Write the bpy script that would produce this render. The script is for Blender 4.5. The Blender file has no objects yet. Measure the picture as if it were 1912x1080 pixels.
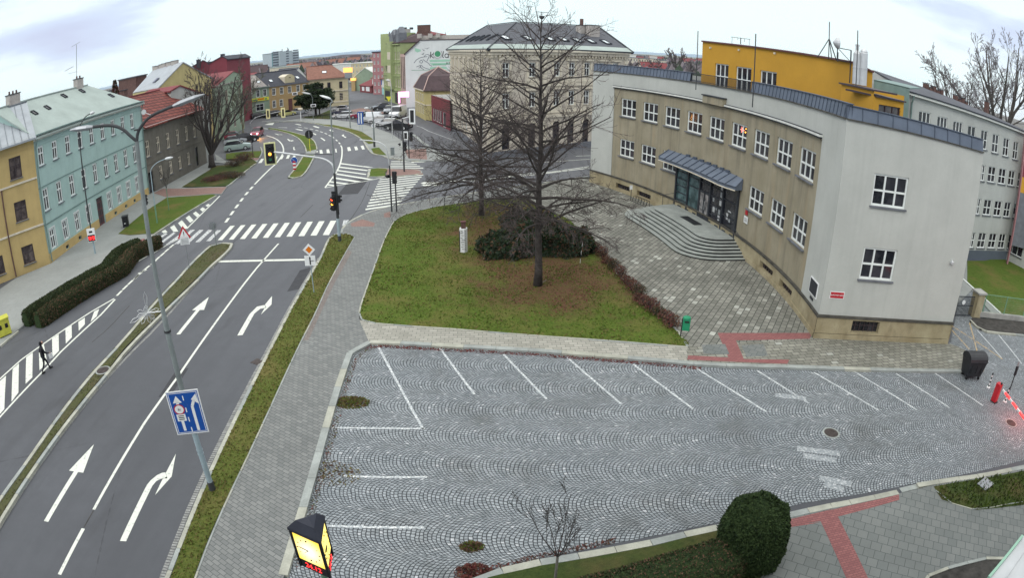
import bpy,bmesh,math,random
from mathutils import Vector,Matrix
from math import radians as R,sin,cos,pi
S=bpy.context.scene
COL=S.collection
# ------------------------------------------------------------------ camera
CAM_H=14.0
PITCH=0.38800741
ROLL=0.00473939
KL=[0.81963629,0.03960578,-0.10913371,0.1072833]
cd=bpy.data.cameras.new("camera")
cam=bpy.data.objects.new("camera",cd);COL.objects.link(cam)
S.camera=cam
cd.type='PANO'
cd.panorama_type='FISHEYE_LENS_POLYNOMIAL'
cd.sensor_width=36.0
cd.sensor_fit='HORIZONTAL'
cd.fisheye_fov=R(170)
cd.fisheye_polynomial_k0=0.0
cd.fisheye_polynomial_k1=-KL[0]/18
cd.fisheye_polynomial_k2=-KL[1]/18**2
cd.fisheye_polynomial_k3=-KL[2]/18**3
cd.fisheye_polynomial_k4=-KL[3]/18**4
cd.clip_start=0.1;cd.clip_end=20000
cam.location=(0,0,CAM_H)
cam.matrix_world=Matrix.Translation((0,0,CAM_H))@Matrix.Rotation(pi/2-PITCH,4,'X')@Matrix.Rotation(ROLL,4,'Z')
S.render.engine='CYCLES'
S.view_settings.view_transform='Standard'
S.view_settings.look='None'
S.view_settings.gamma=1.0
S.view_settings.exposure=0.12
# ------------------------------------------------------------------ world and sun (overcast morning)
SUN_EL,SUN_AZ=38,215
w=bpy.data.worlds.new("World");S.world=w;w.use_nodes=True
nt=w.node_tree;N=nt.nodes;L=nt.links;N.clear()
def wn(t,**k):
 n=N.new(t)
 for a,b in k.items():setattr(n,a,b)
 return n
wo=wn('ShaderNodeOutputWorld');bg=wn('ShaderNodeBackground');L.new(bg.outputs[0],wo.inputs[0])
sky=wn('ShaderNodeTexSky',sky_type='NISHITA',sun_disc=False)
sky.sun_elevation=R(SUN_EL);sky.sun_rotation=R(SUN_AZ)
tc=wn('ShaderNodeTexCoord');mp=wn('ShaderNodeMapping');mp.inputs['Scale'].default_value=(1.0,1.0,4.5)
mp.inputs['Location'].default_value=(0.35,0.2,0.1)
L.new(tc.outputs['Generated'],mp.inputs[0])
nz=wn('ShaderNodeTexNoise');nz.inputs['Scale'].default_value=1.9;nz.inputs['Detail'].default_value=6;nz.inputs['Roughness'].default_value=.52
L.new(mp.outputs[0],nz.inputs[0])
sx=wn('ShaderNodeSeparateXYZ');L.new(tc.outputs['Generated'],sx.inputs[0])
def wm(op,a,b=None,c=None):
 n=wn('ShaderNodeMath',operation=op)
 for i,v in enumerate((a,b,c)):
  if v is None:continue
  if isinstance(v,(int,float)):n.inputs[i].default_value=v
  else:L.new(v,n.inputs[i])
 return n.outputs[0]
ab=wm('ABSOLUTE',wm('ADD',sx.outputs[0],.08))
cov=wm('ADD',wm('MULTIPLY',ab,.38),wm('MULTIPLY',sx.outputs[2],1.25))
cov=wm('ADD',cov,wm('MULTIPLY',wm('SUBTRACT',nz.outputs['Fac'],.5),1.1))
cr=wn('ShaderNodeValToRGB');L.new(cov,cr.inputs[0])
el=cr.color_ramp.elements
el[0].position=.22;el[0].color=(.88,1.06,1.09,1)
el[1].position=.62;el[1].color=(.56,.60,.80,1)
e=el.new(.37);e.color=(.88,1.0,1.06,1)
e=el.new(.47);e.color=(.66,.76,.95,1)
zr=wn('ShaderNodeMapRange');L.new(sx.outputs[2],zr.inputs[0])
zr.inputs[1].default_value=.30;zr.inputs[2].default_value=.75;zr.inputs[3].default_value=1.0;zr.inputs[4].default_value=2.0
nb=wn('ShaderNodeMix',data_type='RGBA');nf=wn('ShaderNodeMapRange');L.new(sx.outputs[2],nf.inputs[0]);nf.inputs[1].default_value=.28;nf.inputs[2].default_value=.55
L.new(nf.outputs[0],nb.inputs[0]);L.new(cr.outputs[0],nb.inputs[6]);nb.inputs[7].default_value=(.86,.87,.85,1)
cm=wn('ShaderNodeVectorMath',operation='SCALE');L.new(nb.outputs[2],cm.inputs[0]);L.new(zr.outputs[0],cm.inputs['Scale'])
sm=wn('ShaderNodeVectorMath',operation='SCALE');L.new(sky.outputs[0],sm.inputs[0]);sm.inputs['Scale'].default_value=.006
am=wn('ShaderNodeVectorMath',operation='ADD');L.new(cm.outputs[0],am.inputs[0]);L.new(sm.outputs[0],am.inputs[1])
L.new(am.outputs[0],bg.inputs[0]);bg.inputs[1].default_value=.97
sd=bpy.data.lights.new("sun",'SUN');sun=bpy.data.objects.new("sun",sd);COL.objects.link(sun)
sd.energy=1.0;sd.angle=R(25);sd.color=(1,.97,.93)
sun.rotation_euler=(R(90-SUN_EL),0,R(180-SUN_AZ))
S.cycles.max_bounces=5;S.cycles.diffuse_bounces=3;S.cycles.glossy_bounces=2;S.cycles.transmission_bounces=3
S.cycles.transparent_max_bounces=8;S.cycles.volume_bounces=0
S.cycles.sample_clamp_indirect=4
# ------------------------------------------------------------------ from the photograph's pixels to places on the ground
FR=dict(a1=(0,60,.22222),a2=(0,280,.22222),a3=(0,500,.26846),a4=(0,760,.2963),a5=(380,60,.20372),a6=(380,240,.2129),a7=(600,60,.18519),a8=(600,200,.20367),b1=(800,0,.27778),b2=(800,280,.27778),b3=(1100,80,.25924),b4=(1100,320,.25924),b5=(1300,30,.32008),b6=(1480,280,.38884),b7=(640,360,.24077),b8=(1700,560,.31501),c1=(480,880,.18519),c2=(780,860,.21967),c3=(1200,860,.20374),c4=(1500,860,.21548),c5=(540,600,.27778),c6=(1000,560,.20921),c7=(280,700,.22222),c8=(480,420,.20374),d1=(380,200,.092593),d2=(520,190,.092593),d3=(640,190,.092593),d4=(520,280,.092593),d5=(660,280,.092593),d6=(780,240,.13889),d7=(980,240,.13889),d8=(440,170,.1046),e1=(0,560,.14815),e2=(180,380,.12966),e3=(240,260,.14815),e4=(240,540,.09259),e5=(640,60,.12964),e6=(240,90,.12964),e7=(1160,80,.08368),e8=(1700,420,.20365),f1=(1090,300,.11111),f2=(1380,420,.22222),f3=(1100,110,.13889),f4=(1340,140,.16667),f5=(1240,280,.16667),f6=(1380,240,.22222),h1=(1620,120,.16667),h2=(1780,260,.16667),h3=(840,80,.13889),h4=(980,80,.13889),h5=(0,240,.16667),h6=(400,90,.092593),h7=(540,110,.092593),h8=(1300,40,.11111),px=(0,0,1),k1=(700,30,.10185),k2=(560,110,.17595),k3=(140,170,.14815),k4=(0,0,.18519),k5=(1520,60,.1204),k6=(600,300,.14815),k7=(1740,90,.13893))
def q(*a):
 "picture point, either (x, y) or (frame, x, y)"
 if len(a)==1:a=a[0]
 if len(a)==2:return a
 o=FR[a[0]];return(o[0]+a[1]*o[2],o[1]+a[2]*o[2])
def ray(p):
 px,py=q(p)
 x=(px-956)/956;y=-(py-540)/956
 c_,s_=cos(ROLL),sin(ROLL);x,y=c_*x-s_*y,s_*x+c_*y
 r=max(math.hypot(x,y),1e-9);th=KL[0]*r+KL[1]*r*r+KL[2]*r**3+KL[3]*r**4;s=sin(th)/r
 u=y*s;f=cos(th);cp,sp=cos(PITCH),sin(PITCH)
 return Vector((x*s,f*cp+u*sp,u*cp-f*sp))
def G(p,z=0.0):
 d=ray(p);t=(z-CAM_H)/d.z;return Vector((d.x*t,d.y*t))
def G3(p,z=0.0):v=G(p,z);return Vector((v.x,v.y,z))
def HT(p,xy):
 d=ray(p);return CAM_H+d.z*math.hypot(xy[0],xy[1])/math.hypot(d.x,d.y)
def AT(p,dist):
 "plan position in the direction of a picture point at a horizontal distance"
 d=ray(p);k=dist/math.hypot(d.x,d.y);return Vector((d.x*k,d.y*k))
def P(f,*xy):return[(f,a,b) for a,b in xy]
def GP(pts,z=0.0):return[tuple(G(p,z)) for p in pts]
# ------------------------------------------------------------------ materials
MT={}
def lin(h):
 h=h.lstrip('#');v=[int(h[i:i+2],16)/255 for i in(0,2,4)]
 return tuple(((a/12.92) if a<=.04045 else((a+.055)/1.055)**2.4) for a in v)
class MB_:
 "small helper around a node tree"
 def __init__(s,name):
  s.m=bpy.data.materials.new(name);s.m.use_nodes=True;s.t=s.m.node_tree
  s.b=s.t.nodes['Principled BSDF'];MT[name]=s.m
  s.tc=s.n('ShaderNodeTexCoord')
  s.obj=s.tc.outputs['Object']
 def n(s,t,**k):
  n=s.t.nodes.new(t)
  for a,b in k.items():setattr(n,a,b)
  return n
 def l(s,a,b):s.t.links.new(a,b)
 def m_(s,op,a,b=None,c=None):
  n=s.n('ShaderNodeMath',operation=op)
  for i,v in enumerate((a,b,c)):
   if v is None:continue
   if isinstance(v,(int,float)):n.inputs[i].default_value=v
   else:s.l(v,n.inputs[i])
  return n.outputs[0]
 def noise(s,scale,detail=3,rough=.5,vec=None,dims=None):
  n=s.n('ShaderNodeTexNoise');n.inputs['Scale'].default_value=scale;n.inputs['Detail'].default_value=detail
  n.inputs['Roughness'].default_value=rough
  s.l(vec if vec is not None else s.obj,n.inputs['Vector']);return n.outputs['Fac']
 def mapping(s,scale=(1,1,1),rot=(0,0,0),loc=(0,0,0),vec=None):
  n=s.n('ShaderNodeMapping');n.inputs['Scale'].default_value=scale;n.inputs['Rotation'].default_value=rot
  n.inputs['Location'].default_value=loc;s.l(vec if vec is not None else s.obj,n.inputs[0]);return n.outputs[0]
 def mix(s,f,a,b,blend='MIX'):
  n=s.n('ShaderNodeMix',data_type='RGBA',blend_type=blend)
  for i,v in((0,f),(6,a),(7,b)):
   if isinstance(v,(int,float)):n.inputs[i].default_value=v
   elif isinstance(v,tuple):n.inputs[i].default_value=(*v[:3],1)
   else:s.l(v,n.inputs[i])
  return n.outputs[2]
 def ramp(s,f,p0,p1,lo=0.,hi=1.):
  n=s.n('ShaderNodeMapRange');n.clamp=True;s.l(f,n.inputs[0])
  n.inputs[1].default_value=p0;n.inputs[2].default_value=p1;n.inputs[3].default_value=lo;n.inputs[4].default_value=hi
  return n.outputs[0]
 def col(s,c):s.l(c,s.b.inputs['Base Color']) if not isinstance(c,tuple) else setattr(s.b.inputs['Base Color'],'default_value',(*c[:3],1))
 def rough(s,r):
  if isinstance(r,(int,float)):s.b.inputs['Roughness'].default_value=r
  else:s.l(r,s.b.inputs['Roughness'])
 def bump(s,h,strength=.3,dist=.02):
  n=s.n('ShaderNodeBump');n.inputs['Strength'].default_value=strength;n.inputs['Distance'].default_value=dist
  s.l(h,n.inputs['Height']);s.l(n.outputs[0],s.b.inputs['Normal'])
def plain(name,c,rough=.7,var=.12,scale=2.0,bump=0,metal=0,fine=0,streak=0):
 "a weathered single-colour surface"
 k=MB_(name)
 c=lin(c) if isinstance(c,str) else c
 d=tuple(max(0,v*(1-var*1.6)) for v in c);u=tuple(min(1,v*(1+var)) for v in c)
 f=k.noise(scale,5,.6)
 cc=k.mix(k.ramp(f,.3,.7),d,u)
 if fine:
  g=k.noise(scale*14,3,.6);cc=k.mix(k.ramp(g,.35,.75,0,fine),cc,tuple(v*.55 for v in c))
 if streak:
  g=k.noise(1.0,5,.6,vec=k.mapping((2.2,2.2,.12)));cc=k.mix(k.ramp(g,.5,.75,0,streak),cc,tuple(v*.55 for v in c))
 k.col(cc);k.rough(rough);k.b.inputs['Metallic'].default_value=metal
 k.b.inputs['Specular IOR Level'].default_value=.3
 if bump:k.bump(k.noise(scale*9,4),bump,.02)
 return k.m
def emis(name,c,strength,c2=None):
 k=MB_(name);c=lin(c) if isinstance(c,str) else c
 k.col(tuple(c));k.b.inputs['Emission Color'].default_value=(*c,1);k.b.inputs['Emission Strength'].default_value=strength
 k.rough(.4)
 return k.m
WORLD=set()
# ------------------------------------------------------------------ mesh builder and object bookkeeping
class MB:
 def __init__(s,*mats):s.v=[];s.f=[];s.mi=[];s.mats=[MT[m] if isinstance(m,str) else m for m in mats]
 def poly(s,pts,mi=0):
  n=len(s.v);s.v+=[tuple(p) for p in pts];s.f.append(tuple(range(n,n+len(pts))));s.mi.append(mi);return s
 def box(s,c,size,rz=0,mi=0,tilt=None):
  hx,hy,hz=size[0]/2,size[1]/2,size[2]/2
  M=Matrix.Rotation(rz,3,'Z')
  if tilt is not None:M=M@tilt
  n=len(s.v)
  for x,y,z in((-hx,-hy,-hz),(hx,-hy,-hz),(hx,hy,-hz),(-hx,hy,-hz),(-hx,-hy,hz),(hx,-hy,hz),(hx,hy,hz),(-hx,hy,hz)):
   p=M@Vector((x,y,z));s.v.append((c[0]+p.x,c[1]+p.y,c[2]+p.z))
  for f in((3,2,1,0),(4,5,6,7),(0,1,5,4),(1,2,6,5),(2,3,7,6),(3,0,4,7)):s.f.append(tuple(n+i for i in f));s.mi.append(mi)
  return s
 def bar(s,a,b,w,h=None,mi=0):
  "box from a to b with square section"
  a=Vector(a);b=Vector(b);d=b-a;ln=d.length
  if ln<1e-6:return s
  h=w if h is None else h
  d.normalize();up=Vector((0,0,1)) if abs(d.z)<.95 else Vector((0,1,0))
  x=d.cross(up).normalized();y=x.cross(d)
  n=len(s.v)
  for e in(a,b):
   for i,j in((-1,-1),(1,-1),(1,1),(-1,1)):s.v.append(tuple(e+x*(i*w/2)+y*(j*h/2)))
  for f in((0,1,2,3),(7,6,5,4),(0,4,5,1),(1,5,6,2),(2,6,7,3),(3,7,4,0)):s.f.append(tuple(n+i for i in f));s.mi.append(mi)
  return s
 def tube(s,pts,rad,seg=8,mi=0,cap=True):
  pts=[Vector(p) for p in pts]
  if not hasattr(rad,'__len__'):rad=[rad]*len(pts)
  n0=len(s.v);prev=None
  for i,p in enumerate(pts):
   d=(pts[min(i+1,len(pts)-1)]-pts[max(i-1,0)]).normalized()
   if prev is None:
    x=d.cross(Vector((0,0,1)) if abs(d.z)<.9 else Vector((0,1,0))).normalized()
   else:x=(prev-d*prev.dot(d)).normalized()
   prev=x;y=d.cross(x)
   for k in range(seg):
    a=2*pi*k/seg;s.v.append(tuple(p+(x*cos(a)+y*sin(a))*rad[i]))
  for i in range(len(pts)-1):
   for k in range(seg):
    a=n0+i*seg+k;b=n0+i*seg+(k+1)%seg
    s.f.append((a,b,b+seg,a+seg));s.mi.append(mi)
  if cap:
   s.f.append(tuple(n0+k for k in reversed(range(seg))));s.mi.append(mi)
   m=n0+(len(pts)-1)*seg;s.f.append(tuple(m+k for k in range(seg)));s.mi.append(mi)
  return s
 def lathe(s,c,prof,seg=16,mi=0):
  "prof: list of (radius, z)"
  return s.tube([(c[0],c[1],c[2]+z) for r,z in prof],[max(r,1e-4) for r,z in prof],seg,mi)
 def prism(s,poly,z0,z1,mi=0,side=None):
  side=mi if side is None else side
  a=sum(poly[i][0]*poly[(i+1)%len(poly)][1]-poly[(i+1)%len(poly)][0]*poly[i][1] for i in range(len(poly)))
  if a<0:poly=list(reversed(poly))
  n=len(poly)
  s.poly([(x,y,z1) for x,y in poly],mi)
  s.poly([(x,y,z0) for x,y in reversed(poly)],side)
  for i in range(n):
   a,b=poly[i],poly[(i+1)%n]
   s.poly([(a[0],a[1],z0),(b[0],b[1],z0),(b[0],b[1],z1),(a[0],a[1],z1)],side)
  return s
 def build(s,name,parent=None,smooth=False,bevel=0):
  me=bpy.data.meshes.new(name)
  me.from_pydata(s.v,[],s.f)
  for m in s.mats:me.materials.append(m)
  me.polygons.foreach_set('material_index',s.mi)
  if smooth:me.polygons.foreach_set('use_smooth',[True]*len(me.polygons))
  me.update()
  o=bpy.data.objects.new(name,me);COL.objects.link(o)
  if bevel:
   b=o.modifiers.new('bevel','BEVEL');b.width=bevel;b.segments=2;b.limit_method='ANGLE'
  if parent is not None:
   o.parent=parent
   if parent.name in WORLD:o.matrix_parent_inverse=Matrix.Translation(-parent.location)
  return o
def tag(o,label=None,cat=None,group=None,kind=None):
 if label:o['label']=label
 if cat:o['category']=cat
 if group:o['group']=group
 if kind:o['kind']=kind
 return o
def empty(name,loc=(0,0,0),rz=0,label=None,cat=None,group=None):
 o=bpy.data.objects.new(name,None);COL.objects.link(o);o.empty_display_size=.2
 o.location=(loc[0],loc[1],loc[2] if len(loc)>2 else 0);o.rotation_euler=(0,0,rz)
 return tag(o,label,cat,group)
def place(name,label,cat,loc,group=None):
 "a thing's Empty at its base whose parts are modelled in world coordinates"
 o=empty(name,loc,0,label,cat,group);WORLD.add(o.name);return o
def struct(o):o['kind']='structure';return o
def stuff(o):o['kind']='stuff';return o
def kids(o):return[c for c in bpy.data.objects if c.parent==o]
def copy_tree(o,parent=None):
 c=o.copy();COL.objects.link(c)
 if parent is not None:c.parent=parent
 for ch in kids(o):copy_tree(ch,c)
 return c
def dup(o,loc,rz=0,label=None,group=None,scale=None):
 c=copy_tree(o);c.location=(loc[0],loc[1],loc[2] if len(loc)>2 else 0);c.rotation_euler=(0,0,rz)
 if label:c['label']=label
 if group:c['group']=group
 if scale:c.scale=(scale,)*3
 return c
def heading(a,b):return math.atan2(b[1]-a[1],b[0]-a[0])
# ------------------------------------------------------------------ facades
class Flat:
 def __init__(s,a,b):
  s.a=Vector(a[:2]);s.b=Vector(b[:2]);s.L=(s.b-s.a).length;s.d=(s.b-s.a)/s.L
  s.n=Vector((s.d.y,-s.d.x))
 def pt(s,u,z,off=0):p=s.a+s.d*u+s.n*off;return(p.x,p.y,z)
 def uz(s,p):
  d=ray(p);t=(s.a-Vector((0,0))).dot(s.n)/Vector((d.x,d.y)).dot(s.n)
  h=Vector((d.x*t,d.y*t));return(h-s.a).dot(s.d),CAM_H+d.z*t
 def cuts(s,u0,u1):return[]
 def ang(s,u=0):return math.atan2(s.d.y,s.d.x)
class Arc:
 "wall along a circular arc; u is arc length from a, concave or convex side towards the camera"
 def __init__(s,c,r,a0,a1):
  s.c=Vector(c);s.r=r;s.a0=a0;s.a1=a1;s.L=abs(a1-a0)*r;s.sg=1 if a1>a0 else-1
  m=s.raw(s.L/2);nn=(s.c-m).normalized()
  s.ins=1 if nn.dot(-m)>0 else-1
 def raw(s,u):t=s.a0+s.sg*u/s.r;return s.c+Vector((cos(t),sin(t)))*s.r
 def pt(s,u,z,off=0):
  m=s.raw(u);p=m+(s.c-m).normalized()*s.ins*off;return(p.x,p.y,z)
 def uz(s,p):
  d=ray(p);h=Vector((d.x,d.y));A=h.dot(h);B=-2*h.dot(s.c);C_=s.c.dot(s.c)-s.r*s.r
  D=math.sqrt(max(0,B*B-4*A*C_));best=None
  for t in((-B-D)/(2*A),(-B+D)/(2*A)):
   v=h*t-s.c;a=math.atan2(v.y,v.x);u=(a-s.a0)*s.sg
   while u<-pi:u+=2*pi
   while u>pi:u-=2*pi
   u*=s.r
   if t>0 and-3<u<s.L+3:best=(u,CAM_H+d.z*t)
  return best
 def cuts(s,u0,u1):n=int((u1-u0)/1.2);return[u0+(u1-u0)*i/n for i in range(1,n)] if n>1 else[]
 def ang(s,u=0):a=s.pt(u-.05,0);b=s.pt(u+.05,0);return math.atan2(b[1]-a[1],b[0]-a[0])
def wall(mb,F,u0,u1,z0,z1,holes=(),off=0,reveal=.2,mi=0,mi2=None,top=None):
 "a wall sheet with real openings and reveals; top(u) may vary the upper edge"
 mi2=mi if mi2 is None else mi2
 us=sorted(set([u0,u1]+[h[0] for h in holes]+[h[2] for h in holes]+F.cuts(u0,u1)))
 us=[u for u in us if u0-1e-6<=u<=u1+1e-6]
 zs=sorted(set([z0,z1]+[h[1] for h in holes]+[h[3] for h in holes]));zs=[z for z in zs if z0-1e-6<=z<=z1+1e-6]
 for i in range(len(us)-1):
  for j in range(len(zs)-1):
   a,b,c,d=us[i],us[i+1],zs[j],zs[j+1];m=(a+b)/2;n=(c+d)/2
   if any(h[0]<m<h[2] and h[1]<n<h[3] for h in holes):continue
   da,db=(d,d) if top is None or j<len(zs)-2 else(top(a),top(b))
   mb.poly([F.pt(a,c,off),F.pt(b,c,off),F.pt(b,db,off),F.pt(a,da,off)],mi)
 for ua,za,ub,zb in holes:
  o2=off-reveal
  mb.poly([F.pt(ua,za,off),F.pt(ua,za,o2),F.pt(ua,zb,o2),F.pt(ua,zb,off)],mi2)
  mb.poly([F.pt(ub,za,o2),F.pt(ub,za,off),F.pt(ub,zb,off),F.pt(ub,zb,o2)],mi2)
  mb.poly([F.pt(ua,zb,off),F.pt(ua,zb,o2),F.pt(ub,zb,o2),F.pt(ub,zb,off)],mi2)
  mb.poly([F.pt(ua,za,o2),F.pt(ua,za,off),F.pt(ub,za,off),F.pt(ub,za,o2)],mi2)
def fbox(mb,F,u0,u1,z0,z1,o0,o1,mi=0):
 "box standing on a facade between offsets o0 (back) and o1 (front), following curves"
 us=[u0]+F.cuts(u0,u1)+[u1]
 for i in range(len(us)-1):
  a,b=us[i],us[i+1]
  p=[F.pt(a,z0,o0),F.pt(b,z0,o0),F.pt(b,z1,o0),F.pt(a,z1,o0)];r=[F.pt(a,z0,o1),F.pt(b,z0,o1),F.pt(b,z1,o1),F.pt(a,z1,o1)]
  mb.poly(r,mi);mb.poly([p[3],p[2],p[1],p[0]],mi)
  mb.poly([r[3],r[2],p[2],p[3]],mi);mb.poly([p[0],p[1],r[1],r[0]],mi)
  if i==0:mb.poly([p[0],r[0],r[3],p[3]],mi)
  if i==len(us)-2:mb.poly([r[1],p[1],p[2],r[2]],mi)
def window(F,parent,rect,off=-.16,cols=2,rows=(.6,),frame='frame_white',glass='glass',sill='sill_grey',fw=.07,bw=.05,surround=None,simple=False,sw=.12):
 ua,za,ub,zb=rect
 g=MB(glass);g.poly([F.pt(ua,za,off),F.pt(ub,za,off),F.pt(ub,zb,off),F.pt(ua,zb,off)])
 w_=g.build('window',parent)
 f=MB(frame)
 o0,o1=off+.003,off+.06
 fbox(f,F,ua,ua+fw,za,zb,o0,o1);fbox(f,F,ub-fw,ub,za,zb,o0,o1)
 fbox(f,F,ua+fw,ub-fw,za,za+fw,o0,o1);fbox(f,F,ua+fw,ub-fw,zb-fw,zb,o0,o1)
 ys=[za+fw]+[za+(zb-za)*r for r in rows]+[zb-fw]
 for r in rows:z=za+(zb-za)*r;fbox(f,F,ua+fw,ub-fw,z-bw/2,z+bw/2,o0,o1+.004)
 for i in range(1,cols):
  u=ua+(ub-ua)*i/cols
  for j in range(len(ys)-1):
   lo=ys[j]+(bw/2 if j else 0);hi=ys[j+1]-(bw/2 if j<len(ys)-2 else 0)
   fbox(f,F,u-bw/2,u+bw/2,lo,hi,o0,o1)
 f.build('frame',w_)
 if sill:
  s_=MB(sill);fbox(s_,F,ua-sw*.7,ub+sw*.7,za-.09,za-.005,off+.07,sw);s_.build('sill',w_)
 if surround:
  s_=MB(surround);e=.13
  fbox(s_,F,ua-e,ua-.002,za-.0,zb+e,.0,.045);fbox(s_,F,ub+.002,ub+e,za-.0,zb+e,.0,.045);fbox(s_,F,ua-.002,ub+.002,zb+.002,zb+e,.0,.045)
  s_.build('surround',w_)
 return w_
def slab(mb,pts,t=.15,mi=0,mu=None):
 "a roof plane with thickness, going down from the given polygon"
 mu=mi if mu is None else mu
 pts=[Vector(p) for p in pts]
 n=(pts[1]-pts[0]).cross(pts[2]-pts[0])
 if n.z<0:pts.reverse()
 lo=[p-Vector((0,0,t)) for p in pts]
 mb.poly(pts,mi);mb.poly(list(reversed(lo)),mu)
 for i in range(len(pts)):
  j=(i+1)%len(pts);mb.poly([lo[i],lo[j],pts[j],pts[i]],mu)
def text(body,parent,size,M,mat,ext=.004,name='lettering',align='CENTER'):
 cu=bpy.data.curves.new(name,'FONT');cu.body=body;cu.size=size;cu.extrude=ext;cu.align_x=align;cu.align_y='CENTER'
 o=bpy.data.objects.new(name,cu);COL.objects.link(o)
 dg=bpy.context.evaluated_depsgraph_get();me=bpy.data.meshes.new_from_object(o.evaluated_get(dg))
 bpy.data.objects.remove(o);me.materials.clear();me.materials.append(MT[mat])
 o=bpy.data.objects.new(name,me);COL.objects.link(o);me.transform(M);o.parent=parent
 if parent.name in WORLD:o.matrix_parent_inverse=Matrix.Translation(-parent.location)
 return o
def facing(p,n,up=Vector((0,0,1))):
 "matrix whose local +Z looks along n, X to the right, at p"
 n=Vector(n).normalized();x=up.cross(n).normalized();y=n.cross(x)
 return Matrix(((x.x,y.x,n.x,p[0]),(x.y,y.y,n.y,p[1]),(x.z,y.z,n.z,p[2]),(0,0,0,1)))
 # ------------------------------------------------------------------ surfaces
def asphalt():
 k=MB_('asphalt');a=k.noise(.12,4,.6);b=k.noise(60,2,.7);c=k.noise(1.3,5,.65)
 cc=k.mix(k.ramp(a,.3,.7),(.064,.069,.079),(.108,.114,.127))
 cc=k.mix(k.ramp(c,.35,.7,0,.35),cc,(.055,.058,.064))
 s_=k.n('ShaderNodeSeparateXYZ');k.l(k.obj,s_.inputs[0]);old=k.ramp(k.m_('ADD',s_.outputs[1],k.m_('MULTIPLY',k.noise(.08,4,.6),14)),26,66);cc=k.mix(old,k.mix(.30,cc,(.036,.040,.048)),k.mix(.25,cc,(.155,.162,.178)))  # vignette shade painted into the colour: darker near, paler far, rather than age
 cc=k.mix(k.ramp(b,.5,.75,0,.35),cc,(.22,.225,.24))
 tr_=k.noise(1.0,4,.6,vec=k.mapping((.9,.05,1),(0,0,R(5))));cc=k.mix(k.ramp(tr_,.45,.68,0,.4),cc,(.055,.058,.066));oil=k.noise(.55,3,.5,vec=k.mapping((1,.35,1),(0,0,R(5)),(7,3,0)));cc=k.mix(k.ramp(oil,.62,.74,0,.5),cc,(.045,.047,.052))
 cr_=k.n('ShaderNodeTexVoronoi',feature='DISTANCE_TO_EDGE');k.l(k.mapping((.13,.07,1)),cr_.inputs['Vector']);cr_.inputs['Scale'].default_value=1.0
 wv=k.noise(2.2,4,.6);ds=k.m_('ADD',cr_.outputs['Distance'],k.m_('MULTIPLY',k.m_('SUBTRACT',wv,.5),.03))
 crk=k.m_('MULTIPLY',k.m_('LESS_THAN',k.m_('ABSOLUTE',ds),.0022),k.ramp(k.noise(.06,2),.5,.58))
 cc=k.mix(k.m_('MULTIPLY',crk,.6),cc,(.035,.036,.04))
 k.col(cc);k.rough(k.ramp(a,.3,.7,.55,.8));k.bump(b,.25,.01);k.b.inputs['Specular IOR Level'].default_value=.35
asphalt()
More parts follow.
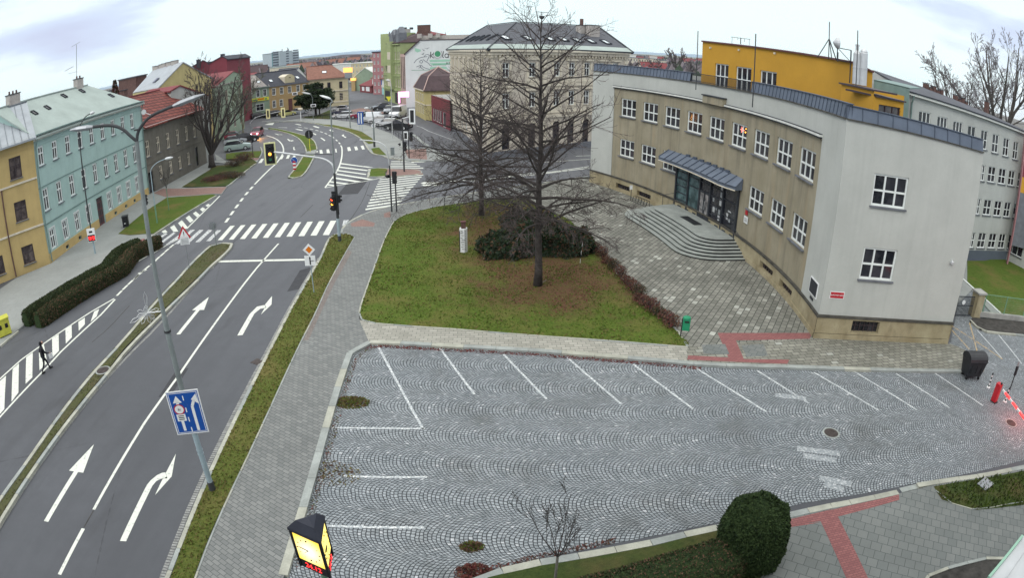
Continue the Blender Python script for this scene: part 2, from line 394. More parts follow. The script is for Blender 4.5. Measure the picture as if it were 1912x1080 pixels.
def cobbles():
 k=MB_('cobbles')
 g=k.mapping((1,1,1),(0,0,R(4)))
 wob=k.n('ShaderNodeTexNoise');wob.inputs['Scale'].default_value=1.1;wob.inputs['Detail'].default_value=2;k.l(g,wob.inputs['Vector'])
 wob2=k.n('ShaderNodeTexNoise');wob2.inputs['Scale'].default_value=9;wob2.inputs['Detail'].default_value=1;k.l(g,wob2.inputs['Vector'])
 s=k.n('ShaderNodeSeparateXYZ');k.l(g,s.inputs[0])
 so=k.n('ShaderNodeSeparateColor');k.l(wob.outputs['Color'],so.inputs[0]);so2=k.n('ShaderNodeSeparateColor');k.l(wob2.outputs['Color'],so2.inputs[0])
 x=k.m_('ADD',s.outputs[0],k.m_('ADD',k.m_('MULTIPLY',so.outputs[0],.22),k.m_('MULTIPLY',so2.outputs[0],.035)))
 y=k.m_('ADD',s.outputs[1],k.m_('ADD',k.m_('MULTIPLY',so.outputs[1],.22),k.m_('MULTIPLY',so2.outputs[1],.035)))
 W,SZ,SAG=1.85,.142,.55
 v=k.m_('DIVIDE',y,W);colm=k.m_('FLOOR',v);fv=k.m_('SUBTRACT',k.m_('FRACT',v),.5)
 qq=k.m_('SUBTRACT',x,k.m_('MULTIPLY',k.m_('MULTIPLY',fv,fv),4*SAG))
 qq=k.m_('ADD',qq,k.m_('MULTIPLY',colm,.063))
 r=k.m_('DIVIDE',qq,SZ);row=k.m_('FLOOR',r);fr=k.m_('FRACT',r)
 h1=k.m_('FRACT',k.m_('MULTIPLY',k.m_('SINE',k.m_('ADD',k.m_('MULTIPLY',row,12.9898),k.m_('MULTIPLY',colm,78.233))),437.5))
 t=k.m_('ADD',k.m_('MULTIPLY',k.m_('ADD',fv,k.m_('MULTIPLY',k.m_('MULTIPLY',fv,k.m_('ABSOLUTE',fv)),.6)),W/.145),h1)
 cel=k.m_('FLOOR',t);ft=k.m_('FRACT',t)
 e1=k.m_('MINIMUM',fr,k.m_('SUBTRACT',1,fr));e2=k.m_('MINIMUM',ft,k.m_('SUBTRACT',1,ft))
 ed=k.m_('MINIMUM',e1,e2)
 cv=k.n('ShaderNodeCombineXYZ');k.l(row,cv.inputs[0]);k.l(cel,cv.inputs[1]);k.l(colm,cv.inputs[2])
 wnz=k.n('ShaderNodeTexWhiteNoise',noise_dimensions='3D');k.l(cv.outputs[0],wnz.inputs['Vector'])
 big=k.noise(.16,4,.55);med=k.noise(.9,4,.6)
 stone=k.mix(wnz.outputs['Value'],(.215,.240,.255),(.365,.395,.415))
 stone=k.mix(k.ramp(wnz.outputs['Value'],.975,.985),stone,(.52,.54,.56))
 stone=k.mix(k.ramp(big,.35,.65,0,.30),stone,(.17,.20,.23))
 stone=k.mix(k.ramp(med,.5,.75,0,.35),stone,(.155,.175,.18))
 drt=k.noise(.28,5,.7,vec=k.mapping((1,1,1),(0,0,0),(11,5,0)));stone=k.mix(k.ramp(drt,.52,.70,0,.55),stone,(.13,.135,.13));oil=k.noise(.8,3,.5,vec=k.mapping((1,1,1),(0,0,0),(3,9,0)));stone=k.mix(k.ramp(oil,.68,.76,0,.5),stone,(.07,.072,.075))
 jm=k.ramp(ed,.06,.15)
 cc=k.mix(jm,(.020,.024,.028),stone)
 k.col(cc);k.rough(.62);k.bump(k.ramp(ed,.03,.28),.8,.02);k.b.inputs['Specular IOR Level'].default_value=.3
 k2=MB_('stone_paint');n=k2.noise(14,3,.7)
 k2.col(k2.mix(k2.ramp(n,.46,.60),(.28,.31,.33),(.70,.72,.71)));k2.rough(.6)
cobbles()
def brickpav(name,c1,c2,mortar,bw,bh,rot=0,rnd=None,ms=.012,patch=.35,off=.5,bumpy=.25):
 k=MB_(name);v=k.mapping((1,1,1),(0,0,rot))
 b=k.n('ShaderNodeTexBrick');k.l(v,b.inputs['Vector']);b.offset=off
 b.inputs['Color1'].default_value=(0,0,0,1);b.inputs['Color2'].default_value=(1,1,1,1);b.inputs['Mortar'].default_value=(.5,.5,.5,1)
 b.inputs['Scale'].default_value=1;b.inputs['Mortar Size'].default_value=ms;b.inputs['Mortar Smooth'].default_value=.2;b.inputs['Brick Width'].default_value=bw;b.inputs['Row Height'].default_value=bh
 t=k.n('ShaderNodeSeparateColor');k.l(b.outputs['Color'],t.inputs[0]);t=t.outputs[0]
 cc=k.mix(t,c1,c2)
 if rnd:cc=k.mix(k.ramp(t,rnd[1],rnd[1]+.03),cc,rnd[0])
 cc=k.mix(k.ramp(k.noise(.35,5,.6),.35,.7,0,patch),cc,tuple(v*.55 for v in c1))
 cc=k.mix(b.outputs['Fac'],cc,mortar)
 cc=k.mix(k.ramp(k.noise(25,2,.6),.4,.8,0,.2),cc,tuple(v*.5 for v in c1))
 k.col(cc);k.rough(.75);k.bump(k.m_('SUBTRACT',1,b.outputs['Fac']),bumpy,.01);k.b.inputs['Specular IOR Level'].default_value=.25
brickpav('paver_grey',(.165,.175,.172),(.235,.243,.236),(.085,.09,.088),.32,.165,R(28),patch=.3)
brickpav('paver_light',(.30,.295,.255),(.41,.40,.35),(.115,.115,.11),.42,.24,R(-3),patch=.3)
brickpav('paver_plaza',(.175,.178,.155),(.315,.312,.275),(.055,.056,.05),.50,.34,R(-58),rnd=((.50,.51,.46),.945),patch=.6,ms=.024)
brickpav('paver_worn',(.19,.165,.15),(.26,.23,.21),(.12,.10,.095),.20,.10,R(28),patch=.5)
brickpav('paver_beige',(.19,.19,.16),(.31,.305,.26),(.07,.07,.062),.44,.30,R(-4),rnd=((.40,.41,.37),.97),patch=.5,ms=.02)
brickpav('paver_slab',(.155,.170,.165),(.195,.208,.20),(.07,.078,.078),.42,.42,R(36),patch=.35,ms=.012)
brickpav('paver_red',(.24,.095,.095),(.32,.13,.125),(.15,.07,.07),.20,.10,R(-3),patch=.25)
brickpav('paver_rust',(.24,.15,.13),(.32,.20,.17),(.15,.10,.09),.20,.10,R(28),patch=.35)
brickpav('roof_tile_red',(.19,.055,.045),(.27,.08,.062),(.07,.022,.02),1.4,.55,R(90),patch=.4,ms=.10,off=0)
def grass():
 for nm,g1,g2,dry in(('grass_ground',(.052,.090,.016),(.100,.140,.026),(.155,.120,.045)),('grass_dark',(.032,.052,.017),(.06,.082,.024),(.115,.085,.040)),('verge_ground',(.058,.082,.020),(.12,.135,.032),(.17,.13,.055)),('median_ground',(.060,.066,.035),(.095,.10,.045),(.11,.085,.06))):  # second turf colour is a darker, duller green
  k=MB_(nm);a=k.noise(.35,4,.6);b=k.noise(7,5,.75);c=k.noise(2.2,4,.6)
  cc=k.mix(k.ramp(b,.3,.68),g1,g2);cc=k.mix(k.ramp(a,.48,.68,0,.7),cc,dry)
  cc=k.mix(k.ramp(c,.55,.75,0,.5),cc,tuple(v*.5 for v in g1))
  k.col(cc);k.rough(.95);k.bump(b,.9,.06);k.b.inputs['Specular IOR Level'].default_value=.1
 for nm,g1,g2 in(('blade_green',(.048,.085,.014),(.115,.160,.028)),('blade_dry',(.11,.11,.035),(.19,.155,.06)),('leaf_dark',(.012,.026,.012),(.040,.062,.022)),('leaf_yew',(.018,.032,.022),(.055,.078,.050)),('leaf_ball',(.018,.036,.014),(.055,.085,.030)),('leaf_hedge',(.022,.030,.014),(.060,.066,.028)),('leaf_red',(.085,.022,.028),(.17,.055,.050)),('leaf_brown',(.085,.050,.035),(.16,.095,.06)),('leaf_fallen',(.12,.035,.035),(.22,.075,.06))):
  k=MB_(nm);a=k.noise(9,3,.6);k.col(k.mix(k.ramp(a,.3,.7),g1,g2));k.rough(.85);k.b.inputs['Specular IOR Level'].default_value=.15
grass()
k=MB_('lawn_ground');a=k.noise(.35,4,.6);b=k.noise(7,5,.75);c=k.noise(2.2,4,.6)
cc=k.mix(k.ramp(b,.3,.68),(.042,.078,.013),(.115,.155,.028));cc=k.mix(k.ramp(a,.46,.68,0,.75),cc,(.150,.125,.045));cc=k.mix(k.ramp(c,.55,.75,0,.45),cc,(.028,.042,.010))
s_=k.n('ShaderNodeSeparateXYZ');k.l(k.obj,s_.inputs[0]);wob=k.m_('MULTIPLY',k.m_('SUBTRACT',k.noise(.45,5,.7),.5),2.6)
def dd_(cx,cy,rx,ry):return k.m_('SQRT',k.m_('ADD',k.m_('POWER',k.m_('DIVIDE',k.m_('SUBTRACT',s_.outputs[0],cx),rx),2),k.m_('POWER',k.m_('DIVIDE',k.m_('SUBTRACT',s_.outputs[1],cy),ry),2)))
dm_=k.m_('ADD',k.m_('MINIMUM',dd_(2.6,35.2,4.6,4.6),dd_(-.5,46,4.2,8.0)),wob)
so_=k.mix(k.ramp(k.noise(9,6,.75),.3,.7),(.060,.034,.022),(.17,.085,.055))
cc=k.mix(k.m_('MULTIPLY',k.ramp(dm_,.65,1.35,1,0),k.ramp(k.noise(3,4,.7),.3,.6,.45,1)),cc,so_)
k.col(cc);k.rough(.95);k.bump(b,.9,.06);k.b.inputs['Specular IOR Level'].default_value=.1
def soil():
 k=MB_('countryside');a=k.noise(.012,6,.7);c=k.noise(.09,4,.7);cc=k.mix(k.ramp(a,.4,.6),(.085,.080,.085),(.13,.13,.105));k.col(k.mix(k.ramp(c,.5,.7,0,.5),cc,(.17,.15,.15)));k.rough(1)
 k=MB_('leaf_litter');b=k.noise(9,6,.75);a=k.noise(1.0,4,.6)
 cc=k.mix(k.ramp(b,.3,.7),(.055,.030,.022),(.16,.075,.055));cc=k.mix(k.ramp(a,.45,.62),cc,(.065,.075,.028))
 k.col(cc);k.rough(.95);k.bump(b,.8,.05)
soil()
plain('dark_soil',(.055,.052,.048),.95,.3,3,bump=.6)
plain('kerb_stone',(.40,.405,.345),.8,.18,1.2,bump=.15,fine=.4)
plain('kerb_grey',(.31,.335,.32),.8,.18,1.2,bump=.15,fine=.4)
plain('gutter',(.29,.295,.285),.85,.3,4,bump=.5,fine=.6)
plain('concrete',(.34,.34,.32),.8,.15,1.0,bump=.15,fine=.3,streak=.3)
plain('step_stone',(.30,.325,.305),.75,.15,1.0,bump=.1,fine=.3)
plain('step_riser',(.020,.022,.024),.8,.2,1.0)
plain('sidewalk',(.27,.285,.275),.8,.10,.25,fine=.25)
k=MB_('faint_stone_paint');n_=k.noise(10,4,.8);k.col(k.mix(k.ramp(n_,.50,.62),(.215,.24,.255),(.55,.57,.58)));k.rough(.6)
k=MB_('road_paint');n_=k.noise(5,5,.7);k.col(k.mix(k.ramp(n_,.30,.45),(.24,.25,.25),(.62,.645,.58)));k.rough(.6)
k=MB_('road_paint_worn');n_=k.noise(6,5,.75);k.col(k.mix(k.ramp(n_,.42,.58),(.20,.21,.22),(.66,.68,.67)));k.rough(.6)
k=MB_('paint_yellow');n_=k.noise(5,5,.7);k.col(k.mix(k.ramp(n_,.42,.60),(.22,.22,.22),(.55,.36,.10)));k.rough(.6)
plain('render_pale',(.465,.482,.450),.85,.05,.5,fine=.08,streak=.18)
plain('render_white',(.64,.67,.66),.85,.05,.5,fine=.08,streak=.15)
plain('render_orange',(.52,.285,.035),.85,.06,.4,fine=.08)
plain('render_mint',(.36,.505,.475),.85,.06,.6,fine=.10,streak=.2)
plain('render_yellow',(.50,.375,.165),.85,.07,.6,fine=.12,streak=.25)
plain('render_cream',(.52,.465,.31),.85,.07,.8,fine=.12,streak=.2)
plain('render_cream_pale',(.55,.50,.42),.85,.09,1.2,fine=.25,streak=.45)
plain('render_brown',(.155,.148,.125),.9,.12,1.2,fine=.25,streak=.4)
plain('render_ochre',(.44,.31,.15),.85,.07,.8,fine=.12,streak=.2)
plain('render_sand',(.46,.40,.19),.85,.07,.8,fine=.12,streak=.2)
plain('render_green',(.26,.34,.25),.85,.08,.8,fine=.15,streak=.2)
plain('render_lime',(.33,.39,.19),.85,.08,.8,fine=.15,streak=.25)
plain('render_red',(.19,.045,.06),.85,.06,.8,fine=.1)
plain('render_pink',(.38,.19,.20),.85,.06,.8,fine=.1)
plain('render_grey',(.42,.44,.42),.85,.06,.6,fine=.1,streak=.2)
plain('render_turquoise',(.30,.58,.56),.85,.06,.8)
plain('render_blush',(.50,.36,.32),.85,.08,1.0,streak=.3)
plain('panel_grey',(.40,.47,.50),.85,.05,.3)
plain('panel_teal',(.20,.36,.38),.85,.08,.3)
plain('dark_band',(.10,.12,.15),.5,.1,.3)
def ashlar():
 k=MB_('tan_stone');
 cc=k.mix(k.ramp(k.noise(.55,5,.6),.3,.7),(.255,.228,.155),(.345,.312,.225))
 cc=k.mix(k.ramp(k.noise(1.0,5,.65,vec=k.mapping((1.7,1.7,.16))),.48,.75,0,.65),cc,(.13,.115,.085))
 cc=k.mix(k.ramp(k.noise(1.0,4,.6,vec=k.mapping((.9,.9,.10),loc=(5,3,1))),.55,.75,0,.5),cc,(.36,.27,.15))
 cc=k.mix(k.ramp(k.noise(30,3,.6),.4,.8,0,.25),cc,(.11,.10,.075))
 k.col(cc);k.rough(.85);k.bump(k.noise(22,4),.2,.02)
 k=MB_('plinth_stone')
 cc=k.mix(k.ramp(k.noise(.9,5,.6),.3,.7),(.27,.225,.13),(.42,.37,.24))
 cc=k.mix(k.ramp(k.noise(1.6,5,.65,vec=k.mapping((1,1,.5))),.5,.75,0,.6),cc,(.13,.105,.06))
 cc=k.mix(k.ramp(k.noise(20,3,.6),.4,.8,0,.3),cc,(.12,.11,.07))
 k.col(cc);k.rough(.85);k.bump(k.noise(16,4),.3,.02)
ashlar()
plain('joint_dark',(.10,.085,.055),.9,.2)
plain('ledge_dark',(.075,.072,.062),.8,.3,2)
plain('frame_white',(.74,.78,.76),.45,.05,2)
plain('frame_dark',(.06,.045,.05),.5,.1,2)
plain('frame_black',(.028,.033,.042),.45,.1,2)
plain('sill_grey',(.15,.16,.18),.5,.15,2)
plain('sill_white',(.62,.64,.62),.5,.1,2)
plain('trim_cream',(.62,.57,.46),.8,.08,2,streak=.3)
plain('trim_white',(.66,.68,.64),.7,.08,2,streak=.2)
plain('trim_green',(.17,.25,.235),.6,.1,2)
plain('zinc',(.135,.165,.215),.5,.12,.8,metal=.2,streak=.15)
plain('zinc_seam',(.075,.095,.13),.5,.1)
plain('slate',(.085,.092,.108),.7,.18,1.2,fine=.3,streak=.2)
plain('slate_dark',(.032,.036,.052),.6,.15,1.2,fine=.2)
plain('roof_copper',(.345,.41,.38),.65,.08,.5,fine=.12,streak=.15)
plain('roof_metal',(.33,.36,.385),.5,.1,.8,streak=.15)
plain('roof_seam',(.17,.19,.21),.5,.1)
plain('roof_brown',(.075,.050,.055),.75,.15,1.5,fine=.2)
plain('roof_orange',(.225,.11,.082),.8,.15,1.5,fine=.2)
plain('roof_grey_tile',(.30,.28,.26),.8,.15,1.5,fine=.3)
plain('roof_maroon',(.20,.05,.055),.8,.12,1.5,fine=.2)
plain('brick_dark',(.13,.075,.065),.9,.25,3,fine=.3)
plain('brick_pale',(.44,.41,.38),.9,.15,3,fine=.3)
plain('wood_brown',(.13,.055,.055),.6,.15,3)
plain('steel',(.30,.32,.34),.4,.12,2,metal=.5)
plain('steel_light',(.55,.57,.58),.4,.08,2,metal=.3)
plain('pole_grey',(.215,.245,.245),.55,.18,1.5,fine=.25,streak=.25)
plain('pole_light',(.30,.38,.42),.55,.12,1.5,fine=.15)
plain('pole_dark',(.045,.048,.052),.6,.15,2)
plain('pole_green',(.16,.30,.20),.6,.15,2)
plain('black_plastic',(.018,.019,.022),.5,.1,3)
plain('bin_black',(.022,.024,.028),.45,.15,3)
plain('bin_green',(.02,.24,.12),.5,.12,3)
plain('bin_yellow',(.50,.50,.07),.5,.12,3)
plain('rubber',(.015,.015,.016),.8,.1,3)
plain('bark_dark',(.055,.048,.045),.95,.3,5,bump=.6,fine=.4)
plain('bark_grey',(.10,.092,.082),.95,.3,5,bump=.6,fine=.4)
plain('bark_pale',(.20,.19,.165),.95,.25,5,bump=.4)
plain('twig',(.078,.064,.062),.95,.2,5)
plain('twig_far',(.17,.15,.16),.95,.2,5)
plain('twig_green',(.11,.115,.085),.95,.2,5)
plain('sign_blue',(.010,.075,.33),.4,.05,2)
plain('sign_white',(.72,.74,.74),.4,.04,2)
plain('sign_red',(.45,.02,.03),.4,.05,2)
plain('sign_orange',(.62,.17,.01),.4,.05,2)
plain('sign_yellow',(.72,.70,.06),.4,.05,2)
plain('sign_cream',(.72,.72,.38),.4,.05,2)
plain('sign_black',(.02,.02,.022),.4,.05,2)
plain('sign_green',(.06,.27,.14),.4,.05,2)
plain('sign_mint',(.32,.55,.42),.4,.05,2)
plain('sign_grey',(.25,.27,.28),.5,.05,2)
plain('iron',(.075,.062,.058),.6,.25,6,bump=.4,metal=.3)
plain('coat',(.014,.014,.018),.85,.2,6)
plain('trousers',(.018,.02,.028),.85,.2,6)
plain('skin',(.42,.26,.2),.6,.05,6)
plain('hair',(.02,.015,.012),.8,.1,6)
def glassm(name,c1,c2,rough=.08,sc=.8):
 k=MB_(name);k.col(k.mix(k.ramp(k.noise(sc,3,.6),.4,.62),c1,c2));k.rough(rough);k.b.inputs['Specular IOR Level'].default_value=.5
glassm('glass',(.010,.012,.017),(.045,.045,.055))
glassm('glass_curtain',(.05,.05,.055),(.30,.29,.29),.1,1.6)
glassm('glass_teal',(.022,.05,.056),(.10,.17,.18),.06,1.2)
glassm('glass_brown',(.035,.025,.028),(.12,.095,.09),.1,1.5)
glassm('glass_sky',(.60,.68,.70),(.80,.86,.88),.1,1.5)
glassm('car_glass',(.012,.014,.018),(.03,.035,.045),.05,1)
def carpaint(n,c):
 k=MB_(n);k.col(c);k.rough(.28);k.b.inputs['Coat Weight'].default_value=.6;k.b.inputs['Coat Roughness'].default_value=.08;k.b.inputs['Metallic'].default_value=.15
for n_,c_ in(('car_white',(.66,.68,.70)),('car_mint',(.45,.56,.52)),('car_navy',(.035,.04,.08)),('car_black',(.02,.022,.026)),('car_red',(.24,.02,.05)),('car_silver',(.36,.38,.41)),('car_yellow',(.56,.54,.22)),('car_blue',(.04,.12,.30))):carpaint(n_,c_)
emis('lamp_red',(1,.09,.03),3.0);emis('lamp_amber',(1,.42,.05),3.5);emis('led_red',(1,.03,.03),2.6);emis('led_pink',(1,.45,.80),1.6)
emis('clock_face',(1.0,.78,.18),1.25);emis('sign_lit',(1,.45,.12),1.2);emis('headlight_lit',(1,.62,.92),6);emis('tail_lit',(1,.08,.05),1.2);emis('window_glow',(1,.25,.2),1.0)
plain('road_patch',(.052,.054,.060),.85,.15,3,fine=.3)
# ------------------------------------------------------------------ the ground, roads, pavements
rng=random.Random(7)
def sheet(name,mat,pts,z=.0,z0=None,side=None,kind='structure'):
 "flat or raised area traced on the photograph at its own height"
 poly=GP(pts,z)
 b=MB(mat,side or mat)
 if z0 is None:b.poly([(x,y,z) for x,y in(poly if area(poly)>0 else list(reversed(poly)))])
 else:b.prism(poly,z0,z,0,1)
 o=b.build(name);o['kind']=kind;return o
def area(p):return sum(p[i][0]*p[(i+1)%len(p)][1]-p[(i+1)%len(p)][0]*p[i][1] for i in range(len(p)))/2
def wsheet(name,mat,poly,z,z0=None,side=None):
 b=MB(mat,side or mat)
 if z0 is None:b.poly([(x,y,z) for x,y in(poly if area(poly)>0 else list(reversed(poly)))])
 else:b.prism(poly,z0,z,0,1)
 return struct(b.build(name))
def resample(pl,step,closed=False):
 pl=[Vector(p[:2]) for p in pl];out=[pl[0].copy()];acc=0
 d=[0]
 for i in range(1,len(pl)):d.append(d[-1]+(pl[i]-pl[i-1]).length)
 n=max(1,round(d[-1]/step));res=[]
 for k in range(n+1):
  t=d[-1]*k/n;i=1
  while i<len(d)-1 and d[i]<t:i+=1
  f=(t-d[i-1])/max(1e-9,d[i]-d[i-1]);res.append(pl[i-1].lerp(pl[i],f))
 return res
def smooth(pl,it=2):
 pl=[Vector(p[:2]) for p in pl]
 for _ in range(it):
  o=[pl[0]]
  for i in range(len(pl)-1):o+=[pl[i].lerp(pl[i+1],.25),pl[i].lerp(pl[i+1],.75)]
  pl=o+[pl[-1]]
 return pl
def offs(pl,d):
 out=[]
 for i,p in enumerate(pl):
  a=pl[max(i-1,0)];b=pl[min(i+1,len(pl)-1)];t=(b-a).normalized();out.append(p+Vector((t.y,-t.x))*d)
 return out
def kerb(pts,w=.26,z=.13,z0=-.03,mat='kerb_stone',step=1.05,name='kerb',smo=1,gap=.02,world=False):
 pl=[Vector(p) for p in pts] if world else[G(p,z) for p in pts]
 if smo:pl=smooth(pl,smo)
 pl=resample(pl,step);b=MB(mat,'kerb_stone' if mat=='kerb_grey' else 'kerb_grey' if mat=='kerb_stone' else mat)
 for i in range(len(pl)-1):
  a,c=pl[i],pl[i+1];t=(c-a).normalized();n=Vector((t.y,-t.x))*w/2
  a2=a+t*gap;c2=c-t*gap*0;j=rng.uniform(-.004,.004)
  b.prism([tuple(a2-n),tuple(c2-n),tuple(c2+n),tuple(a2+n)],z0,z+j,*((1,1) if rng.random()<.28 else(0,0)))
 b.bar((pl[0].x,pl[0].y,0),(pl[0].x,pl[0].y,.001),.001)
 o=b.build(name,bevel=0);return struct(o)
def line(pts,w=.14,z=.005,mat='road_paint',name='road_marking',smo=0,world=False):
 pl=[Vector(p) for p in pts] if world else[G(p,z) for p in pts]
 if smo:pl=smooth(pl,smo)
 b=MB(mat);A=offs(pl,-w/2);B_=offs(pl,w/2)
 for i in range(len(pl)-1):b.poly([(*A[i],z),(*B_[i],z),(*B_[i+1],z),(*A[i+1],z)])
 return struct(b.build(name))
def fixup(p):
 return p if area(p)>0 else list(reversed(p))
def patches(quads,name,mat='road_paint',z=.006,world=False):
 b=MB(mat)
 for qd in quads:
  pp=fixup([tuple(v) for v in qd] if world else GP(qd,z));b.poly([(x,y,z) for x,y in pp])
 return struct(b.build(name))
patches([[('px',1384,645),('px',1426,643),('px',1434,665),('px',1394,667)],[('px',1310,644),('px',1354,643),('px',1362,662),('px',1314,661)]],'grey_paving_patch','paver_slab',.128)
def series(qa,qb,n,z=.006):
 A=GP(qa,z);B=GP(qb,z)
 return[[tuple(Vector(A[k]).lerp(Vector(B[k]),i/(n-1))) for k in range(4)] for i in range(n)]
g_=MB('countryside');g_.poly([(-7000,-60,-.06),(7000,-60,-.06),(7000,6900,-.06),(-7000,6900,-.06)]);struct(g_.build('ground'))
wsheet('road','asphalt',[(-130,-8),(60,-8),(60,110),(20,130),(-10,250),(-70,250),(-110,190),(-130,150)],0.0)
cp=GP([(640,590),(1290,640),(1400,660),(1640,660),(1775,640),(1790,560),(1830,520),(1990,600),(2060,870),(1912,860),(1700,905),(1500,940),(1300,985),(1150,1015),(1000,1045),(860,1090),(800,1180),(480,1180),(560,960)],.012)
wsheet('car_park','cobbles',cp,.012)
stall=[((705,645),(790,802)),((821,650),(886,737)),((940,662),(1021,746)),((1058,667),(1161,756)),((1183,681),(1294,764)),((1295,685),(1430,769)),((1413,692),(1511,754)),((1520,696),(1641,767)),((1593,693),(1712,766)),((1673,698),(1773,762)),((1745,697),(1835,758)),((618,799),(793,801)),((640,890),(797,892)),((612,983),(792,986))]
for s_ in stall:line(s_,.105,.016,'stone_paint','parking_line')
line([('b8',520,205),('b8',660,380)],.11,.016,'stone_paint','parking_line')
line([('b8',395,180),('b8',540,345)],.10,.016,'stone_paint','parking_line')
for s_ in(((('b8',350,135)),('b8',395,305)),(('b8',245,155),('b8',545,352)),(('b8',245,180),('b8',350,295))):
 line(s_,.11,.017,'paint_yellow','yellow_marking')
zP=.12
walk=[('c8',890,120),('c8',830,215),('c8',650,540),('c8',540,800),('c8',400,1070),('px',480,816),('px',398.5,988),('px',352,1110),('px',505,1140),('px',537,1060),('px',557,990),('px',585,905),('px',626,750),('px',650,670),('px',668,648),('px',690,641),('px',671,598),('b7',125,930),('b7',160,830),('b7',240,600),('b7',330,350),('b7',395,225),('b7',460,178),('b7',560,148),('b7',700,113),('b7',860,88),('b7',1060,63),('b7',1246,38),('px',975,366),('px',1000,356),('px',1000,345),('px',900,359),('px',830,369),('px',781,377),('b7',370,108),('b7',200,148),('b7',60,218),('b7',0,268),('px',636,437)]
sheet('pavement','paver_grey',walk,zP,-.02)
patches([[('b7',60,240),('b7',150,205),('b7',250,235),('b7',240,262),('b7',70,262)],[('b7',320,160),('b7',368,145),('b7',372,190),('b7',320,192)]],'tactile_paving','paver_rust',zP+.004)
patches([[('c8',830,225),('c8',655,545),('c8',520,860),('c8',420,1060),('c8',470,1060),('c8',560,860),('c8',705,545),('c8',870,250)]],'worn_paving_band','paver_worn',zP+.004)
for s_ in([(1448,738),(1505,745)],[(1488,838),(1568,848)],[(1500,852),(1560,860)],[(1530,893),(1590,905)],[(1540,905),(1575,915)]):line(s_,.35,.0165,'faint_stone_paint','worn_parking_mark')
for s_ in([('a6',1240,870),('a6',1330,740),('a6',1400,630),('a6',1460,470)],[('a3',640,520),('a3',760,420),('a3',900,265)],[('a4',530,760),('a4',590,655)],[('a6',850,780),('a6',960,670)]):line(s_,.05,.0045,'dark_soil','tar_seam',smo=1)
patches([[(560,505),(585,498),(560,540),(536,545)],[(330,690),(352,688),(318,742),(296,742)],[(655,335),(690,333),(668,362),(630,364)]],'road_repair','road_patch',.003)
sheet('pavement','paver_light',[('px',671,598),('px',690,641),('c5',780,148),('c5',1296,175),('px',1000,653),('px',1105,662),('px',1222,671),('px',1282,677),('px',1284,646),('px',1130,634),('px',985,624),('px',850,613),('px',760,607),('px',700,603)],zP+.001,-.02)
sheet('pavement','paver_beige',[('px',1282,677),('px',1310,679.5),('px',1400,683),('px',1480,684),('px',1636,689.5),('px',1797,692),('px',1838,692),('px',1832,670),('px',1790,648),('px',1767,640),('px',1640,634),('px',1515,618),('px',1340,618),('px',1284,646)],zP,-.02)
sheet('plaza','paver_plaza',[('px',1284,648),('px',1375,640),('px',1520,634),('px',1545,620),('px',1500,560),('px',1430,480),('px',1300,380),('px',1180,345),('px',1095,331),('px',1000,345),('px',1000,356),('px',975,366),('b2',640,320),('b2',800,400),('b2',950,470),('b2',1040,570),('b2',1130,660),('b2',1230,740),('b2',1260,830),('b2',1330,900),('b2',1440,1000),('c6',1140,140),('c6',1200,215),('c6',1370,390)],zP+.002,-.02)
patches([[('px',1340,622),('px',1516,622),('px',1512,633),('px',1374,636),('px',1389,671),('px',1474,672),('px',1470,680),('px',1283,672),('px',1285,664),('px',1360,668)]],'red_paving_band','paver_red',zP+.007)
kerb([('px',528,1075),('px',555,985),('px',583,890),('px',625,740),('px',645,680),('px',654,655),('px',668,642),('px',690,638),('px',712,636.5),('px',757,640.5),('px',900,648),('px',1000,653),('px',1105,662),('px',1222,671),('px',1310,679.5),('px',1400,683),('px',1480,684),('px',1636,689.5),('px',1797,692),('px',1832,693)],.30,.135,mat='kerb_grey',step=1.6)
lawn=[('b7',395,225),('b7',330,350),('b7',240,600),('b7',160,830),('b7',127,930),('b7',140,975),('b7',180,1000),('px',760,607),('px',850,613),('px',985,624),('px',1130,634),('px',1281,646),('c6',1370,390),('c6',1200,215),('c6',1140,140),('b2',1440,1000),('b2',1330,900),('b2',1260,830),('b2',1230,740),('b2',1130,660),('b2',1040,570),('b2',950,470),('b2',800,400),('b2',640,320),('b7',1246,38),('b7',1060,63),('b7',860,88),('b7',700,113),('b7',560,148),('b7',460,178)]
LAWN=GP(lawn,.14)
def bumpy(name,mat,poly,z,amp=.04,step=.8,kindv='structure'):
 "uneven turf: a triangulated sheet with gentle bumps"
 bm=bmesh.new();vs=[bm.verts.new((x,y,z)) for x,y in fixup(poly)];bm.faces.new(vs)
 xs=[p[0] for p in poly];ys=[p[1] for p in poly]
 x=min(xs)+step
 while x<max(xs):
  bmesh.ops.bisect_plane(bm,geom=bm.verts[:]+bm.edges[:]+bm.faces[:],plane_co=(x,0,0),plane_no=(1,0,0));x+=step
 y=min(ys)+step
 while y<max(ys):
  bmesh.ops.bisect_plane(bm,geom=bm.verts[:]+bm.edges[:]+bm.faces[:],plane_co=(0,y,0),plane_no=(0,1,0));y+=step
 from mathutils import noise
 for v in bm.verts:
  if not v.is_boundary:v.co.z+=amp*(.6+noise.noise(Vector((v.co.x*.5,v.co.y*.5,0)))*.8+.4*noise.noise(Vector((v.co.x*1.7,v.co.y*1.7,3))))
 me=bpy.data.meshes.new(name);bm.to_mesh(me);bm.free();me.materials.append(MT[mat])
 for p in me.polygons:p.use_smooth=True
 o=bpy.data.objects.new(name,me);COL.objects.link(o);o['kind']=kindv;return o
bumpy('lawn','lawn_ground',LAWN,.125,.05)
litter=[('px',905,488),('px',1000,478),('px',1080,470),('px',1130,520),('px',1110,560),('px',1050,590),('px',985,585),('px',930,560),('px',900,520)]
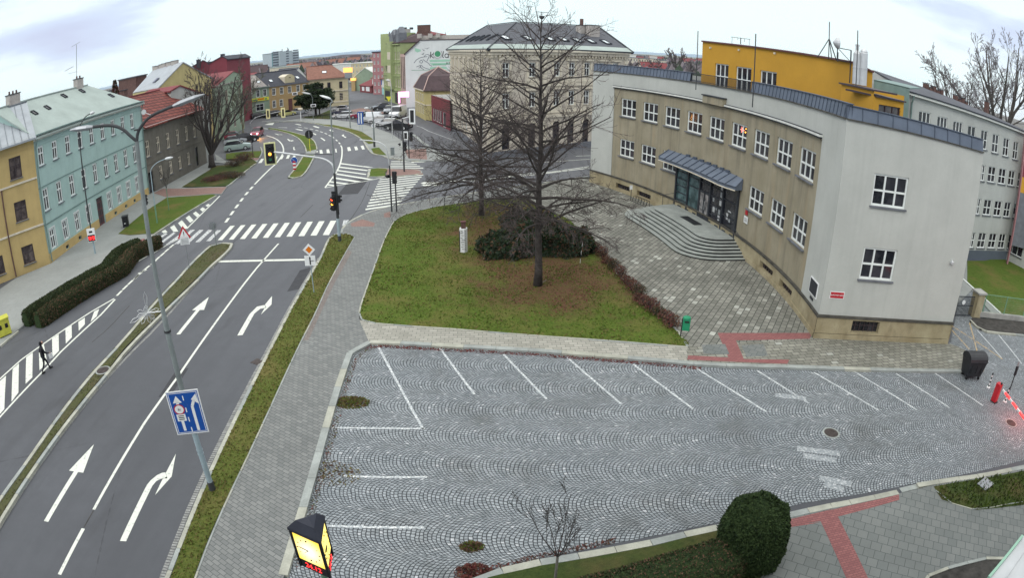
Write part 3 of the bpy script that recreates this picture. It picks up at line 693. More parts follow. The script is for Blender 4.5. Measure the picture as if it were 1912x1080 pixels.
kerb([('b7',395,222),('b7',325,350),('b7',235,600),('b7',153,830),('b7',122,930),('b7',138,978),('b7',180,1005),('px',760,608.5),('px',850,614.5),('px',985,625.5),('px',1130,636),('px',1284,648)],.09,.15,step=1.0,mat='kerb_stone',name='lawn_edging')
kerb([('px',1284,647),('c6',1290,300),('c6',1200,210)],.12,.14,step=1.0,mat='kerb_grey',name='lawn_edging')
kerb([('b7',395,222),('b7',460,175),('b7',560,145),('b7',700,110),('b7',860,85),('b7',1060,60),('b7',1246,35),('px',972,366)],.09,.15,step=1.0,mat='kerb_stone',name='lawn_edging')
vin=[('c8',660,130),('c8',590,300),('c8',470,500),('c8',300,800),('c8',170,1060),('px',450.4,766),('px',382,914),('px',320,1074),('px',305,1110)]
vout=[('c8',890,112),('c8',830,210),('c8',645,540),('c8',535,800),('c8',395,1070),('px',479,816),('px',396,988),('px',350,1110)]
VERGE=GP([('c8',680,95),('c8',760,78),('c8',850,85)]+vout+list(reversed(vin)),.14)
bumpy('verge','verge_ground',VERGE,.12,.03)
kerb([('c8',850,82),('c8',760,76),('c8',690,92),('c8',652,132),('c8',584,300),('c8',462,505),('c8',292,802),('c8',160,1062),('px',447.5,766),('px',378,914),('px',315,1074),('px',300,1108)],.17,.13,name='kerb')
kerb([('c8',893,112),('c8',836,210),('c8',651,540),('c8',541,800),('c8',401,1070),('px',481,816),('px',399,988),('px',354,1110)],.07,.14,name='lawn_edging',mat='kerb_grey')
kerb([('c8',570,300),('c8',448,505),('c8',276,802),('c8',140,1066),('px',441,766),('px',368,914),('px',305,1074),('px',290,1108)],.19,.012,-.02,mat='gutter',step=.13,name='sett_gutter',gap=.035)
kerb([('c8',690,92),('px',637,437),('b7',0,266),('b7',60,216),('b7',200,146),('b7',370,104),('px',781,376),('px',830,368),('px',900,357.5),('px',1000,343),('px',1098,329)],.18,.13,smo=1)
ml=[(329,519.4),(295,554),(223,640),(172,693),(118.5,760),(50,858),(0,926),(-40,990)]
mr=[(366.7,519),(322,562),(233.6,648),(198.7,693),(142,760),(0,964),(-30,1015)]
tip=[(425,469),(434,457),(433,453),(412,452.5),(393,457),(382,468),(352,495)]
MED=GP(tip+ml+list(reversed(mr)),.12)
bumpy('median_strip','median_ground',MED,.09,.03)
kerb([(-34,985)]+[(x+3.5,y+1) for x,y in reversed(ml[:-1])]+[(354,495),(383,467),(394,457.5),(412,453),(432,453.5),(434,457),(424,470),(401,490),(390,500)]+[(x+5,y+1) for x,y in mr],.21,.145,name='kerb',step=1.1)
kerb([('a2',1800,990),(395,500),(372,523),(298,607),(225,679),(155,760),(0,986),(-30,1035)],.17,.012,-.02,mat='gutter',step=.13,name='sett_gutter',gap=.035)
paveL=[('a2',430,965),('a2',1215,385),('e3',270,690),('e3',420,620),('e3',990,300),('e3',1010,270),('e3',1090,290),('e3',1020,385),('e3',670,605),('e3',470,735),('e3',210,910),('e2',310,440),('e2',30,455),('a2',700,770),('a2',460,960),('a3',250,200),('a3',0,400),(-60,640),(-60,560),('a2',280,1075)]
sheet('pavement','sidewalk',[('px',-80,600)]+[(29,520)]+[(95.5,492)]+[('a2',1215,383),('e3',275,688),('e3',420,615),('e3',990,297),('e3',1015,262),('e3',1110,270),('e3',1085,292),('e3',1020,385),('e3',670,605),('e3',740,612),('e3',1240,598),('e3',1175,690),('e3',1060,690),('e3',800,712),('e3',480,735),('e3',210,910),('e2',310,440),('e2',480,460),('e2',730,440),('e2',860,448),('e2',745,500),('e2',700,530),('e2',510,650),('e1',200,400),('e1',0,585),('px',-80,720)],.11,-.02)
patches([[('e3',320,680),('e3',420,625),('e3',740,620),('e3',1235,602),('e3',1170,686),('e3',1060,686),('e3',800,708),('e3',500,720),('e3',470,730)]],'red_paving_band','paver_rust',.115)
patches([[('e2',490,560),('e2',690,505),('e2',700,525),('e2',512,640)]],'tactile_paving','paver_red',.116)
GRA=GP([('e3',480,735),('e3',800,714),('e3',1055,694),('e3',1100,705),('e3',500,1068),('e2',860,400),('e2',830,428),('e2',480,452),('e2',312,438),('e3',210,910)],.13)
bumpy('grass_island','grass_ground',GRA,.12,.04)
kerb([('e2',745,492),('e2',900,395),('e3',500,1075),('e3',800,885),('e3',1000,765),('e3',1105,708)],.17,.13)
kerb([('e1',0,580),('e1',230,390)],.16,.13);kerb([('e2',510,648),('e2',700,530)],.16,.13)
GRB=GP([('e3',670,603),('e3',1020,385),('e3',1090,330),('e3',1360,318),('e3',1400,240),('e3',1550,240),('e3',1620,290),('e3',1600,312),('e3',1470,400),('e3',1300,550),('e3',1230,588),('e3',980,600)],.13)
bumpy('grass_island','grass_dark',GRB,.12,.04)
kerb([('e3',1235,592),('e3',1300,552),('e3',1470,402),('e3',1560,330),('e3',1605,305)],.17,.13)
GRC=GP([('d1',455,935),('d1',700,905),('d1',1000,885),('d1',1170,880),('d1',1150,960),('d1',1100,1010),('d1',900,1030),('d1',455,1050)],.12)
bumpy('grass_island','grass_ground',GRC,.11,.03)
kerb([('d1',1130,1015),('d1',1165,960),('d1',1185,880),('d1',1150,800)],.17,.13)
sheet('pavement','sidewalk',[('e3',1085,292),('e3',1110,270),('d1',230,940),('d1',430,1070),('d1',960,1050),('d1',1130,1020),('e3',1605,312),('e3',1400,240),('e3',1360,318)],.10,-.02)
patches([[('d1',720,1010),('d1',1130,1025),('d1',1080,1075),('d1',700,1075)]],'tactile_paving','paver_rust',.11)
I1=[('d2',-200,520),('d2',0,545),('d2',200,590),('d2',450,655),('d2',620,710),('d2',710,770),('d2',765,870),('d2',775,955),('d2',560,1005),('d2',545,920),('d2',490,820),('d2',400,725),('d2',240,645),('d2',0,580),('d2',-200,545)]
bumpy('median_strip','grass_ground',GP(I1,.12),.10,.03,1.5)
kerb(I1[:8],.17,.13);kerb(list(reversed(I1[8:])),.17,.13)
I2=[('d4',180,560),('d4',330,395),('d4',430,250),('d4',500,130),('d4',530,95),('d4',720,105),('d4',690,180),('d4',600,350),('d4',520,470),('d4',430,540),('d4',300,560)]
bumpy('median_strip','grass_ground',GP(I2,.12),.10,.03)
kerb([('d4',525,95)]+[('d4',490,130),('d4',420,250),('d4',325,390),('d4',175,560),('d4',310,560),('d4',430,545),('d4',525,473),('d4',605,352),('d4',697,180),('d4',725,105)],.17,.13)
sheet('pavement','sidewalk',[('d4',530,93),('d2',560,1007),('d2',775,958),('d4',722,103)],.10,-.02)
r_edge=[('d2',-250,420),('d2',0,400),('d2',230,392),('d2',460,398),('d2',700,425),('d2',900,478),('d2',1120,515),('d2',1400,592),('d2',1620,700),('d3',420,790),('d3',470,880),('d3',520,960),('d3',560,1010),('d3',640,1055),('d3',840,1085),('a8',600,462),('a8',740,482),('a8',960,495)]
kerb(r_edge,.17,.13,smo=1)
V2=[('d2',700,415),('d2',900,455),('d2',1120,465),('d2',1400,525),('d3',170,540),('d3',380,600),('d3',590,735),('d3',640,830),('d3',520,850),('d3',430,780),('d3',300,690),('d3',130,600),('d2',1400,588),('d2',1120,512),('d2',900,474)]
sheet('footpath','sidewalk',[('d2',-250,418),('d2',0,396)]+[('d2',230,388),('d2',460,394),('d2',700,421),('d2',900,474),('d2',1120,512),('d2',1400,588),('d2',1620,697),('d3',420,786),('d3',520,955),('d3',560,1006),('d3',640,1051),('a8',600,458),('a8',740,478),('a8',960,490),('px',860,300),('a8',970,365),('a8',850,385),('a8',750,330),('a8',740,290),('d3',1190,780),('d3',980,640),('d3',600,500),('d3',170,400),('d3',0,385),('d2',1120,355),('d2',700,340),('d2',480,330),('d2',200,370)],.10,-.02)
bumpy('verge','verge_ground',GP(V2,.13),.12,.03)
V3=[('d3',570,945),('d3',640,930),('d3',730,920),('d3',880,1075),('d3',700,1060),('d3',620,1030)]
bumpy('grass_island','grass_ground',GP(V3,.13),.12,.03)
V4=[('d2',480,326),('d2',560,290),('d2',800,265),('d2',1060,150),('d2',1110,340),('d2',700,335)]
bumpy('grass_island','grass_dark',GP(V4,.13),.12,.03)
patches([[('a8',760,390),('a8',850,388),('a8',960,378),('a8',970,480),('a8',800,470)]],'tactile_paving','paver_rust',.106)
patches([[('d3',170,165),('d3',340,130),('d3',540,130),('d3',640,200),('d3',860,200),('d3',860,240),('d3',500,260),('d3',300,210),('d3',170,210)]],'brown_surfacing','paver_rust',.012)
sheet('traffic_island','paver_rust',[('d5',690,380),('d5',760,385),('d5',1340,388),('d5',1400,480),('d5',880,518),('d5',650,535)],.10,-.02)
bumpy('grass_island','grass_ground',GP([('d5',345,385),('d5',480,365),('d5',640,375),('d5',690,395),('d5',640,450),('d5',650,520),('d5',480,535),('d5',315,530)],.13),.12,.03)
kerb([('d5',300,545),('d5',325,380)],.30,.12);kerb([('d5',325,378),('d5',480,358),('d5',660,370)],.15,.13);kerb([('d5',310,535),('d5',480,540),('d5',660,525)],.15,.13)
kerb([('d5',660,370),('d5',760,383),('d5',1345,386),('d5',1410,484),('d5',880,522),('d5',650,540)],.14,.12)
# ------------------------------------------------------------------ painted markings
line([(175,952.5),(271,788.6),(326,712),(333,702.7),(456.4,529.5),(480,500),(520,455)],.14,name='lane_line')
line([(111,1074),(155.5,988)],.17,name='lane_line')
line([(409,488.5),(582,485)],.38,name='stop_line')
patches(series([('a6',125,980),('a6',165,980),('a6',275,852),('a6',235,855)],[('a6',1045,935),('a6',1100,935),('a6',1165,808),('a6',1115,810)],10),'zebra_crossing',world=True)
patches(series([('e2',1120,587),('e2',1185,585),('e2',1420,380),('e2',1360,380)],[('e2',1580,545),('e2',1640,542),('e2',1800,385),('e2',1740,385)],4)+[GP([('a6',1215,858),('a6',1245,845),('a6',1275,803),('a6',1228,806)])],'zebra_crossing','road_paint_worn',world=True)
line([(57.7,610),(206,519),(275,478.5)],.15);line([(283.7,474.6),(309.7,459),(335.6,445)],.15)
hb=[[('e2',555,650),('e2',630,628),('e2',675,785),('e2',600,815)],[('e2',425,738),('e2',492,708),('e2',525,862),('e2',452,902)],[('e2',275,842),('e2',350,810),('e2',372,940),('e2',292,990)],[('e2',130,945),('e2',205,902),('e2',212,1030),('e2',140,1068)],[('a3',735,15),('a3',772,-5),('a3',778,58),('a3',738,85)],[('a3',655,65),('a3',692,42),('a3',695,110),('a3',658,132)],[('a3',582,110),('a3',618,95),('a3',615,155),('a3',575,178)],[('a3',508,160),('a3',540,152),('a3',535,205),('a3',497,226)],[('a3',420,232),('a3',462,212),('a3',452,252),('a3',408,280)],[('a3',332,300),('a3',372,282),('a3',366,305),('a3',322,332)],[('a3',800,-30),('a3',845,-55),('a3',855,15),('a3',815,38)]]
patches(hb,'hatched_marking')
patches([[('e2',750,540),('e2',750,515),('e2',880,440),('e2',905,450)],[('e2',770,600),('e2',775,570),('e2',1000,425),('e2',1025,440)],[('e2',850,615),('e2',880,590),('e2',1110,415),('e2',1140,430),('e2',905,610)],[('e2',1000,590),('e2',1180,460),('e2',1200,490),('e2',1040,598)]],'zebra_crossing','road_paint_worn')
patches([[('e2',770,620),('e2',800,640),('e2',830,690),('e2',785,730)],[('e2',870,625),('e2',960,615),('e2',940,640),('e2',890,660)],[('e2',935,405),('e2',990,378),('e2',1025,412),('e2',970,430)],[('e2',1060,345),('e2',1120,310),('e2',1180,405),('e2',1110,410)],[('e2',1175,285),('e2',1230,240),('e2',1325,355),('e2',1250,370)],[('e2',1285,210),('e2',1335,172),('e2',1400,245),('e2',1350,280)],[('e2',1390,145),('e2',1430,115),('e2',1490,165),('e2',1450,200)],[('e2',1490,85),('e2',1530,55),('e2',1572,80),('e2',1530,120)],[('e2',1570,30),('e2',1610,5),('e2',1640,20),('e2',1600,50)]],'hatched_marking')
line([('e2',1300,365),('e2',1670,0),('e3',1150,715)],.16)
D1=[('e2',1085,615),('e2',1015,675),('e2',950,735),('e2',880,795),('e2',822,852),('e2',730,925),('e2',655,990),('e2',585,1055),('a3',990,28),('a3',948,65),('a3',908,102),('a3',870,138),('a3',830,178)]
def dashes(cs,ln,w,name='lane_dashes',z=.005,mat='road_paint'):
 b=MB(mat);pl=[G(c,z) for c in cs]
 for i,p in enumerate(pl):
  t=(pl[min(i+1,len(pl)-1)]-pl[max(i-1,0)]).normalized();n=Vector((t.y,-t.x))*w/2;a=p-t*ln/2;c=p+t*ln/2
  pp=fixup([tuple(a-n),tuple(c-n),tuple(c+n),tuple(a+n)]);b.poly([(x,y,z) for x,y in pp])
 return struct(b.build(name))
dashes(D1,.9,.2)
line([('a3',795,215),('a3',630,310),('a3',290,540),('a3',150,640),('a3',0,775),(-40,745)],.16)
line([('a3',800,222),('a3',700,330),('a3',420,590),('a3',330,690),('a3',100,930),('a3',0,1040),(-40,820)],.16)
hw=[[('a3',655,305),('a3',690,288),('a3',672,340),('a3',630,378)],[('a3',545,378),('a3',590,348),('a3',590,395),('a3',548,440)],[('a3',455,430),('a3',498,402),('a3',500,485),('a3',458,530)],[('a3',362,495),('a3',408,465),('a3',410,580),('a3',365,625)],[('a3',270,560),('a3',305,535),('a3',330,665),('a3',275,715)],[('a3',182,625),('a3',228,592),('a3',225,765),('a3',178,810)],[('a3',88,705),('a3',132,668),('a3',128,870),('a3',80,935)],[('a3',0,790),('a3',42,752),('a3',30,985),('a3',0,1020),('a3',-90,1050),('a3',-90,860)]]
patches(hw,'hatched_marking','road_paint')
def arrow_straight(tail,tipp,name='arrow_marking',w=.25,hw_=.42,hl=2.0):
 a=G(tail,.006);c=G(tipp,.006);t=(c-a).normalized();n=Vector((t.y,-t.x));h=c-t*hl
 b=MB('road_paint');z=.006
 for pp in([a-n*w/2,h-n*w/2,h+n*w/2,a+n*w/2],[h-n*hw_,c,h+n*hw_]):pp=fixup([tuple(x) for x in pp]);b.poly([(x,y,z) for x,y in pp])
 return struct(b.build(name))
arrow_straight(('a4',290,725),('a4',592,238));arrow_straight(('a3',1240,465),('a3',1452,205))
patches([[('a4',755,848),('a4',795,850),('a4',960,500),('a4',925,495)],[('a4',925,495),('a4',960,500),('a4',985,470),('a4',950,465)],[('a4',950,465),('a4',985,470),('a4',1015,455),('a4',990,432)],[('a4',990,432),('a4',1015,455),('a4',1055,452),('a4',1042,415),('a4',1020,418)],[('a4',1108,298),('a4',1082,440),('a4',977,558),('a4',1022,462),('a4',1052,440),('a4',1045,418)]],'arrow_marking')
patches([[('px',443,627),('px',453,626),('px',475,586),('px',466,587)],[('px',466,587),('px',475,586),('px',486,577),('px',480,573)],[('px',480,573),('px',486,577),('px',497,575),('px',494,570)],[('px',508,553),('px',507,569),('px',487,588),('px',494,576),('px',496,572),('px',495,569)]],'arrow_marking')
dashes([('a6',207,805),('a6',250,742),('a6',293,682),('a6',335,625),('a6',378,570),('a6',420,522)],1.5,.28)
line([('a6',448,490),('a6',560,375),('a6',640,305),('a6',680,250),('a6',703,205),('a6',700,165),('a6',680,125),('a6',630,85),('a6',550,60)],.22,smo=1,name='edge_line')
patches([[('a6',480,303),('a6',510,300),('a6',530,265),('a6',508,265)],[('a6',620,280),('a6',640,275),('a6',650,245),('a6',632,245)],[('a6',665,270),('a6',690,268),('a6',705,235),('a6',682,235)],[('a6',722,265),('a6',748,262),('a6',760,232),('a6',738,232)],[('a6',780,255),('a6',800,255),('a6',812,232),('a6',790,232)]],'zebra_crossing')
patches([[('d2',x0,1045-(x0-860)*.08),('d2',x0+62,1043-(x0-860)*.08),('d2',x0+42,965-(x0-860)*.08),('d2',x0-8,970-(x0-860)*.08)] for x0 in(835,975)]+[[('d2',1150,1020),('d2',1180,1020),('d2',1165,945),('d2',1140,950)],[('d2',1400,995),('d2',1465,985),('d2',1440,910),('d2',1385,918)],[('d2',1550,980),('d2',1608,970),('d2',1580,900),('d2',1525,905)],[('d2',1690,965),('d2',1740,955),('d2',1710,880),('d2',1655,890)],[('d2',760,1020),('d2',795,1015),('d2',795,990),('d2',765,995)]],'zebra_crossing')
line([('a6',1170,375),('a6',1200,310),('a6',1215,240),('a6',1215,170),('d2',1255,880)],.20,smo=1,name='edge_line')
dashes([('d2',1228,835),('d2',1172,778),('d2',1100,718),('d2',1035,682),('d2',955,642),('d2',865,608),('d2',775,578),('d2',665,552),('d2',550,528),('d2',430,512)],1.8,.22)
line([('d2',0,517),('d2',165,520)],.25,name='lane_line')
arrs=[[(320,450),(380,448),(460,462),(450,475),(380,462)],[(690,490),(730,485),(825,515),(815,530),(740,512)],[(330,548),(380,548),(495,572),(485,585),(390,568)],[(670,630),(690,625),(765,655),(750,672)],[(840,725),(870,725),(945,775),(925,790)],[(1020,570),(1060,555),(1105,585),(1100,602),(1050,590)],[(1270,680),(1310,655),(1325,672),(1310,685),(1370,715),(1350,728)],[(172,752),(195,748),(240,782),(220,798)],[(240,782),(295,772),(303,790),(245,798)],[(295,915),(320,908),(322,955),(345,962),(330,975),(302,968)],[(1620,735),(1650,712),(1690,722),(1665,745)],[(0,655),(70,652),(75,668),(0,675)]]
patches([[('d2',*p) for p in a] for a in arrs],'arrow_marking')
patches([[('d1',1425,530),('d1',1460,535),('d1',1520,552),('d1',1590,548),('d1',1585,565),('d1',1515,568)],[('d1',1310,700),('d1',1335,700),('d1',1390,750),('d1',1365,758)],[('d8',510,600),('d8',600,575),('d8',690,565),('d8',660,605)]],'arrow_marking')
line([('d8',765,650),('d8',920,655)],.3);line([('d8',470,545),('d8',640,530),('d8',840,512)],.3);line([('d8',310,655),('d8',480,665),('d8',700,690)],.3,smo=0)
line([('d4',1175,440),('d4',940,760)],.17);line([('d4',940,765),('d4',1200,715),('d4',1728,635),('a6',1597,425)],.17)
tr=[[('d4',1255,262),('d4',1728,330),('d4',1728,345),('d4',1248,285)],[('d4',1230,335),('d5',285,405),('d5',280,425),('d4',1222,358)],[('d4',1190,402),('d5',260,485),('d5',250,503),('d4',1185,425)],[('d4',1170,472),('d5',400,590),('d5',290,600),('d4',1168,498)],[('d4',1090,545),('d5',160,635),('d5',30,650),('d4',1070,570)],[('d4',1035,628),('d4',1440,680),('d4',1340,695),('d4',1020,650)],[('d4',995,690),('d4',1200,715),('d4',1110,730),('d4',975,712)],[('d4',1728,325),('d5',400,350),('d5',290,355),('d4',1728,345)]]
patches(tr,'hatched_marking')
patches([[tuple(Vector(a).lerp(Vector(b),t)) for a,b in((A0,B0),(A1,B1),(A2,B2),(A3,B3))] for(A0,A1,A2,A3),(B0,B1,B2,B3) in[(GP([('d5',530,592),('d5',1410,492),('d5',1410,508),('d5',525,608)],.006),GP([('a8',405,932),('a8',720,885),('a8',700,900),('a8',405,946)],.006))] for t in[i/11 for i in range(12)]],'zebra_crossing',world=True)
patches(series([('d5',765,226),('d5',1160,218),('d5',1160,228),('d5',760,236)],[('d5',730,350),('d5',1410,358),('d5',1405,374),('d5',720,362)],5),'zebra_crossing',world=True)
patches([[('d5',1170,238),('d5',1430,238),('d5',1430,250),('d5',1170,250)]],'zebra_crossing')
patches([[('d6',35,735),('d6',80,722),('d6',400,722),('d6',400,742),('d6',80,745)],[('d6',45,755),('d6',300,752),('d6',300,768),('d6',80,772)]],'arrow_marking')
line([('d6',20,990),('d6',180,965),('d6',350,942)],.12);line([('px',836,339),('px',880,335),('px',930,332.5),('px',1000,326),('px',1100,314)],.25)
line([('d6',700,705),('d6',1000,680),('d6',1440,610),('px',1030,321),('px',1100,311)],.2);line([('px',1075,291.5),('px',1103,290.5)],.2);line([('px',1008,304),('px',1102,297)],.15)
line([('d3',1420,660),('d3',1600,810),('d3',1720,890)],.5,mat='kerb_grey',z=.02,name='drain_strip');line([('d3',1480,480),('d3',1600,520),('d3',1728,590),('px',850,263)],.15,mat='road_paint_worn')
# ------------------------------------------------------------------ lower right corner
zk=.13
bk=[('c2',550,985),('c2',900,890),('c2',1250,835),('c2',1912,715),('c3',90,755),('c3',370,685),('c3',640,620),('c3',1250,525),('c3',1480,470),('c3',1767,400),('c4',190,415),('c4',370,370),('c4',600,325),('c4',820,275)]
kerb([('px',870,1092)]+bk,.27,zk,step=1.15,smo=1)
kerb([('c4',840,262),('c4',990,225)],.27,.03,mat='kerb_grey',step=1.0,smo=0)
kerb([('c4',990,215),('c4',1140,190),('c4',1330,160),('c4',1540,135),('c4',1890,60),('px',1990,855)],.27,zk,step=1.15,smo=1)
lr=[('c3',900,600),('c3',1250,545),('c3',1767,415),('c4',370,385),('c4',830,290),('c4',1130,215),('c4',1907,70),('px',2000,870),('px',2100,1300),('px',1150,1250),('px',1300,1040)]
sheet('pavement','paver_slab',lr,.12,-.02)
patches([[('c3',1262,562),('c3',1767,440),('c4',190,445),('c4',370,400),('c4',600,350),('c4',828,298),('c4',832,345),('c4',520,432),('c4',300,490),('c4',560,1021),('c4',620,1160),('c4',450,1180),('c4',370,1021),('c4',150,530),('c4',0,550),('c3',1640,570),('c3',1262,628)]],'red_paving_band','paver_red',.125)
LR=GP([('c4',1130,228),('c4',1330,190),('c4',1540,160),('c4',1890,95),('px',2000,880),('px',2000,930),('c4',1510,430),('c4',1380,400),('c4',1200,340),('c4',1160,280)],.13)
bumpy('grass_island','grass_dark',LR,.125,.04)
kerb([('px',1990,930),('c4',1907,350),('c4',1510,432),('c4',1380,402),('c4',1200,342),('c4',1150,260)],.05,.14,mat='kerb_grey',name='lawn_edging')
sheet('planting_bed','dark_soil',[('c4',1060,1021),('c4',1300,922),('c4',1600,852),('c4',1740,855),('c4',1950,800),('c4',2000,1300),('c4',1000,1300)],.13,.0)
kerb([('c4',1000,1150),('c4',1060,1010),('c4',1300,915),('c4',1600,845),('c4',1740,850),('c4',1900,860)],.14,.16,mat='kerb_grey',name='lawn_edging',smo=0)
BED=GP([('px',880,1100),('c2',560,1000),('c2',900,915),('c2',1250,865),('c2',1912,745),('c3',90,790),('c3',370,715),('c3',640,650),('c3',1000,600),('px',1440,1000),('px',1420,1080),('px',1380,1180),('px',850,1200)],.13)
bumpy('planting_bed','grass_dark',BED,.125,.03)
sheet('yard_lawn','grass_ground',[('e8',520,330),('e8',680,330),('e8',770,310),('e8',820,300),('px',1960,520),('px',2000,640),('e8',1030,860),('e8',870,840),('e8',700,690),('e8',600,600),('e8',520,540)],.10,-.02)
sheet('pavement','sidewalk',[('e8',440,620),('e8',480,490),('e8',520,330),('e8',520,540),('e8',860,840),('e8',780,850),('e8',560,600),('e8',440,720)],.09,-.02)
kerb([('e8',480,490),('e8',600,600),('e8',700,690),('e8',860,840)],.16,.13,mat='frame_white')
sheet('planting_bed','dark_soil',[('e8',545,880),('e8',570,850),('e8',1040,890),('e8',1100,990),('e8',1030,1000),('e8',700,975),('e8',640,955),('e8',600,920)],.12,-.02)
kerb([('e8',550,870),('e8',600,925),('e8',640,958),('e8',720,980),('e8',1030,1008),('e8',1130,1020)],.16,.14,mat='kerb_stone')
def scatter(name,poly,n,mats,size,z,seed=1,up=.5,label=None,thin=None):
 r_=random.Random(seed);b=MB(*mats);xs=[p[0] for p in poly];ys=[p[1] for p in poly];k=0;tries=0
 def inside(x,y):
  c=False;j=len(poly)-1
  for i in range(len(poly)):
   if(poly[i][1]>y)!=(poly[j][1]>y) and x<(poly[j][0]-poly[i][0])*(y-poly[i][1])/(poly[j][1]-poly[i][1])+poly[i][0]:c=not c
   j=i
  return c
 while k<n and tries<n*30:
  tries+=1;x=r_.uniform(min(xs),max(xs));y=r_.uniform(min(ys),max(ys))
  if not inside(x,y):continue
  k+=1;a=r_.uniform(0,2*pi);s=size*r_.uniform(.5,1.5);h=s*up*r_.uniform(.3,2.2);mi=r_.randrange(len(mats));d=Vector((cos(a),sin(a)))*s*.5
  lx,ly=r_.uniform(-.4,.4)*s,r_.uniform(-.4,.4)*s
  b.poly([(x-d.x,y-d.y,z),(x+d.x,y+d.y,z),(x+lx,y+ly,z+h)],mi)
 o=b.build(name);return stuff(o)
scatter('grass',LAWN,42000,['blade_green','blade_green','blade_dry'],.10,.14,3,.38)
scatter('grass',VERGE,9000,['blade_green','blade_dry','blade_dry'],.08,.13,4,.45)
scatter('grass',MED,3500,['blade_dry','median_ground','blade_green'],.07,.10,5,.35)
scatter('grass',LR,2500,['blade_green','grass_dark'],.08,.15,6,.9)
scatter('fallen_leaves',GP(litter,.2),2600,['leaf_fallen','leaf_brown','leaf_red'],.09,.16,7,.25)
scatter('fallen_leaves',[(-8,29),(6,27),(9,34),(7,46),(-3,56),(-9,50)],1500,['leaf_fallen','leaf_brown','leaf_brown'],.08,.16,17,.25)
strip=smooth([G(p,.02) for p in[('px',546,1060),('px',575,965),('px',603,865),('px',640,730),('px',663,662),('px',700,647)]],1)
scatter('fallen_leaves',[tuple(p) for p in offs(strip,-.02)]+[tuple(p) for p in reversed(offs(strip,.22))],900,['leaf_fallen','leaf_brown','verge_ground'],.07,.02,8,.3)
strip=smooth([G(p,.02) for p in[('px',672,650),('px',700,644),('px',757,647),('px',900,655),('px',1000,660),('px',1105,669),('px',1222,678),('px',1310,686)]],1)
scatter('fallen_leaves',[tuple(p) for p in offs(strip,-.25)]+[tuple(p) for p in reversed(offs(strip,.28))],3600,['leaf_fallen','leaf_red','leaf_fallen'],.08,.02,9,.3)
strip=smooth([G(p,.02) for p in[('px',850,1085),('px',960,1050),('px',1060,1030),('px',1150,1010)]],1)
scatter('fallen_leaves',[tuple(p) for p in offs(strip,-.12)]+[tuple(p) for p in reversed(offs(strip,.1))],700,['leaf_fallen','leaf_brown'],.07,.02,10,.3)
def tuft(name,p,r,n,mats,label,seed):
 c=G(p,.02);r_=random.Random(seed);b=MB(*mats)
 for i in range(n):
  a=r_.uniform(0,2*pi);d=r*math.sqrt(r_.random());x=c.x+cos(a)*d*1.25;y=c.y+sin(a)*d*.8;t=r_.uniform(0,2*pi);s=.05*r_.uniform(.6,1.5);h=r_.uniform(.02,.12)*(1-d/r*.6)
  b.poly([(x-cos(t)*s,y-sin(t)*s,.015),(x+cos(t)*s,y+sin(t)*s,.015),(x+r_.uniform(-.05,.05),y+r_.uniform(-.05,.05),.02+h)],r_.randrange(len(mats)))
 return tag(b.build(name),label,'weeds')
tuft('weed_patch',(657,752),.62,1100,['blade_green','blade_dry','leaf_brown'],'patch of green weeds between the setts near the left kerb',1)
tuft('weed_patch',(881,1022),.30,420,['blade_green','leaf_brown','leaf_brown'],'small brown and green weed patch growing alone in the setts',2)
tuft('weed_patch',(885,1069),.45,700,['leaf_red','leaf_fallen','leaf_brown'],'clump of reddish weeds against the bottom kerb of the car park',3)
tuft('weed_patch',(620,885),.9,260,['leaf_brown','blade_dry'],'thin scattered weeds beside the parking line near the left kerb',4)
def manhole(p,r,label,z=.02,group=None):
 c=G(p,z);t=place('manhole_cover',label,'manhole cover',(c.x,c.y,z),group)
 b=MB('kerb_grey');b.lathe((c.x,c.y,z-.01),[(r*1.22,0),(r*1.22,.014),(r*1.0,.014)],28);b.build('frame',t)
 b=MB('iron','leaf_brown');b.lathe((c.x,c.y,z),[(r*.98,0),(r*.98,.012),(0.01,.012)],28)
 for i in range(-3,4):
  h=math.sqrt(max(0,.8-(i/4.2)**2))*r;b.box((c.x+i*r/4.2,c.y,z+.015),(.03,h*2,.01))
 b.build('lid',t)
manhole((1552,809),.33,'rusty round manhole cover in the middle of the car park setts')
manhole(('a3',715,715),.38,'round manhole cover set in the planted median strip',.13)
manhole(('b8',597,732),.33,'dark round manhole cover near the barrier in the car park setts')
c=G(('px',480,676),.004);b=MB('iron');b.box((c.x,c.y,.006),(.5,.5,.012),R(-25))
tag(b.build('drain_grate'),'square iron drain grate in the road beside the verge','drain grate')
c=G(('px',1840,905),.15);tag(MB('steel').box((c.x,c.y,.16),(.8,.6,.05),R(20)).build('ground_hatch'),'small grey metal hatch lying in the grass at lower right','hatch')
def ridge(name,mat,dist,pts,depth=600,z0=-5):
 "a long hill: crest heights traced along the skyline, falling away to the ground in front and behind"
 cr_=[]
 for p in pts:
  v=AT(p,dist);cr_.append((v,HT(p,v)))
 b=MB(mat);n=len(cr_)
 from mathutils import noise
 dense=[]
 for i in range(n-1):
  for k in range(12):
   f=k/12;v=cr_[i][0].lerp(cr_[i+1][0],f);h=cr_[i][1]*(1-f)+cr_[i+1][1]*f
   dense.append((v,h*(1+.05*noise.noise(Vector((v.x*.004,v.y*.004,1))))+dist*.0010*noise.noise(Vector((v.x*.02,v.y*.02,7)))))
 rows=[]
 for f,hf in((-1,0),(-.7,.18),(-.4,.55),(-.15,.9),(0,1),(.4,.6),(1,0)):
  row=[]
  for v,h in dense:
   u=v.normalized();pnt=v+u*depth*f;row.append((pnt.x,pnt.y,z0+(h-z0)*hf))
  rows.append(row)
 for j in range(len(rows)-1):
  for i in range(len(dense)-1):b.poly([rows[j][i],rows[j][i+1],rows[j+1][i+1],rows[j+1][i]])
 o=b.build(name,smooth=True);return struct(o)
k=MB_('hill_far');k.col((.20,.29,.38));k.rough(1)  # the blue of distant air is painted into this hill colour
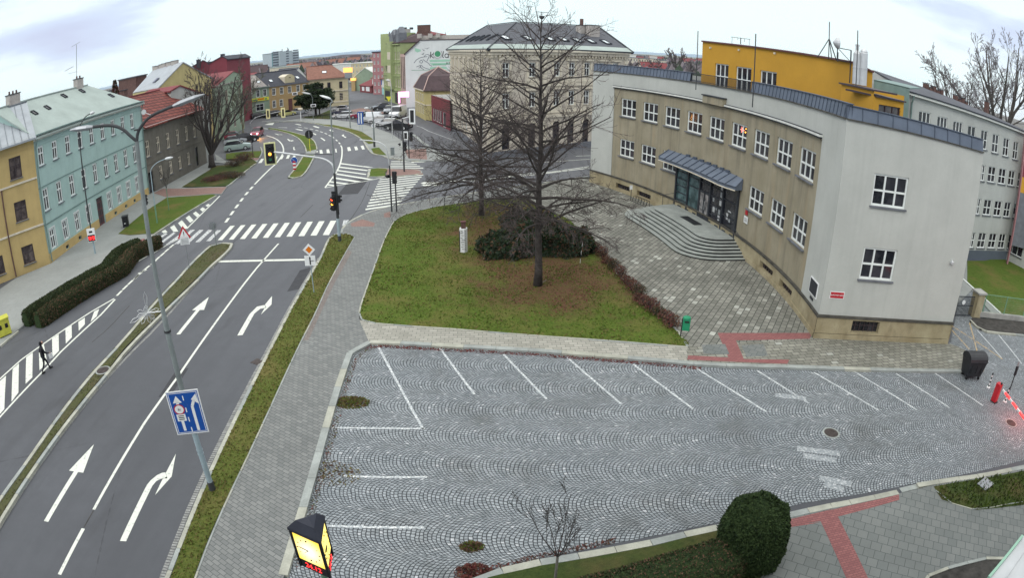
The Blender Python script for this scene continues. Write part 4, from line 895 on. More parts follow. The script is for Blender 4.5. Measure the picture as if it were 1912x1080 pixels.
k=MB_('hill_wood');a=k.noise(.05,6,.8);k.col(k.mix(k.ramp(a,.35,.65),(.030,.028,.040),(.085,.078,.095)));k.rough(1)
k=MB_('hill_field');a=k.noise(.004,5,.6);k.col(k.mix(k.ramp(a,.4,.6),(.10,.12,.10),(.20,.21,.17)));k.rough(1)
# ------------------------------------------------------------------ the school: a concave front along an arc
SC=(-36.57143675,34.8657134);SR=53.347469
F=Arc(SC,SR,30.77/SR,-7.6/SR)
U=lambda s:30.77-s
c0=F.pt(19,0)
school=place('school_building','pale grey school with a curved tan stone front, glazed porch and dark zinc parapet','building',(c0[0],c0[1],0))
cornerN=F.pt(F.L,0);RA=Vector(cornerN[:2]);RB=Vector((25.42,25.88))
FR_=Flat(RA,RB)
ztop=11.85
win_u=[5.67+3.45*i for i in range(9)]
holesT=[(u-1.15,7.68,u+1.15,9.42) for u in win_u]
holesB=[(win_u[i]-1.15,3.74,win_u[i]+1.15,5.42) for i in(0,1,2,6,7,8)]
PU0,PU1=U(16.85),U(6.95)
b=MB('tan_stone','tan_stone')
wall(b,F,U(27.4),U(-4.4),1.48,10.42,holesT+holesB+[(PU0,1.48,PU1,4.95)],off=-.05,reveal=.24)
b.build('stone_front',school)
b=MB('render_pale')
wall(b,F,0,U(27.4),1.48,ztop,off=.0);wall(b,F,U(-4.4),F.L,1.48,ztop,off=.0);wall(b,F,U(27.4),U(-4.4),10.44,ztop,off=.0)
for u in(U(27.4),U(-4.4)):b.poly([F.pt(u,1.48,0),F.pt(u,1.48,-.06),F.pt(u,10.44,-.06),F.pt(u,10.44,0)])
hr=[(1.95,7.66,4.12,9.34),(1.98,3.65,4.12,5.40)]
wall(b,FR_,0,FR_.L,1.48,ztop,hr,off=0,reveal=.16,top=lambda u:ztop-.34*u/FR_.L)
RC=RB+Vector((.19,.98))*22;RD=RA+Vector((.19,.98))*34
b.poly([(RB.x,RB.y,0),(RC.x,RC.y,0),(RC.x,RC.y,11.51),(RB.x,RB.y,11.51)])
farL=F.pt(0,0);BK=(farL[0]+11,farL[1]+9)
b.poly([(farL[0],farL[1],0),(BK[0],BK[1],0),(BK[0],BK[1],ztop),(farL[0],farL[1],ztop)])
b.poly([(BK[0],BK[1],0),(RC.x,RC.y,0),(RC.x,RC.y,11.51),(BK[0],BK[1],ztop)])
b.build('wall',school)
b=MB('slate');pts=[F.pt(u,11.3,-.1) for u in[F.L*i/30 for i in range(31)]]
b.poly(pts+[(RB.x-.1,RB.y+.1,11.3),(RC.x-.1,RC.y,11.3),(BK[0],BK[1]-.1,11.3)]);b.build('flat_roof',school)
b=MB('plinth_stone','ledge_dark')
cells=[(4.35,.42,6.6,.92),(7.83,.42,10.07,.92),(28.4,.48,30.6,.98),(31.8,.48,33.95,.98)]
wall(b,F,0,F.L,.40,1.36,cells,off=.06,reveal=.3,mi2=0);wall(b,F,0,F.L,-.02,.40,off=.11)
wall(b,FR_,-.06,FR_.L,.42,1.36,[(2.15,.55,3.95,1.25)],off=.06,reveal=.3);wall(b,FR_,-.11,FR_.L,-.02,.42,off=.11)
for FF,a0_,a1_ in((F,0,F.L),(FR_,-.11,FR_.L)):
 us=[a0_]+FF.cuts(a0_,a1_)+[a1_]
 for i in range(len(us)-1):b.poly([FF.pt(us[i],.401,.06),FF.pt(us[i],.401,.11),FF.pt(us[i+1],.401,.11),FF.pt(us[i+1],.401,.06)])
b.poly([(RB.x,RB.y,0),(RC.x,RC.y,0),(RC.x,RC.y,1.4),(RB.x,RB.y,1.4)])
e0=FR_.pt(FR_.L,0,.11);e1=(RB.x+.01,RB.y)
b.poly([(e0[0],e0[1],-.02),(e1[0],e1[1],-.02),(e1[0],e1[1],1.36),(e0[0],e0[1],1.36)])
fbox(b,F,0,F.L-.02,1.361,1.49,-.05,.13,1);fbox(b,FR_,-.13,FR_.L+.06,1.361,1.49,-.05,.13,1)
b.build('plinth',school)
for FF,(ua,za,ub,zb) in[(F,c_) for c_ in cells]+[(FR_,(2.15,.55,3.95,1.25))]:
 g=MB('glass','frame_dark');g.poly([FF.pt(ua,za,-.23),FF.pt(ub,za,-.23),FF.pt(ub,zb,-.23),FF.pt(ua,zb,-.23)])
 for i in range(1,6):u=ua+(ub-ua)*i/6;fbox(g,FF,u-.02,u+.02,za,zb,-.2,-.16,1)
 fbox(g,FF,ua,ub,(za+zb)/2-.02,(za+zb)/2+.02,-.22,-.2,1)
 g.build('cellar_window',school)
b=MB('trim_white','frame_black');fbox(b,F,U(27.45),U(-4.45),10.44,10.56,-.05,.20,0);fbox(b,F,U(27.4),U(-4.4),10.34,10.437,-.05,.14,1);fbox(b,F,U(27.45),U(-4.45),10.563,10.60,-.05,.17,1)
b.build('cornice',school)
b=MB('tan_stone','frame_black');fbox(b,F,U(13.1),U(10.0),10.40,10.98,.0,.34,0);fbox(b,F,U(13.2),U(9.9),10.983,11.06,.0,.42,1);b.build('stone_box',school)
for i,h in enumerate(holesT+holesB):
 window(F,school,h,off=-.20,cols=3,rows=(.48,),fw=.11,bw=.10,sill='sill_grey')
for h in hr:window(FR_,school,h,off=-.13,cols=3,rows=(.48,),fw=.10,bw=.10,sill='sill_grey')
w6=win_u[5];b=MB('window_glow','lamp_amber');cx_,cz_=w6+.25,9.02
for k_ in range(6):
 a=k_*pi/3;b.poly([F.pt(cx_,cz_,-.17),F.pt(cx_+.36*cos(a),cz_+.28*sin(a),-.17),F.pt(cx_+.17*cos(a+pi/6),cz_+.14*sin(a+pi/6),-.172)]);b.poly([F.pt(cx_,cz_,-.17),F.pt(cx_+.17*cos(a-pi/6),cz_+.14*sin(a-pi/6),-.172),F.pt(cx_+.36*cos(a),cz_+.28*sin(a),-.17)])
b.box(F.pt(cx_+.5,cz_-.1,-.15),(.06,.06,.08),0,1);b.box(F.pt(cx_+.55,cz_+.15,-.15),(.05,.05,.07),0,1)
st_=F.pt(cx_,cz_,-.17);tag(b.build('window_star'),'lit red star decoration inside an upper window of the school','decoration')
b=MB('zinc','zinc_seam','ledge_dark')
def para(FF,u0,u1,zb,zt,step,off=-.06):
 n=max(1,round((u1-u0)/step))
 for i in range(n):
  a=u0+(u1-u0)*i/n;c=u0+(u1-u0)*(i+1)/n
  za,zc=zb(a),zb(c);ta,tc_=zt(a),zt(c)
  for o in(off,off-.25):
   b.poly([FF.pt(a,za,off if o==off else o),FF.pt(c,zc,off if o==off else o),FF.pt(c,tc_,off-.1 if o==off else o),FF.pt(a,ta,off-.1 if o==off else o)])
  b.poly([FF.pt(a,ta,off-.1),FF.pt(c,tc_,off-.1),FF.pt(c,tc_,off-.25),FF.pt(a,ta,off-.25)])
  p0=Vector(FF.pt(a,za,off+.012));p1=Vector(FF.pt(a,ta,off-.088));b.bar(p0,p1,.045,.045,1)
 us=[u0]+FF.cuts(u0,u1)+[u1]
 for i in range(len(us)-1):b.bar(FF.pt(us[i],zt(us[i])+.02,off-.17),FF.pt(us[i+1],zt(us[i+1])+.02,off-.17),.30,.045,1);b.bar(FF.pt(us[i],zb(us[i])-.03,off+.06),FF.pt(us[i+1],zb(us[i+1])-.03,off+.06),.20,.06,2)
zb1=lambda u:ztop+.05;zt1=lambda u:12.62
para(F,0,U(15.8),zb1,zt1,.52);para(F,U(6.5),F.L-.05,zb1,zt1,.52)
para(FR_,.0,FR_.L,lambda u:ztop+.05-.34*u/FR_.L,lambda u:12.55-.34*u/FR_.L,.92)
for i in range(8):
 a=U(15.8)+(U(6.5)-U(15.8))*i/8;c=U(15.8)+(U(6.5)-U(15.8))*(i+1)/8;b.bar(F.pt(a,ztop+.02,0),F.pt(c,ztop+.02,0),.25,.06,2)
b.build('parapet',school)
b=MB('frame_black')
for i in range(62):
 u=U(15.8)+(U(6.5)-U(15.8))*(i+.5)/62;b.bar(F.pt(u,ztop,-.12),F.pt(u,12.55,-.12),.03)
for i in range(8):
 a=U(15.8)+(U(6.5)-U(15.8))*i/8;c=U(15.8)+(U(6.5)-U(15.8))*(i+1)/8;b.bar(F.pt(a,12.6,-.12),F.pt(c,12.6,-.12),.06);b.bar(F.pt(a,11.98,-.12),F.pt(c,11.98,-.12),.04)
b.build('terrace_railing',school)
# ---- entrance porch
porch=b=MB('frame_black','glass_teal','glass')
zf,zt=1.05,4.72
cols_=[PU0,U(14.9),U(13.0),U(11.3),U(9.25),PU1]
for i in range(5):
 g=MB('glass_teal' if i<2 else 'glass');g.poly([F.pt(cols_[i]+.06,zf,-.02),F.pt(cols_[i+1]-.06,zf,-.02),F.pt(cols_[i+1]-.06,zt,-.02),F.pt(cols_[i]+.06,zt,-.02)]);gp=g.build('porch_pane',school)
for u in cols_:fbox(b,F,u-.09,u+.09,zf,zt,-.04,.10)
fbox(b,F,PU0-.09,PU1+.09,zt,4.95,-.04,.13);fbox(b,F,PU0+.09,PU1-.09,zf,zf+.12,.0,.06)
for k_,(i,n) in enumerate(((0,6),(1,5),(2,5),(3,5),(4,3))):
 for j in range(1,n):
  z=zf+(zt-zf)*j/n
  if i==1 and j<3:continue
  if i==2 and j<4:continue
  fbox(b,F,cols_[i]+.09,cols_[i+1]-.09,z-.03,z+.03,-.01,.05)
b.build('porch_frame',school)
for a_,c_ in((U(12.9),U(12.15)),(U(12.1),U(11.4))):
 d_=MB('frame_black','glass_curtain');fbox(d_,F,a_+.07,c_-.07,zf+.3,zf+2.1,.02,.055,1)
 fbox(d_,F,a_,a_+.07,zf,zf+2.25,.02,.09);fbox(d_,F,c_-.07,c_,zf,zf+2.25,.02,.09);fbox(d_,F,a_+.07,c_-.07,zf,zf+.3,.02,.09);fbox(d_,F,a_+.07,c_-.07,zf+2.1,zf+2.25,.02,.09)
 dd=d_.build('entrance_door',school);h_=MB('steel_light');h_.bar(F.pt(c_-.14 if a_<U(12.5) else a_+.14,zf+.8,.13),F.pt(c_-.14 if a_<U(12.5) else a_+.14,zf+1.5,.13),.035);h_.build('handle',dd)
for i,(s_,z_,w_,h_) in enumerate([(9.55,4.2,.32,.42),(9.6,3.65,.32,.42),(9.65,3.05,.32,.5),(9.7,2.3,.32,.42),(9.72,1.8,.32,.4),(10.75,3.0,.26,.3),(10.6,2.3,.34,.5),(10.2,2.4,.2,.2),(8.4,2.3,.3,.5),(8.0,2.1,.3,.3),(8.1,2.75,.5,.12)]):
 p_=MB('sign_grey' if i%2 else 'steel_light');fbox(p_,F,U(s_)-w_/2,U(s_)+w_/2,z_-h_/2,z_+h_/2,.012,.018);p_.build('notice',school)
b=MB('zinc','zinc_seam','trim_cream');n=12;ua,ub=U(18.35),U(6.55);prof=[]
for i in range(n+1):
 u=ua+(ub-ua)*i/n;t=max(0,(i-(n-2))/2.0);dep=1.05*math.sqrt(max(.12,1-t*t)) if i>n-2 else 1.05
 if i==n:dep=.55
 prof.append((u,dep))
for i in range(n):
 (u0_,d0_),(u1_,d1_)=prof[i],prof[i+1]
 A_,B_=F.pt(u0_,5.62,.0),F.pt(u1_,5.62,.0);C_,D_=F.pt(u1_,5.02,d1_),F.pt(u0_,5.02,d0_)
 slab(b,[A_,B_,C_,D_],.10,0,0);b.bar(Vector(A_)+Vector((0,0,.03)),Vector(D_)+Vector((0,0,.03)),.06,.07,1)
 b.poly([F.pt(u0_,4.76,d0_),F.pt(u1_,4.76,d1_),F.pt(u1_,5.02,d1_),F.pt(u0_,5.02,d0_)],0)
 b.bar(F.pt(u0_,4.74,d0_+.03),F.pt(u1_,4.74,d1_+.03),.06,.07,2)
 b.poly([F.pt(u0_,4.78,0),F.pt(u1_,4.78,0),F.pt(u1_,4.78,d1_),F.pt(u0_,4.78,d0_)],0)
for u_,d_ in(prof[0],prof[-1]):b.poly([F.pt(u_,4.76,0),F.pt(u_,4.76,d_),F.pt(u_,5.02,d_),F.pt(u_,5.62,0)])
for s_ in(15.5,14.4,13.3,12.2,11.2,10.1,9.2):b.bar(F.pt(U(s_),5.66,.06),F.pt(U(s_-.55),5.70,.06),.12,.18,1)
b.build('porch_canopy',school)
def band(u0,u1,D,rad,z0,z1,mb,mi=0,ms=1):
 pts=[(u0,-.1)]
 for k_ in range(7):a=pi-k_/6*pi/2;pts.append((u0+rad+rad*cos(a),D-rad+rad*sin(a)))
 for uu in F.cuts(u0+rad,u1-rad):pts.append((uu,D))
 for k_ in range(7):a=pi/2-k_/6*pi/2;pts.append((u1-rad+rad*cos(a),D-rad+rad*sin(a)))
 pts.append((u1,-.1));back=[(uu,-.1) for uu in reversed(F.cuts(u0,u1))]
 top=[F.pt(a,z1,c) for a,c in pts+back]
 mb.poly(top,mi)
 for i in range(len(pts)-1):
  (a,c),(d,e)=pts[i],pts[i+1]
  mb.poly([F.pt(a,z0,c-.10),F.pt(d,z0,e-.10),F.pt(d,z1-.028,e-.10),F.pt(a,z1-.028,c-.10)],ms)
  mb.poly([F.pt(a,z1-.028,c),F.pt(d,z1-.028,e),F.pt(d,z1,e),F.pt(a,z1,c)],mi)
  mb.poly([F.pt(a,z1-.028,c),F.pt(d,z1-.028,e),F.pt(d,z1-.028,e-.10),F.pt(a,z1-.028,c-.10)],ms)
b=MB('step_stone','step_riser')
for k_ in range(7):
 e=.352*k_;band(U(16.9)-e*1.1,U(6.7)+e,2.70+e,1.5+e*.6,.10 if k_==6 else 1.05-.135*(k_+1),1.05-.135*k_,b)
b.build('steps',school)
m_=MB('black_plastic');m0=F.pt(U(11.75),1.062,1.35);m_.box(m0,(2.5,.75,.02),F.ang(U(11.75)));tag(m_.build('doormat'),'black doormat in front of the school entrance doors','doormat')
for s0_,s1_ in((18.3,16.95),(6.4,5.0)):
 h_=MB('frame_black');h_.tube([F.pt(U(s0_),1.55 if s0_>10 else 1.95,.35),F.pt(U(s1_),2.0 if s0_>10 else 1.5,.35)],.022,6);h_.tube([F.pt(U(s0_),.35 if s0_>10 else 1.95,.35),F.pt(U(s0_),1.55 if s0_>10 else 1.0,.35)],.02,6);h_.tube([F.pt(U(s1_),2.0 if s0_>10 else 1.5,.35),F.pt(U(s1_),2.0 if s0_>10 else 1.5,0)],.02,6)
 h_.build('handrail',school)
b=MB('sign_white','sign_black','sign_red');fbox(b,F,U(5.75),U(5.15),2.65,3.15,.0,.035,0)
for j in range(5):fbox(b,F,U(5.66),U(5.24),3.0-j*.06,3.02-j*.06,.035,.038,1)
fbox(b,F,U(5.68),U(5.3),3.25,3.6,.0,.02,2);o_=b.build('notice_plate');tag(o_,'white notice plate with black lines under a small red crest on the stone wall','sign')
b=MB('frame_black','sign_white');fbox(b,F,U(-5.55),U(-6.85),2.0,2.9,.0,.05,1);fbox(b,F,U(-5.63),U(-6.77),2.07,2.83,.05,.06,0);fbox(b,F,U(-5.9),U(-6.4),1.72,1.86,0,.05,0)
tag(b.build('notice_board'),'small black notice board in a white frame near the building corner','notice board')
sg=place('street_sign','red street name plate with white letters on the pale side wall','sign',FR_.pt(.85,2.6))
b=MB('sign_white','sign_red');fbox(b,FR_,.42,1.30,2.43,2.84,.0,.02,0);fbox(b,FR_,.46,1.26,2.47,2.80,.02,.026,1);b.build('plate',sg)
text('HUSOVO NÁM.',sg,.13,facing(FR_.pt(.86,2.635,.03),(FR_.n.x,FR_.n.y,0)),'sign_white')
b=MB('steel_light');b.lathe(FR_.pt(8.06,5.1,.12),[(.02,-.1),(.12,-.08),(.13,.03),(.03,.1)],12);b.bar(FR_.pt(8.06,5.18,.12),FR_.pt(8.06,5.22,0),.04);tag(b.build('wall_lamp'),'small round wall lamp alone on the pale side wall','lamp')
# ---- orange top storey set back behind the terrace
FO=Arc(SC,SR+4,19.48/SR,-.25/SR)
k4_=(SR+4)/SR
orange=place('orange_storey','orange rooftop storey with white French doors standing on the pale school','building',FO.pt(8,11.3))
UO=lambda s:(19.48-s)*k4_
b=MB('render_orange')
dh=[(UO(17.64),11.35,UO(15.8),13.58),(UO(14.78),11.35,UO(12.69),13.52),(UO(11.52),12.3,UO(9.31),13.46)]
zo=lambda u:15.45-.55*u/FO.L
wall(b,FO,0,FO.L,11.3,15.45,dh,reveal=.2,top=zo)
P0=FO.pt(0,0);P1=FO.pt(FO.L,0);Q0=FO.pt(0,0,-12);Q1=(P1[0]+10,P1[1]+2)
b.poly([(P0[0],P0[1],11.3),(Q0[0],Q0[1],11.3),(Q0[0],Q0[1],15.45),(P0[0],P0[1],15.45)])
E1=AT(('k5',905,700),Vector(P1[:2]).length+1.2)
b.poly([(P1[0],P1[1],11.3),(E1.x,E1.y,11.3),(E1.x,E1.y,14.55),(P1[0],P1[1],14.9)])
b.poly([(E1.x,E1.y,11.3),(E1.x+3,E1.y+10,11.3),(E1.x+3,E1.y+10,14.5),(E1.x,E1.y,14.55)])
b.build('wall',orange)
b=MB('wood_brown');n=20
for i in range(n):u0_,u1_=FO.L*i/n,FO.L*(i+1)/n;b.bar(FO.pt(u0_,zo(u0_)+.06,.02),FO.pt(u1_,zo(u1_)+.06,.02),.30,.13)
b.bar((P0[0],P0[1],15.51),(Q0[0],Q0[1],15.51),.2,.13);b.bar((P1[0],P1[1],14.96),(E1.x,E1.y,14.6),.3,.12)
b.build('roof_edge',orange)
b=MB('slate');b.poly([FO.pt(FO.L*i/12,zo(FO.L*i/12)-.02,-.05) for i in range(13)]+[(E1.x+3,E1.y+10,14.5),(Q0[0],Q0[1],15.4)]);b.build('flat_roof',orange)
window(FO,orange,dh[0],off=-.17,cols=3,rows=(.50,),fw=.1,bw=.09,sill=None);window(FO,orange,dh[1],off=-.17,cols=3,rows=(.50,),fw=.1,bw=.09,sill=None);window(FO,orange,dh[2],off=-.17,cols=3,rows=(),fw=.1,bw=.1,sill='sill_white')
for s_ in(18.3,14.4,9.6):
 b=MB('trim_cream');b.box(FO.pt(UO(s_),14.95,.08),(.16,.14,.16),FO.ang(UO(s_)));b.build('wall_light',orange)
AX=[Vector(F.pt(U(-.6),0,-3)[:2]),Vector(F.pt(U(-4.65),0,-3)[:2])]
FA=Flat(AX[0],AX[1]);FB=Flat(AX[1],AT(('k5',1400,970),AX[1].length+2.2))
annex=place('orange_annex','low orange rooftop annex with dark eaves beneath two steel flues','building',FA.pt(2,11.3))
b=MB('render_orange');wall(b,FA,0,FA.L,11.2,13.45)
uw0=FB.uz(('h1',130,395));uw1=FB.uz(('h1',365,530));hB=(uw0[0],11.6,uw1[0],12.75)
wall(b,FB,0,FB.L,11.2,13.15,[hB],reveal=.15)
a_=FA.pt(0,0,-5);c_=FB.pt(FB.L,0,-5);b.poly([FA.pt(0,11.2),(a_[0],a_[1],11.2),(a_[0],a_[1],13.45),FA.pt(0,13.45)]);b.poly([FB.pt(FB.L,11.2),(c_[0],c_[1],11.2),(c_[0],c_[1],13.15),FB.pt(FB.L,13.15)])
b.build('wall',annex)
b=MB('frame_dark');slab(b,[FA.pt(-.2,13.54,.12),FA.pt(FA.L+.1,13.54,.12),FA.pt(FA.L+.1,13.56,-1.6),FA.pt(-.2,13.56,-1.6)],.1);slab(b,[FB.pt(.1,13.24,.12),FB.pt(FB.L+.1,13.21,.12),FB.pt(FB.L+.1,13.25,-2.5),FB.pt(.1,13.25,-2.5)],.1);b.build('roof',annex)
window(FB,annex,hB,off=-.12,cols=3,rows=(.5,),frame='frame_dark',glass='glass_brown',sill=None)
b=MB('slate_dark');b.box(((FB.pt(FB.L*.45,0,.5))[0],(FB.pt(FB.L*.45,0,.5))[1],11.35),(FB.L*.85,1.0,.5),FB.ang());b.build('skirt',annex)
for(px0,lb,zt_) in((('k5',650,780),'left steel flue with a narrow cap rising from the orange annex',0),(('k5',755,810),'right steel flue with a domed cap rising from the orange annex',1)):
 v=AT(px0,AX[0].length+.5);t=place('flue',lb,'chimney',(v.x,v.y,13.6),'steel flues on the orange annex');top_=HT(('k5',655,330) if not zt_ else('k5',755,335),v)
 b=MB('steel_light','steel');b.lathe((v.x,v.y,13.6),[(.26,0),(.26,(top_-13.6)*.52),(.275,(top_-13.6)*.52+.01),(.275,(top_-13.6)*.56),(.26,(top_-13.6)*.56+.01),(.26,top_-13.6)],18);b.build('pipe',t)
 b=MB('steel_light','steel');b.lathe((v.x,v.y,top_),[(.26,0),(.12,.22),(.12,.5),(.15,.5),(.15,.6)] if not zt_ else[(.27,0),(.27,.04),(.24,.10),(.24,.14),(.26,.15),(.2,.27),(.08,.35)],18);b.build('cap',t)
v=AT(('k5',600,790),AX[0].length+.9);b=MB('frame_black')
fr=[('k5',520,270),('k5',610,285),('k5',600,470),('k5',530,465)];pz=[(v.x+dx,v.y-dx*.2,HT(p_,v)) for p_,dx in zip(fr,(-1.15,-.2,-.2,-1.15))]
for i in range(4):b.bar(pz[i],pz[(i+1)%4],.05)
b.bar(pz[0],pz[2],.035);b.bar((v.x-.25,v.y,13.6),(v.x-.25,v.y,pz[1][2]),.05);b.bar((v.x+.5,v.y-.1,13.6),(v.x+.5,v.y-.1,pz[1][2]-.1),.05);tag(b.build('flue_bracket'),'dark steel bracket frame beside the steel flues','bracket')
def aerial(name,label,p,dist,z0,tripod=False,dish=False,top=None,arms=()):
 v=AT(p,dist);zt_=HT(top,v);t=place(name,label,'antenna',(v.x,v.y,z0));b=MB('pole_dark','steel_light')
 b.tube([(v.x,v.y,z0),(v.x,v.y,zt_)],.035,6)
 if tripod:
  for a in(.3,2.4,4.5):b.bar((v.x+.75*cos(a),v.y+.75*sin(a),z0),(v.x,v.y,z0+1.3),.05)
 for h,l,an in arms:b.bar((v.x-l*cos(an),v.y-l*sin(an),zt_-h),(v.x+l*cos(an),v.y+l*sin(an),zt_-h),.03);[b.bar((v.x+l*cos(an)*f,v.y+l*sin(an)*f,zt_-h),(v.x+l*cos(an)*f,v.y+l*sin(an)*f,zt_-h-.55*abs(f)),.02) for f in(-.9,-.3,.4,.9)]
 b.build('mast',t)
 if dish:
  b=MB('steel_light');c=Vector((v.x+.45,v.y-.1,HT(('k5',270,150),v)));b.tube([c+Vector((-.18,0,0)),c+Vector((0,-.02,0)),c+Vector((.12,-.04,0)),c+Vector((.18,-.05,0))],[.08,.30,.38,.38],14);b.build('dish',t)
 return t
aerial('antenna','rooftop antenna on a tripod with a white dish on the orange storey',('k5',225,400),40,14.9,True,True,('px',1547,40))
aerial('antenna','low T-shaped aerial with short drooping arms on the orange roof',('h8',745,390),44,15.2,top=('h8',745,270),arms=((.03,.75,.1),))
aerial('lightning_rod','thin dark rod on the terrace in front of the French doors',('px',1406,180),36.5,11.4,top=('px',1405.5,62))
aerial('lightning_rod','thin dark rod at the terrace rail left of the orange wall',('px',1300,150),49,11.4,top=('px',1300,57))
aerial('lightning_rod','very thin rod rising behind the steel flues',('px',1600,120),38,13.5,top=('px',1599,56))
aerial('antenna','small bent aerial between the tripod antenna and the flues',('k5',370,400),39,14.8,top=('k5',372,310),arms=())
# ---- long wing behind on the right
W0=Vector((44.23,41.905));wd=Vector((cos(R(5)),sin(R(5))));FW=Flat(W0+wd*-14.1,W0+wd*9.5)
o_=14.1
wing=place('school_wing','pale three-storey wing with a slate roof behind the school on the right','building',FW.pt(8,0))
b=MB('render_grey','dark_band')
ev=lambda u:13.83-.046*u
hs=[]
for x0_,x1_ in((580,712),(788,900),(965,1070),(1130,1218),(1278,1352),(1408,1478),(1530,1594),(1642,1698),(1752,1800)):
 a_,c_=FW.uz(('h1',x0_,495+(x0_-580)*.315))[0],FW.uz(('h1',x1_,495+(x1_-580)*.315))[0];hs.append((a_,ev(a_)-3.05,c_,ev(a_)-1.35))
for x0_,x1_ in((318,368),(408,490),(528,606),(640,708),(745,800)):
 a_,c_=FW.uz(('h2',x0_,300))[0],FW.uz(('h2',x1_,320))[0];hs+=[(a_-.1,z_,c_-.1,z_+1.45) for z_ in(7.45,4.35,1.2)]
a_=hs[9][0];hs+=[(a_-2.1-k_*2.1,z_,a_-.95-k_*2.1,z_+1.45) for k_ in range(2) for z_ in(7.45,4.35,1.2)]
wall(b,FW,0,FW.L,0,13.5,hs,reveal=.16,top=lambda u:ev(u)-.03)
e_=FW.pt(0,0,-11);f_=FW.pt(FW.L,0,-11)
b.poly([FW.pt(0,0),(e_[0],e_[1],0),(e_[0],e_[1],13.8),FW.pt(0,13.8)]);b.poly([FW.pt(FW.L,0),(f_[0],f_[1],0),(f_[0],f_[1],12.7),FW.pt(FW.L,12.7)])
b.build('wall',wing)
b=MB('dark_band');fbox(b,FW,0,FW.L,0,.95,.0,.05);b.build('plinth',wing)
for h in hs:window(FW,wing,h,off=-.13,cols=2 if h[0]>7 else 3,rows=(.48,),fw=.07,bw=.07,sill='sill_grey')
rdg=[(0,0)]
b=MB('slate','trim_white','frame_black')
def ridge_z(p,off):
 FF=Flat(FW.pt(0,0,-off)[:2],FW.pt(FW.L,0,-off)[:2]);return FF.uz(p)
ra,rb=ridge_z(('h1',60,62),5.5),ridge_z(('h1',1740,735),5.5)
R0=FW.pt(ra[0],ra[1],-5.5);R1=FW.pt(max(rb[0],FW.L),min(rb[1],15.2),-5.5)
slab(b,[FW.pt(-.3,ev(0),.35),FW.pt(FW.L+.3,ev(FW.L),.35),R1,R0],.12);slab(b,[FW.pt(-.3,ev(0),-11.3),FW.pt(FW.L+.3,ev(FW.L),-11.3),R1,R0],.12)
b.bar(FW.pt(-.3,ev(0)-.2,.28),FW.pt(FW.L+.3,ev(FW.L)-.2,.28),.14,.2,1);b.bar(FW.pt(-.3,ev(0)-.06,.38),FW.pt(FW.L+.3,ev(FW.L)-.06,.38),.12,.1,2)
b.build('roof',wing)
b=MB('render_grey');b.poly([FW.pt(0,13.75,-.02),FW.pt(0,13.75,-10.9),R0]);b.build('gable',wing)
b=MB('trim_green');b.tube([FW.pt(.25,ev(0)-.3,.35),FW.pt(.25,12.9,.1),FW.pt(.25,3,.1)],.07,8);b.build('downpipe',wing)
for p_,lb,n_ in((('h1',760,250),'row of red brick chimney pots on the slate ridge',5),(('h1',1060,370),'cluster of dark brick chimneys half way along the slate ridge',4),(('h1',1350,470),'tall narrow dark red chimney on the slate roof in front of the tree',1)):
 FF=Flat(FW.pt(0,0,-5.5)[:2],FW.pt(FW.L,0,-5.5)[:2]);u_,z_=FF.uz(p_)
 c=FF.pt(u_,0);zb_=14.0 if n_>1 else 13.6
 for k_ in range(n_):b=MB('brick_dark','frame_black');cc=FF.pt(u_+(k_-n_/2)*.55,0);hh=(.72,.45,.62,.38,.5)[k_] if n_>1 else 1.4;zr_=R0[2]+(R1[2]-R0[2])*min(1,max(0,(u_-ra[0])/(FW.L-ra[0])));b.box((cc[0],cc[1],zr_+hh/2-.3),(.42,.5,hh+.3),FF.ang());b.box((cc[0],cc[1],zr_+hh-.1),(.5,.58,.07),FF.ang(),1);b.build('chimney',wing)['label']=lb
b=MB('trim_green','render_grey');v0,v1=AT(('h1',70,190),47),AT(('h1',470,290),46)
z00,z01=HT(('h1',70,170),v0),HT(('h1',480,265),v1);z10,z11=HT(('h1',70,240),v0),HT(('h1',440,320),v1)
fl_=Flat(v0,v1);b.poly([fl_.pt(0,z10-2),fl_.pt(fl_.L,z11-2),fl_.pt(fl_.L,z01),fl_.pt(0,z00)]);slab(b,[fl_.pt(0,z00,0),fl_.pt(fl_.L,z01,0),fl_.pt(fl_.L,z01+.2,-3),fl_.pt(0,z00+.2,-3)],.1,0)
b.build('link_roof',wing)
an0=Vector((47.3,43.2));FN=Flat(G(('e8',822,300)),G(('e8',1060,425)));anx=place('low_annex','low flat-roofed annex with a wide dark window at the far right edge','building',FN.pt(1,0))
zan=HT(('h2',610,745),G(('e8',822,300)))
wn=FN.uz(('e8',875,235)),FN.uz(('e8',905,85)),FN.uz(('e8',1030,300));hN=(wn[1][0],wn[0][1],wn[1][0]+2.2,wn[1][1])
FN2=Flat(FN.a,FN.a+FN.d*(FN.L+6))
b=MB('render_grey','zinc','panel_teal');wall(b,FN2,0,FN2.L,0,zan,[hN],reveal=.15);b.poly([FN2.pt(0,0),FN2.pt(0,0,-8),FN2.pt(0,zan,-8),FN2.pt(0,zan)]);b.poly([FN2.pt(0,zan),FN2.pt(FN2.L,zan),FN2.pt(FN2.L,zan,-8),FN2.pt(0,zan,-8)],1);b.build('wall',anx)
fb=MB('frame_black');fbox(fb,FN2,0,FN2.L,zan-.5,zan+.05,.0,.06);fb.build('fascia',anx)
window(FN2,anx,hN,off=-.12,cols=3,rows=(),fw=.06,bw=.06,frame='frame_white')
b=MB('trim_green','steel');v=FN2.pt(.3,zan);b.box((v[0],v[1],zan+.35),(.7,.7,.7));b.box((v[0]+.9,v[1]-.4,zan+.2),(.6,.5,.4),0,1);b.build('vent',anx)
v=AT(('h2',785,300),62);hb_=place('panelled_building','building with red, orange and purple facade panels at the extreme right edge','building',(v.x,v.y,0))
fz=Flat(v,v+Vector((6,-3.0)))
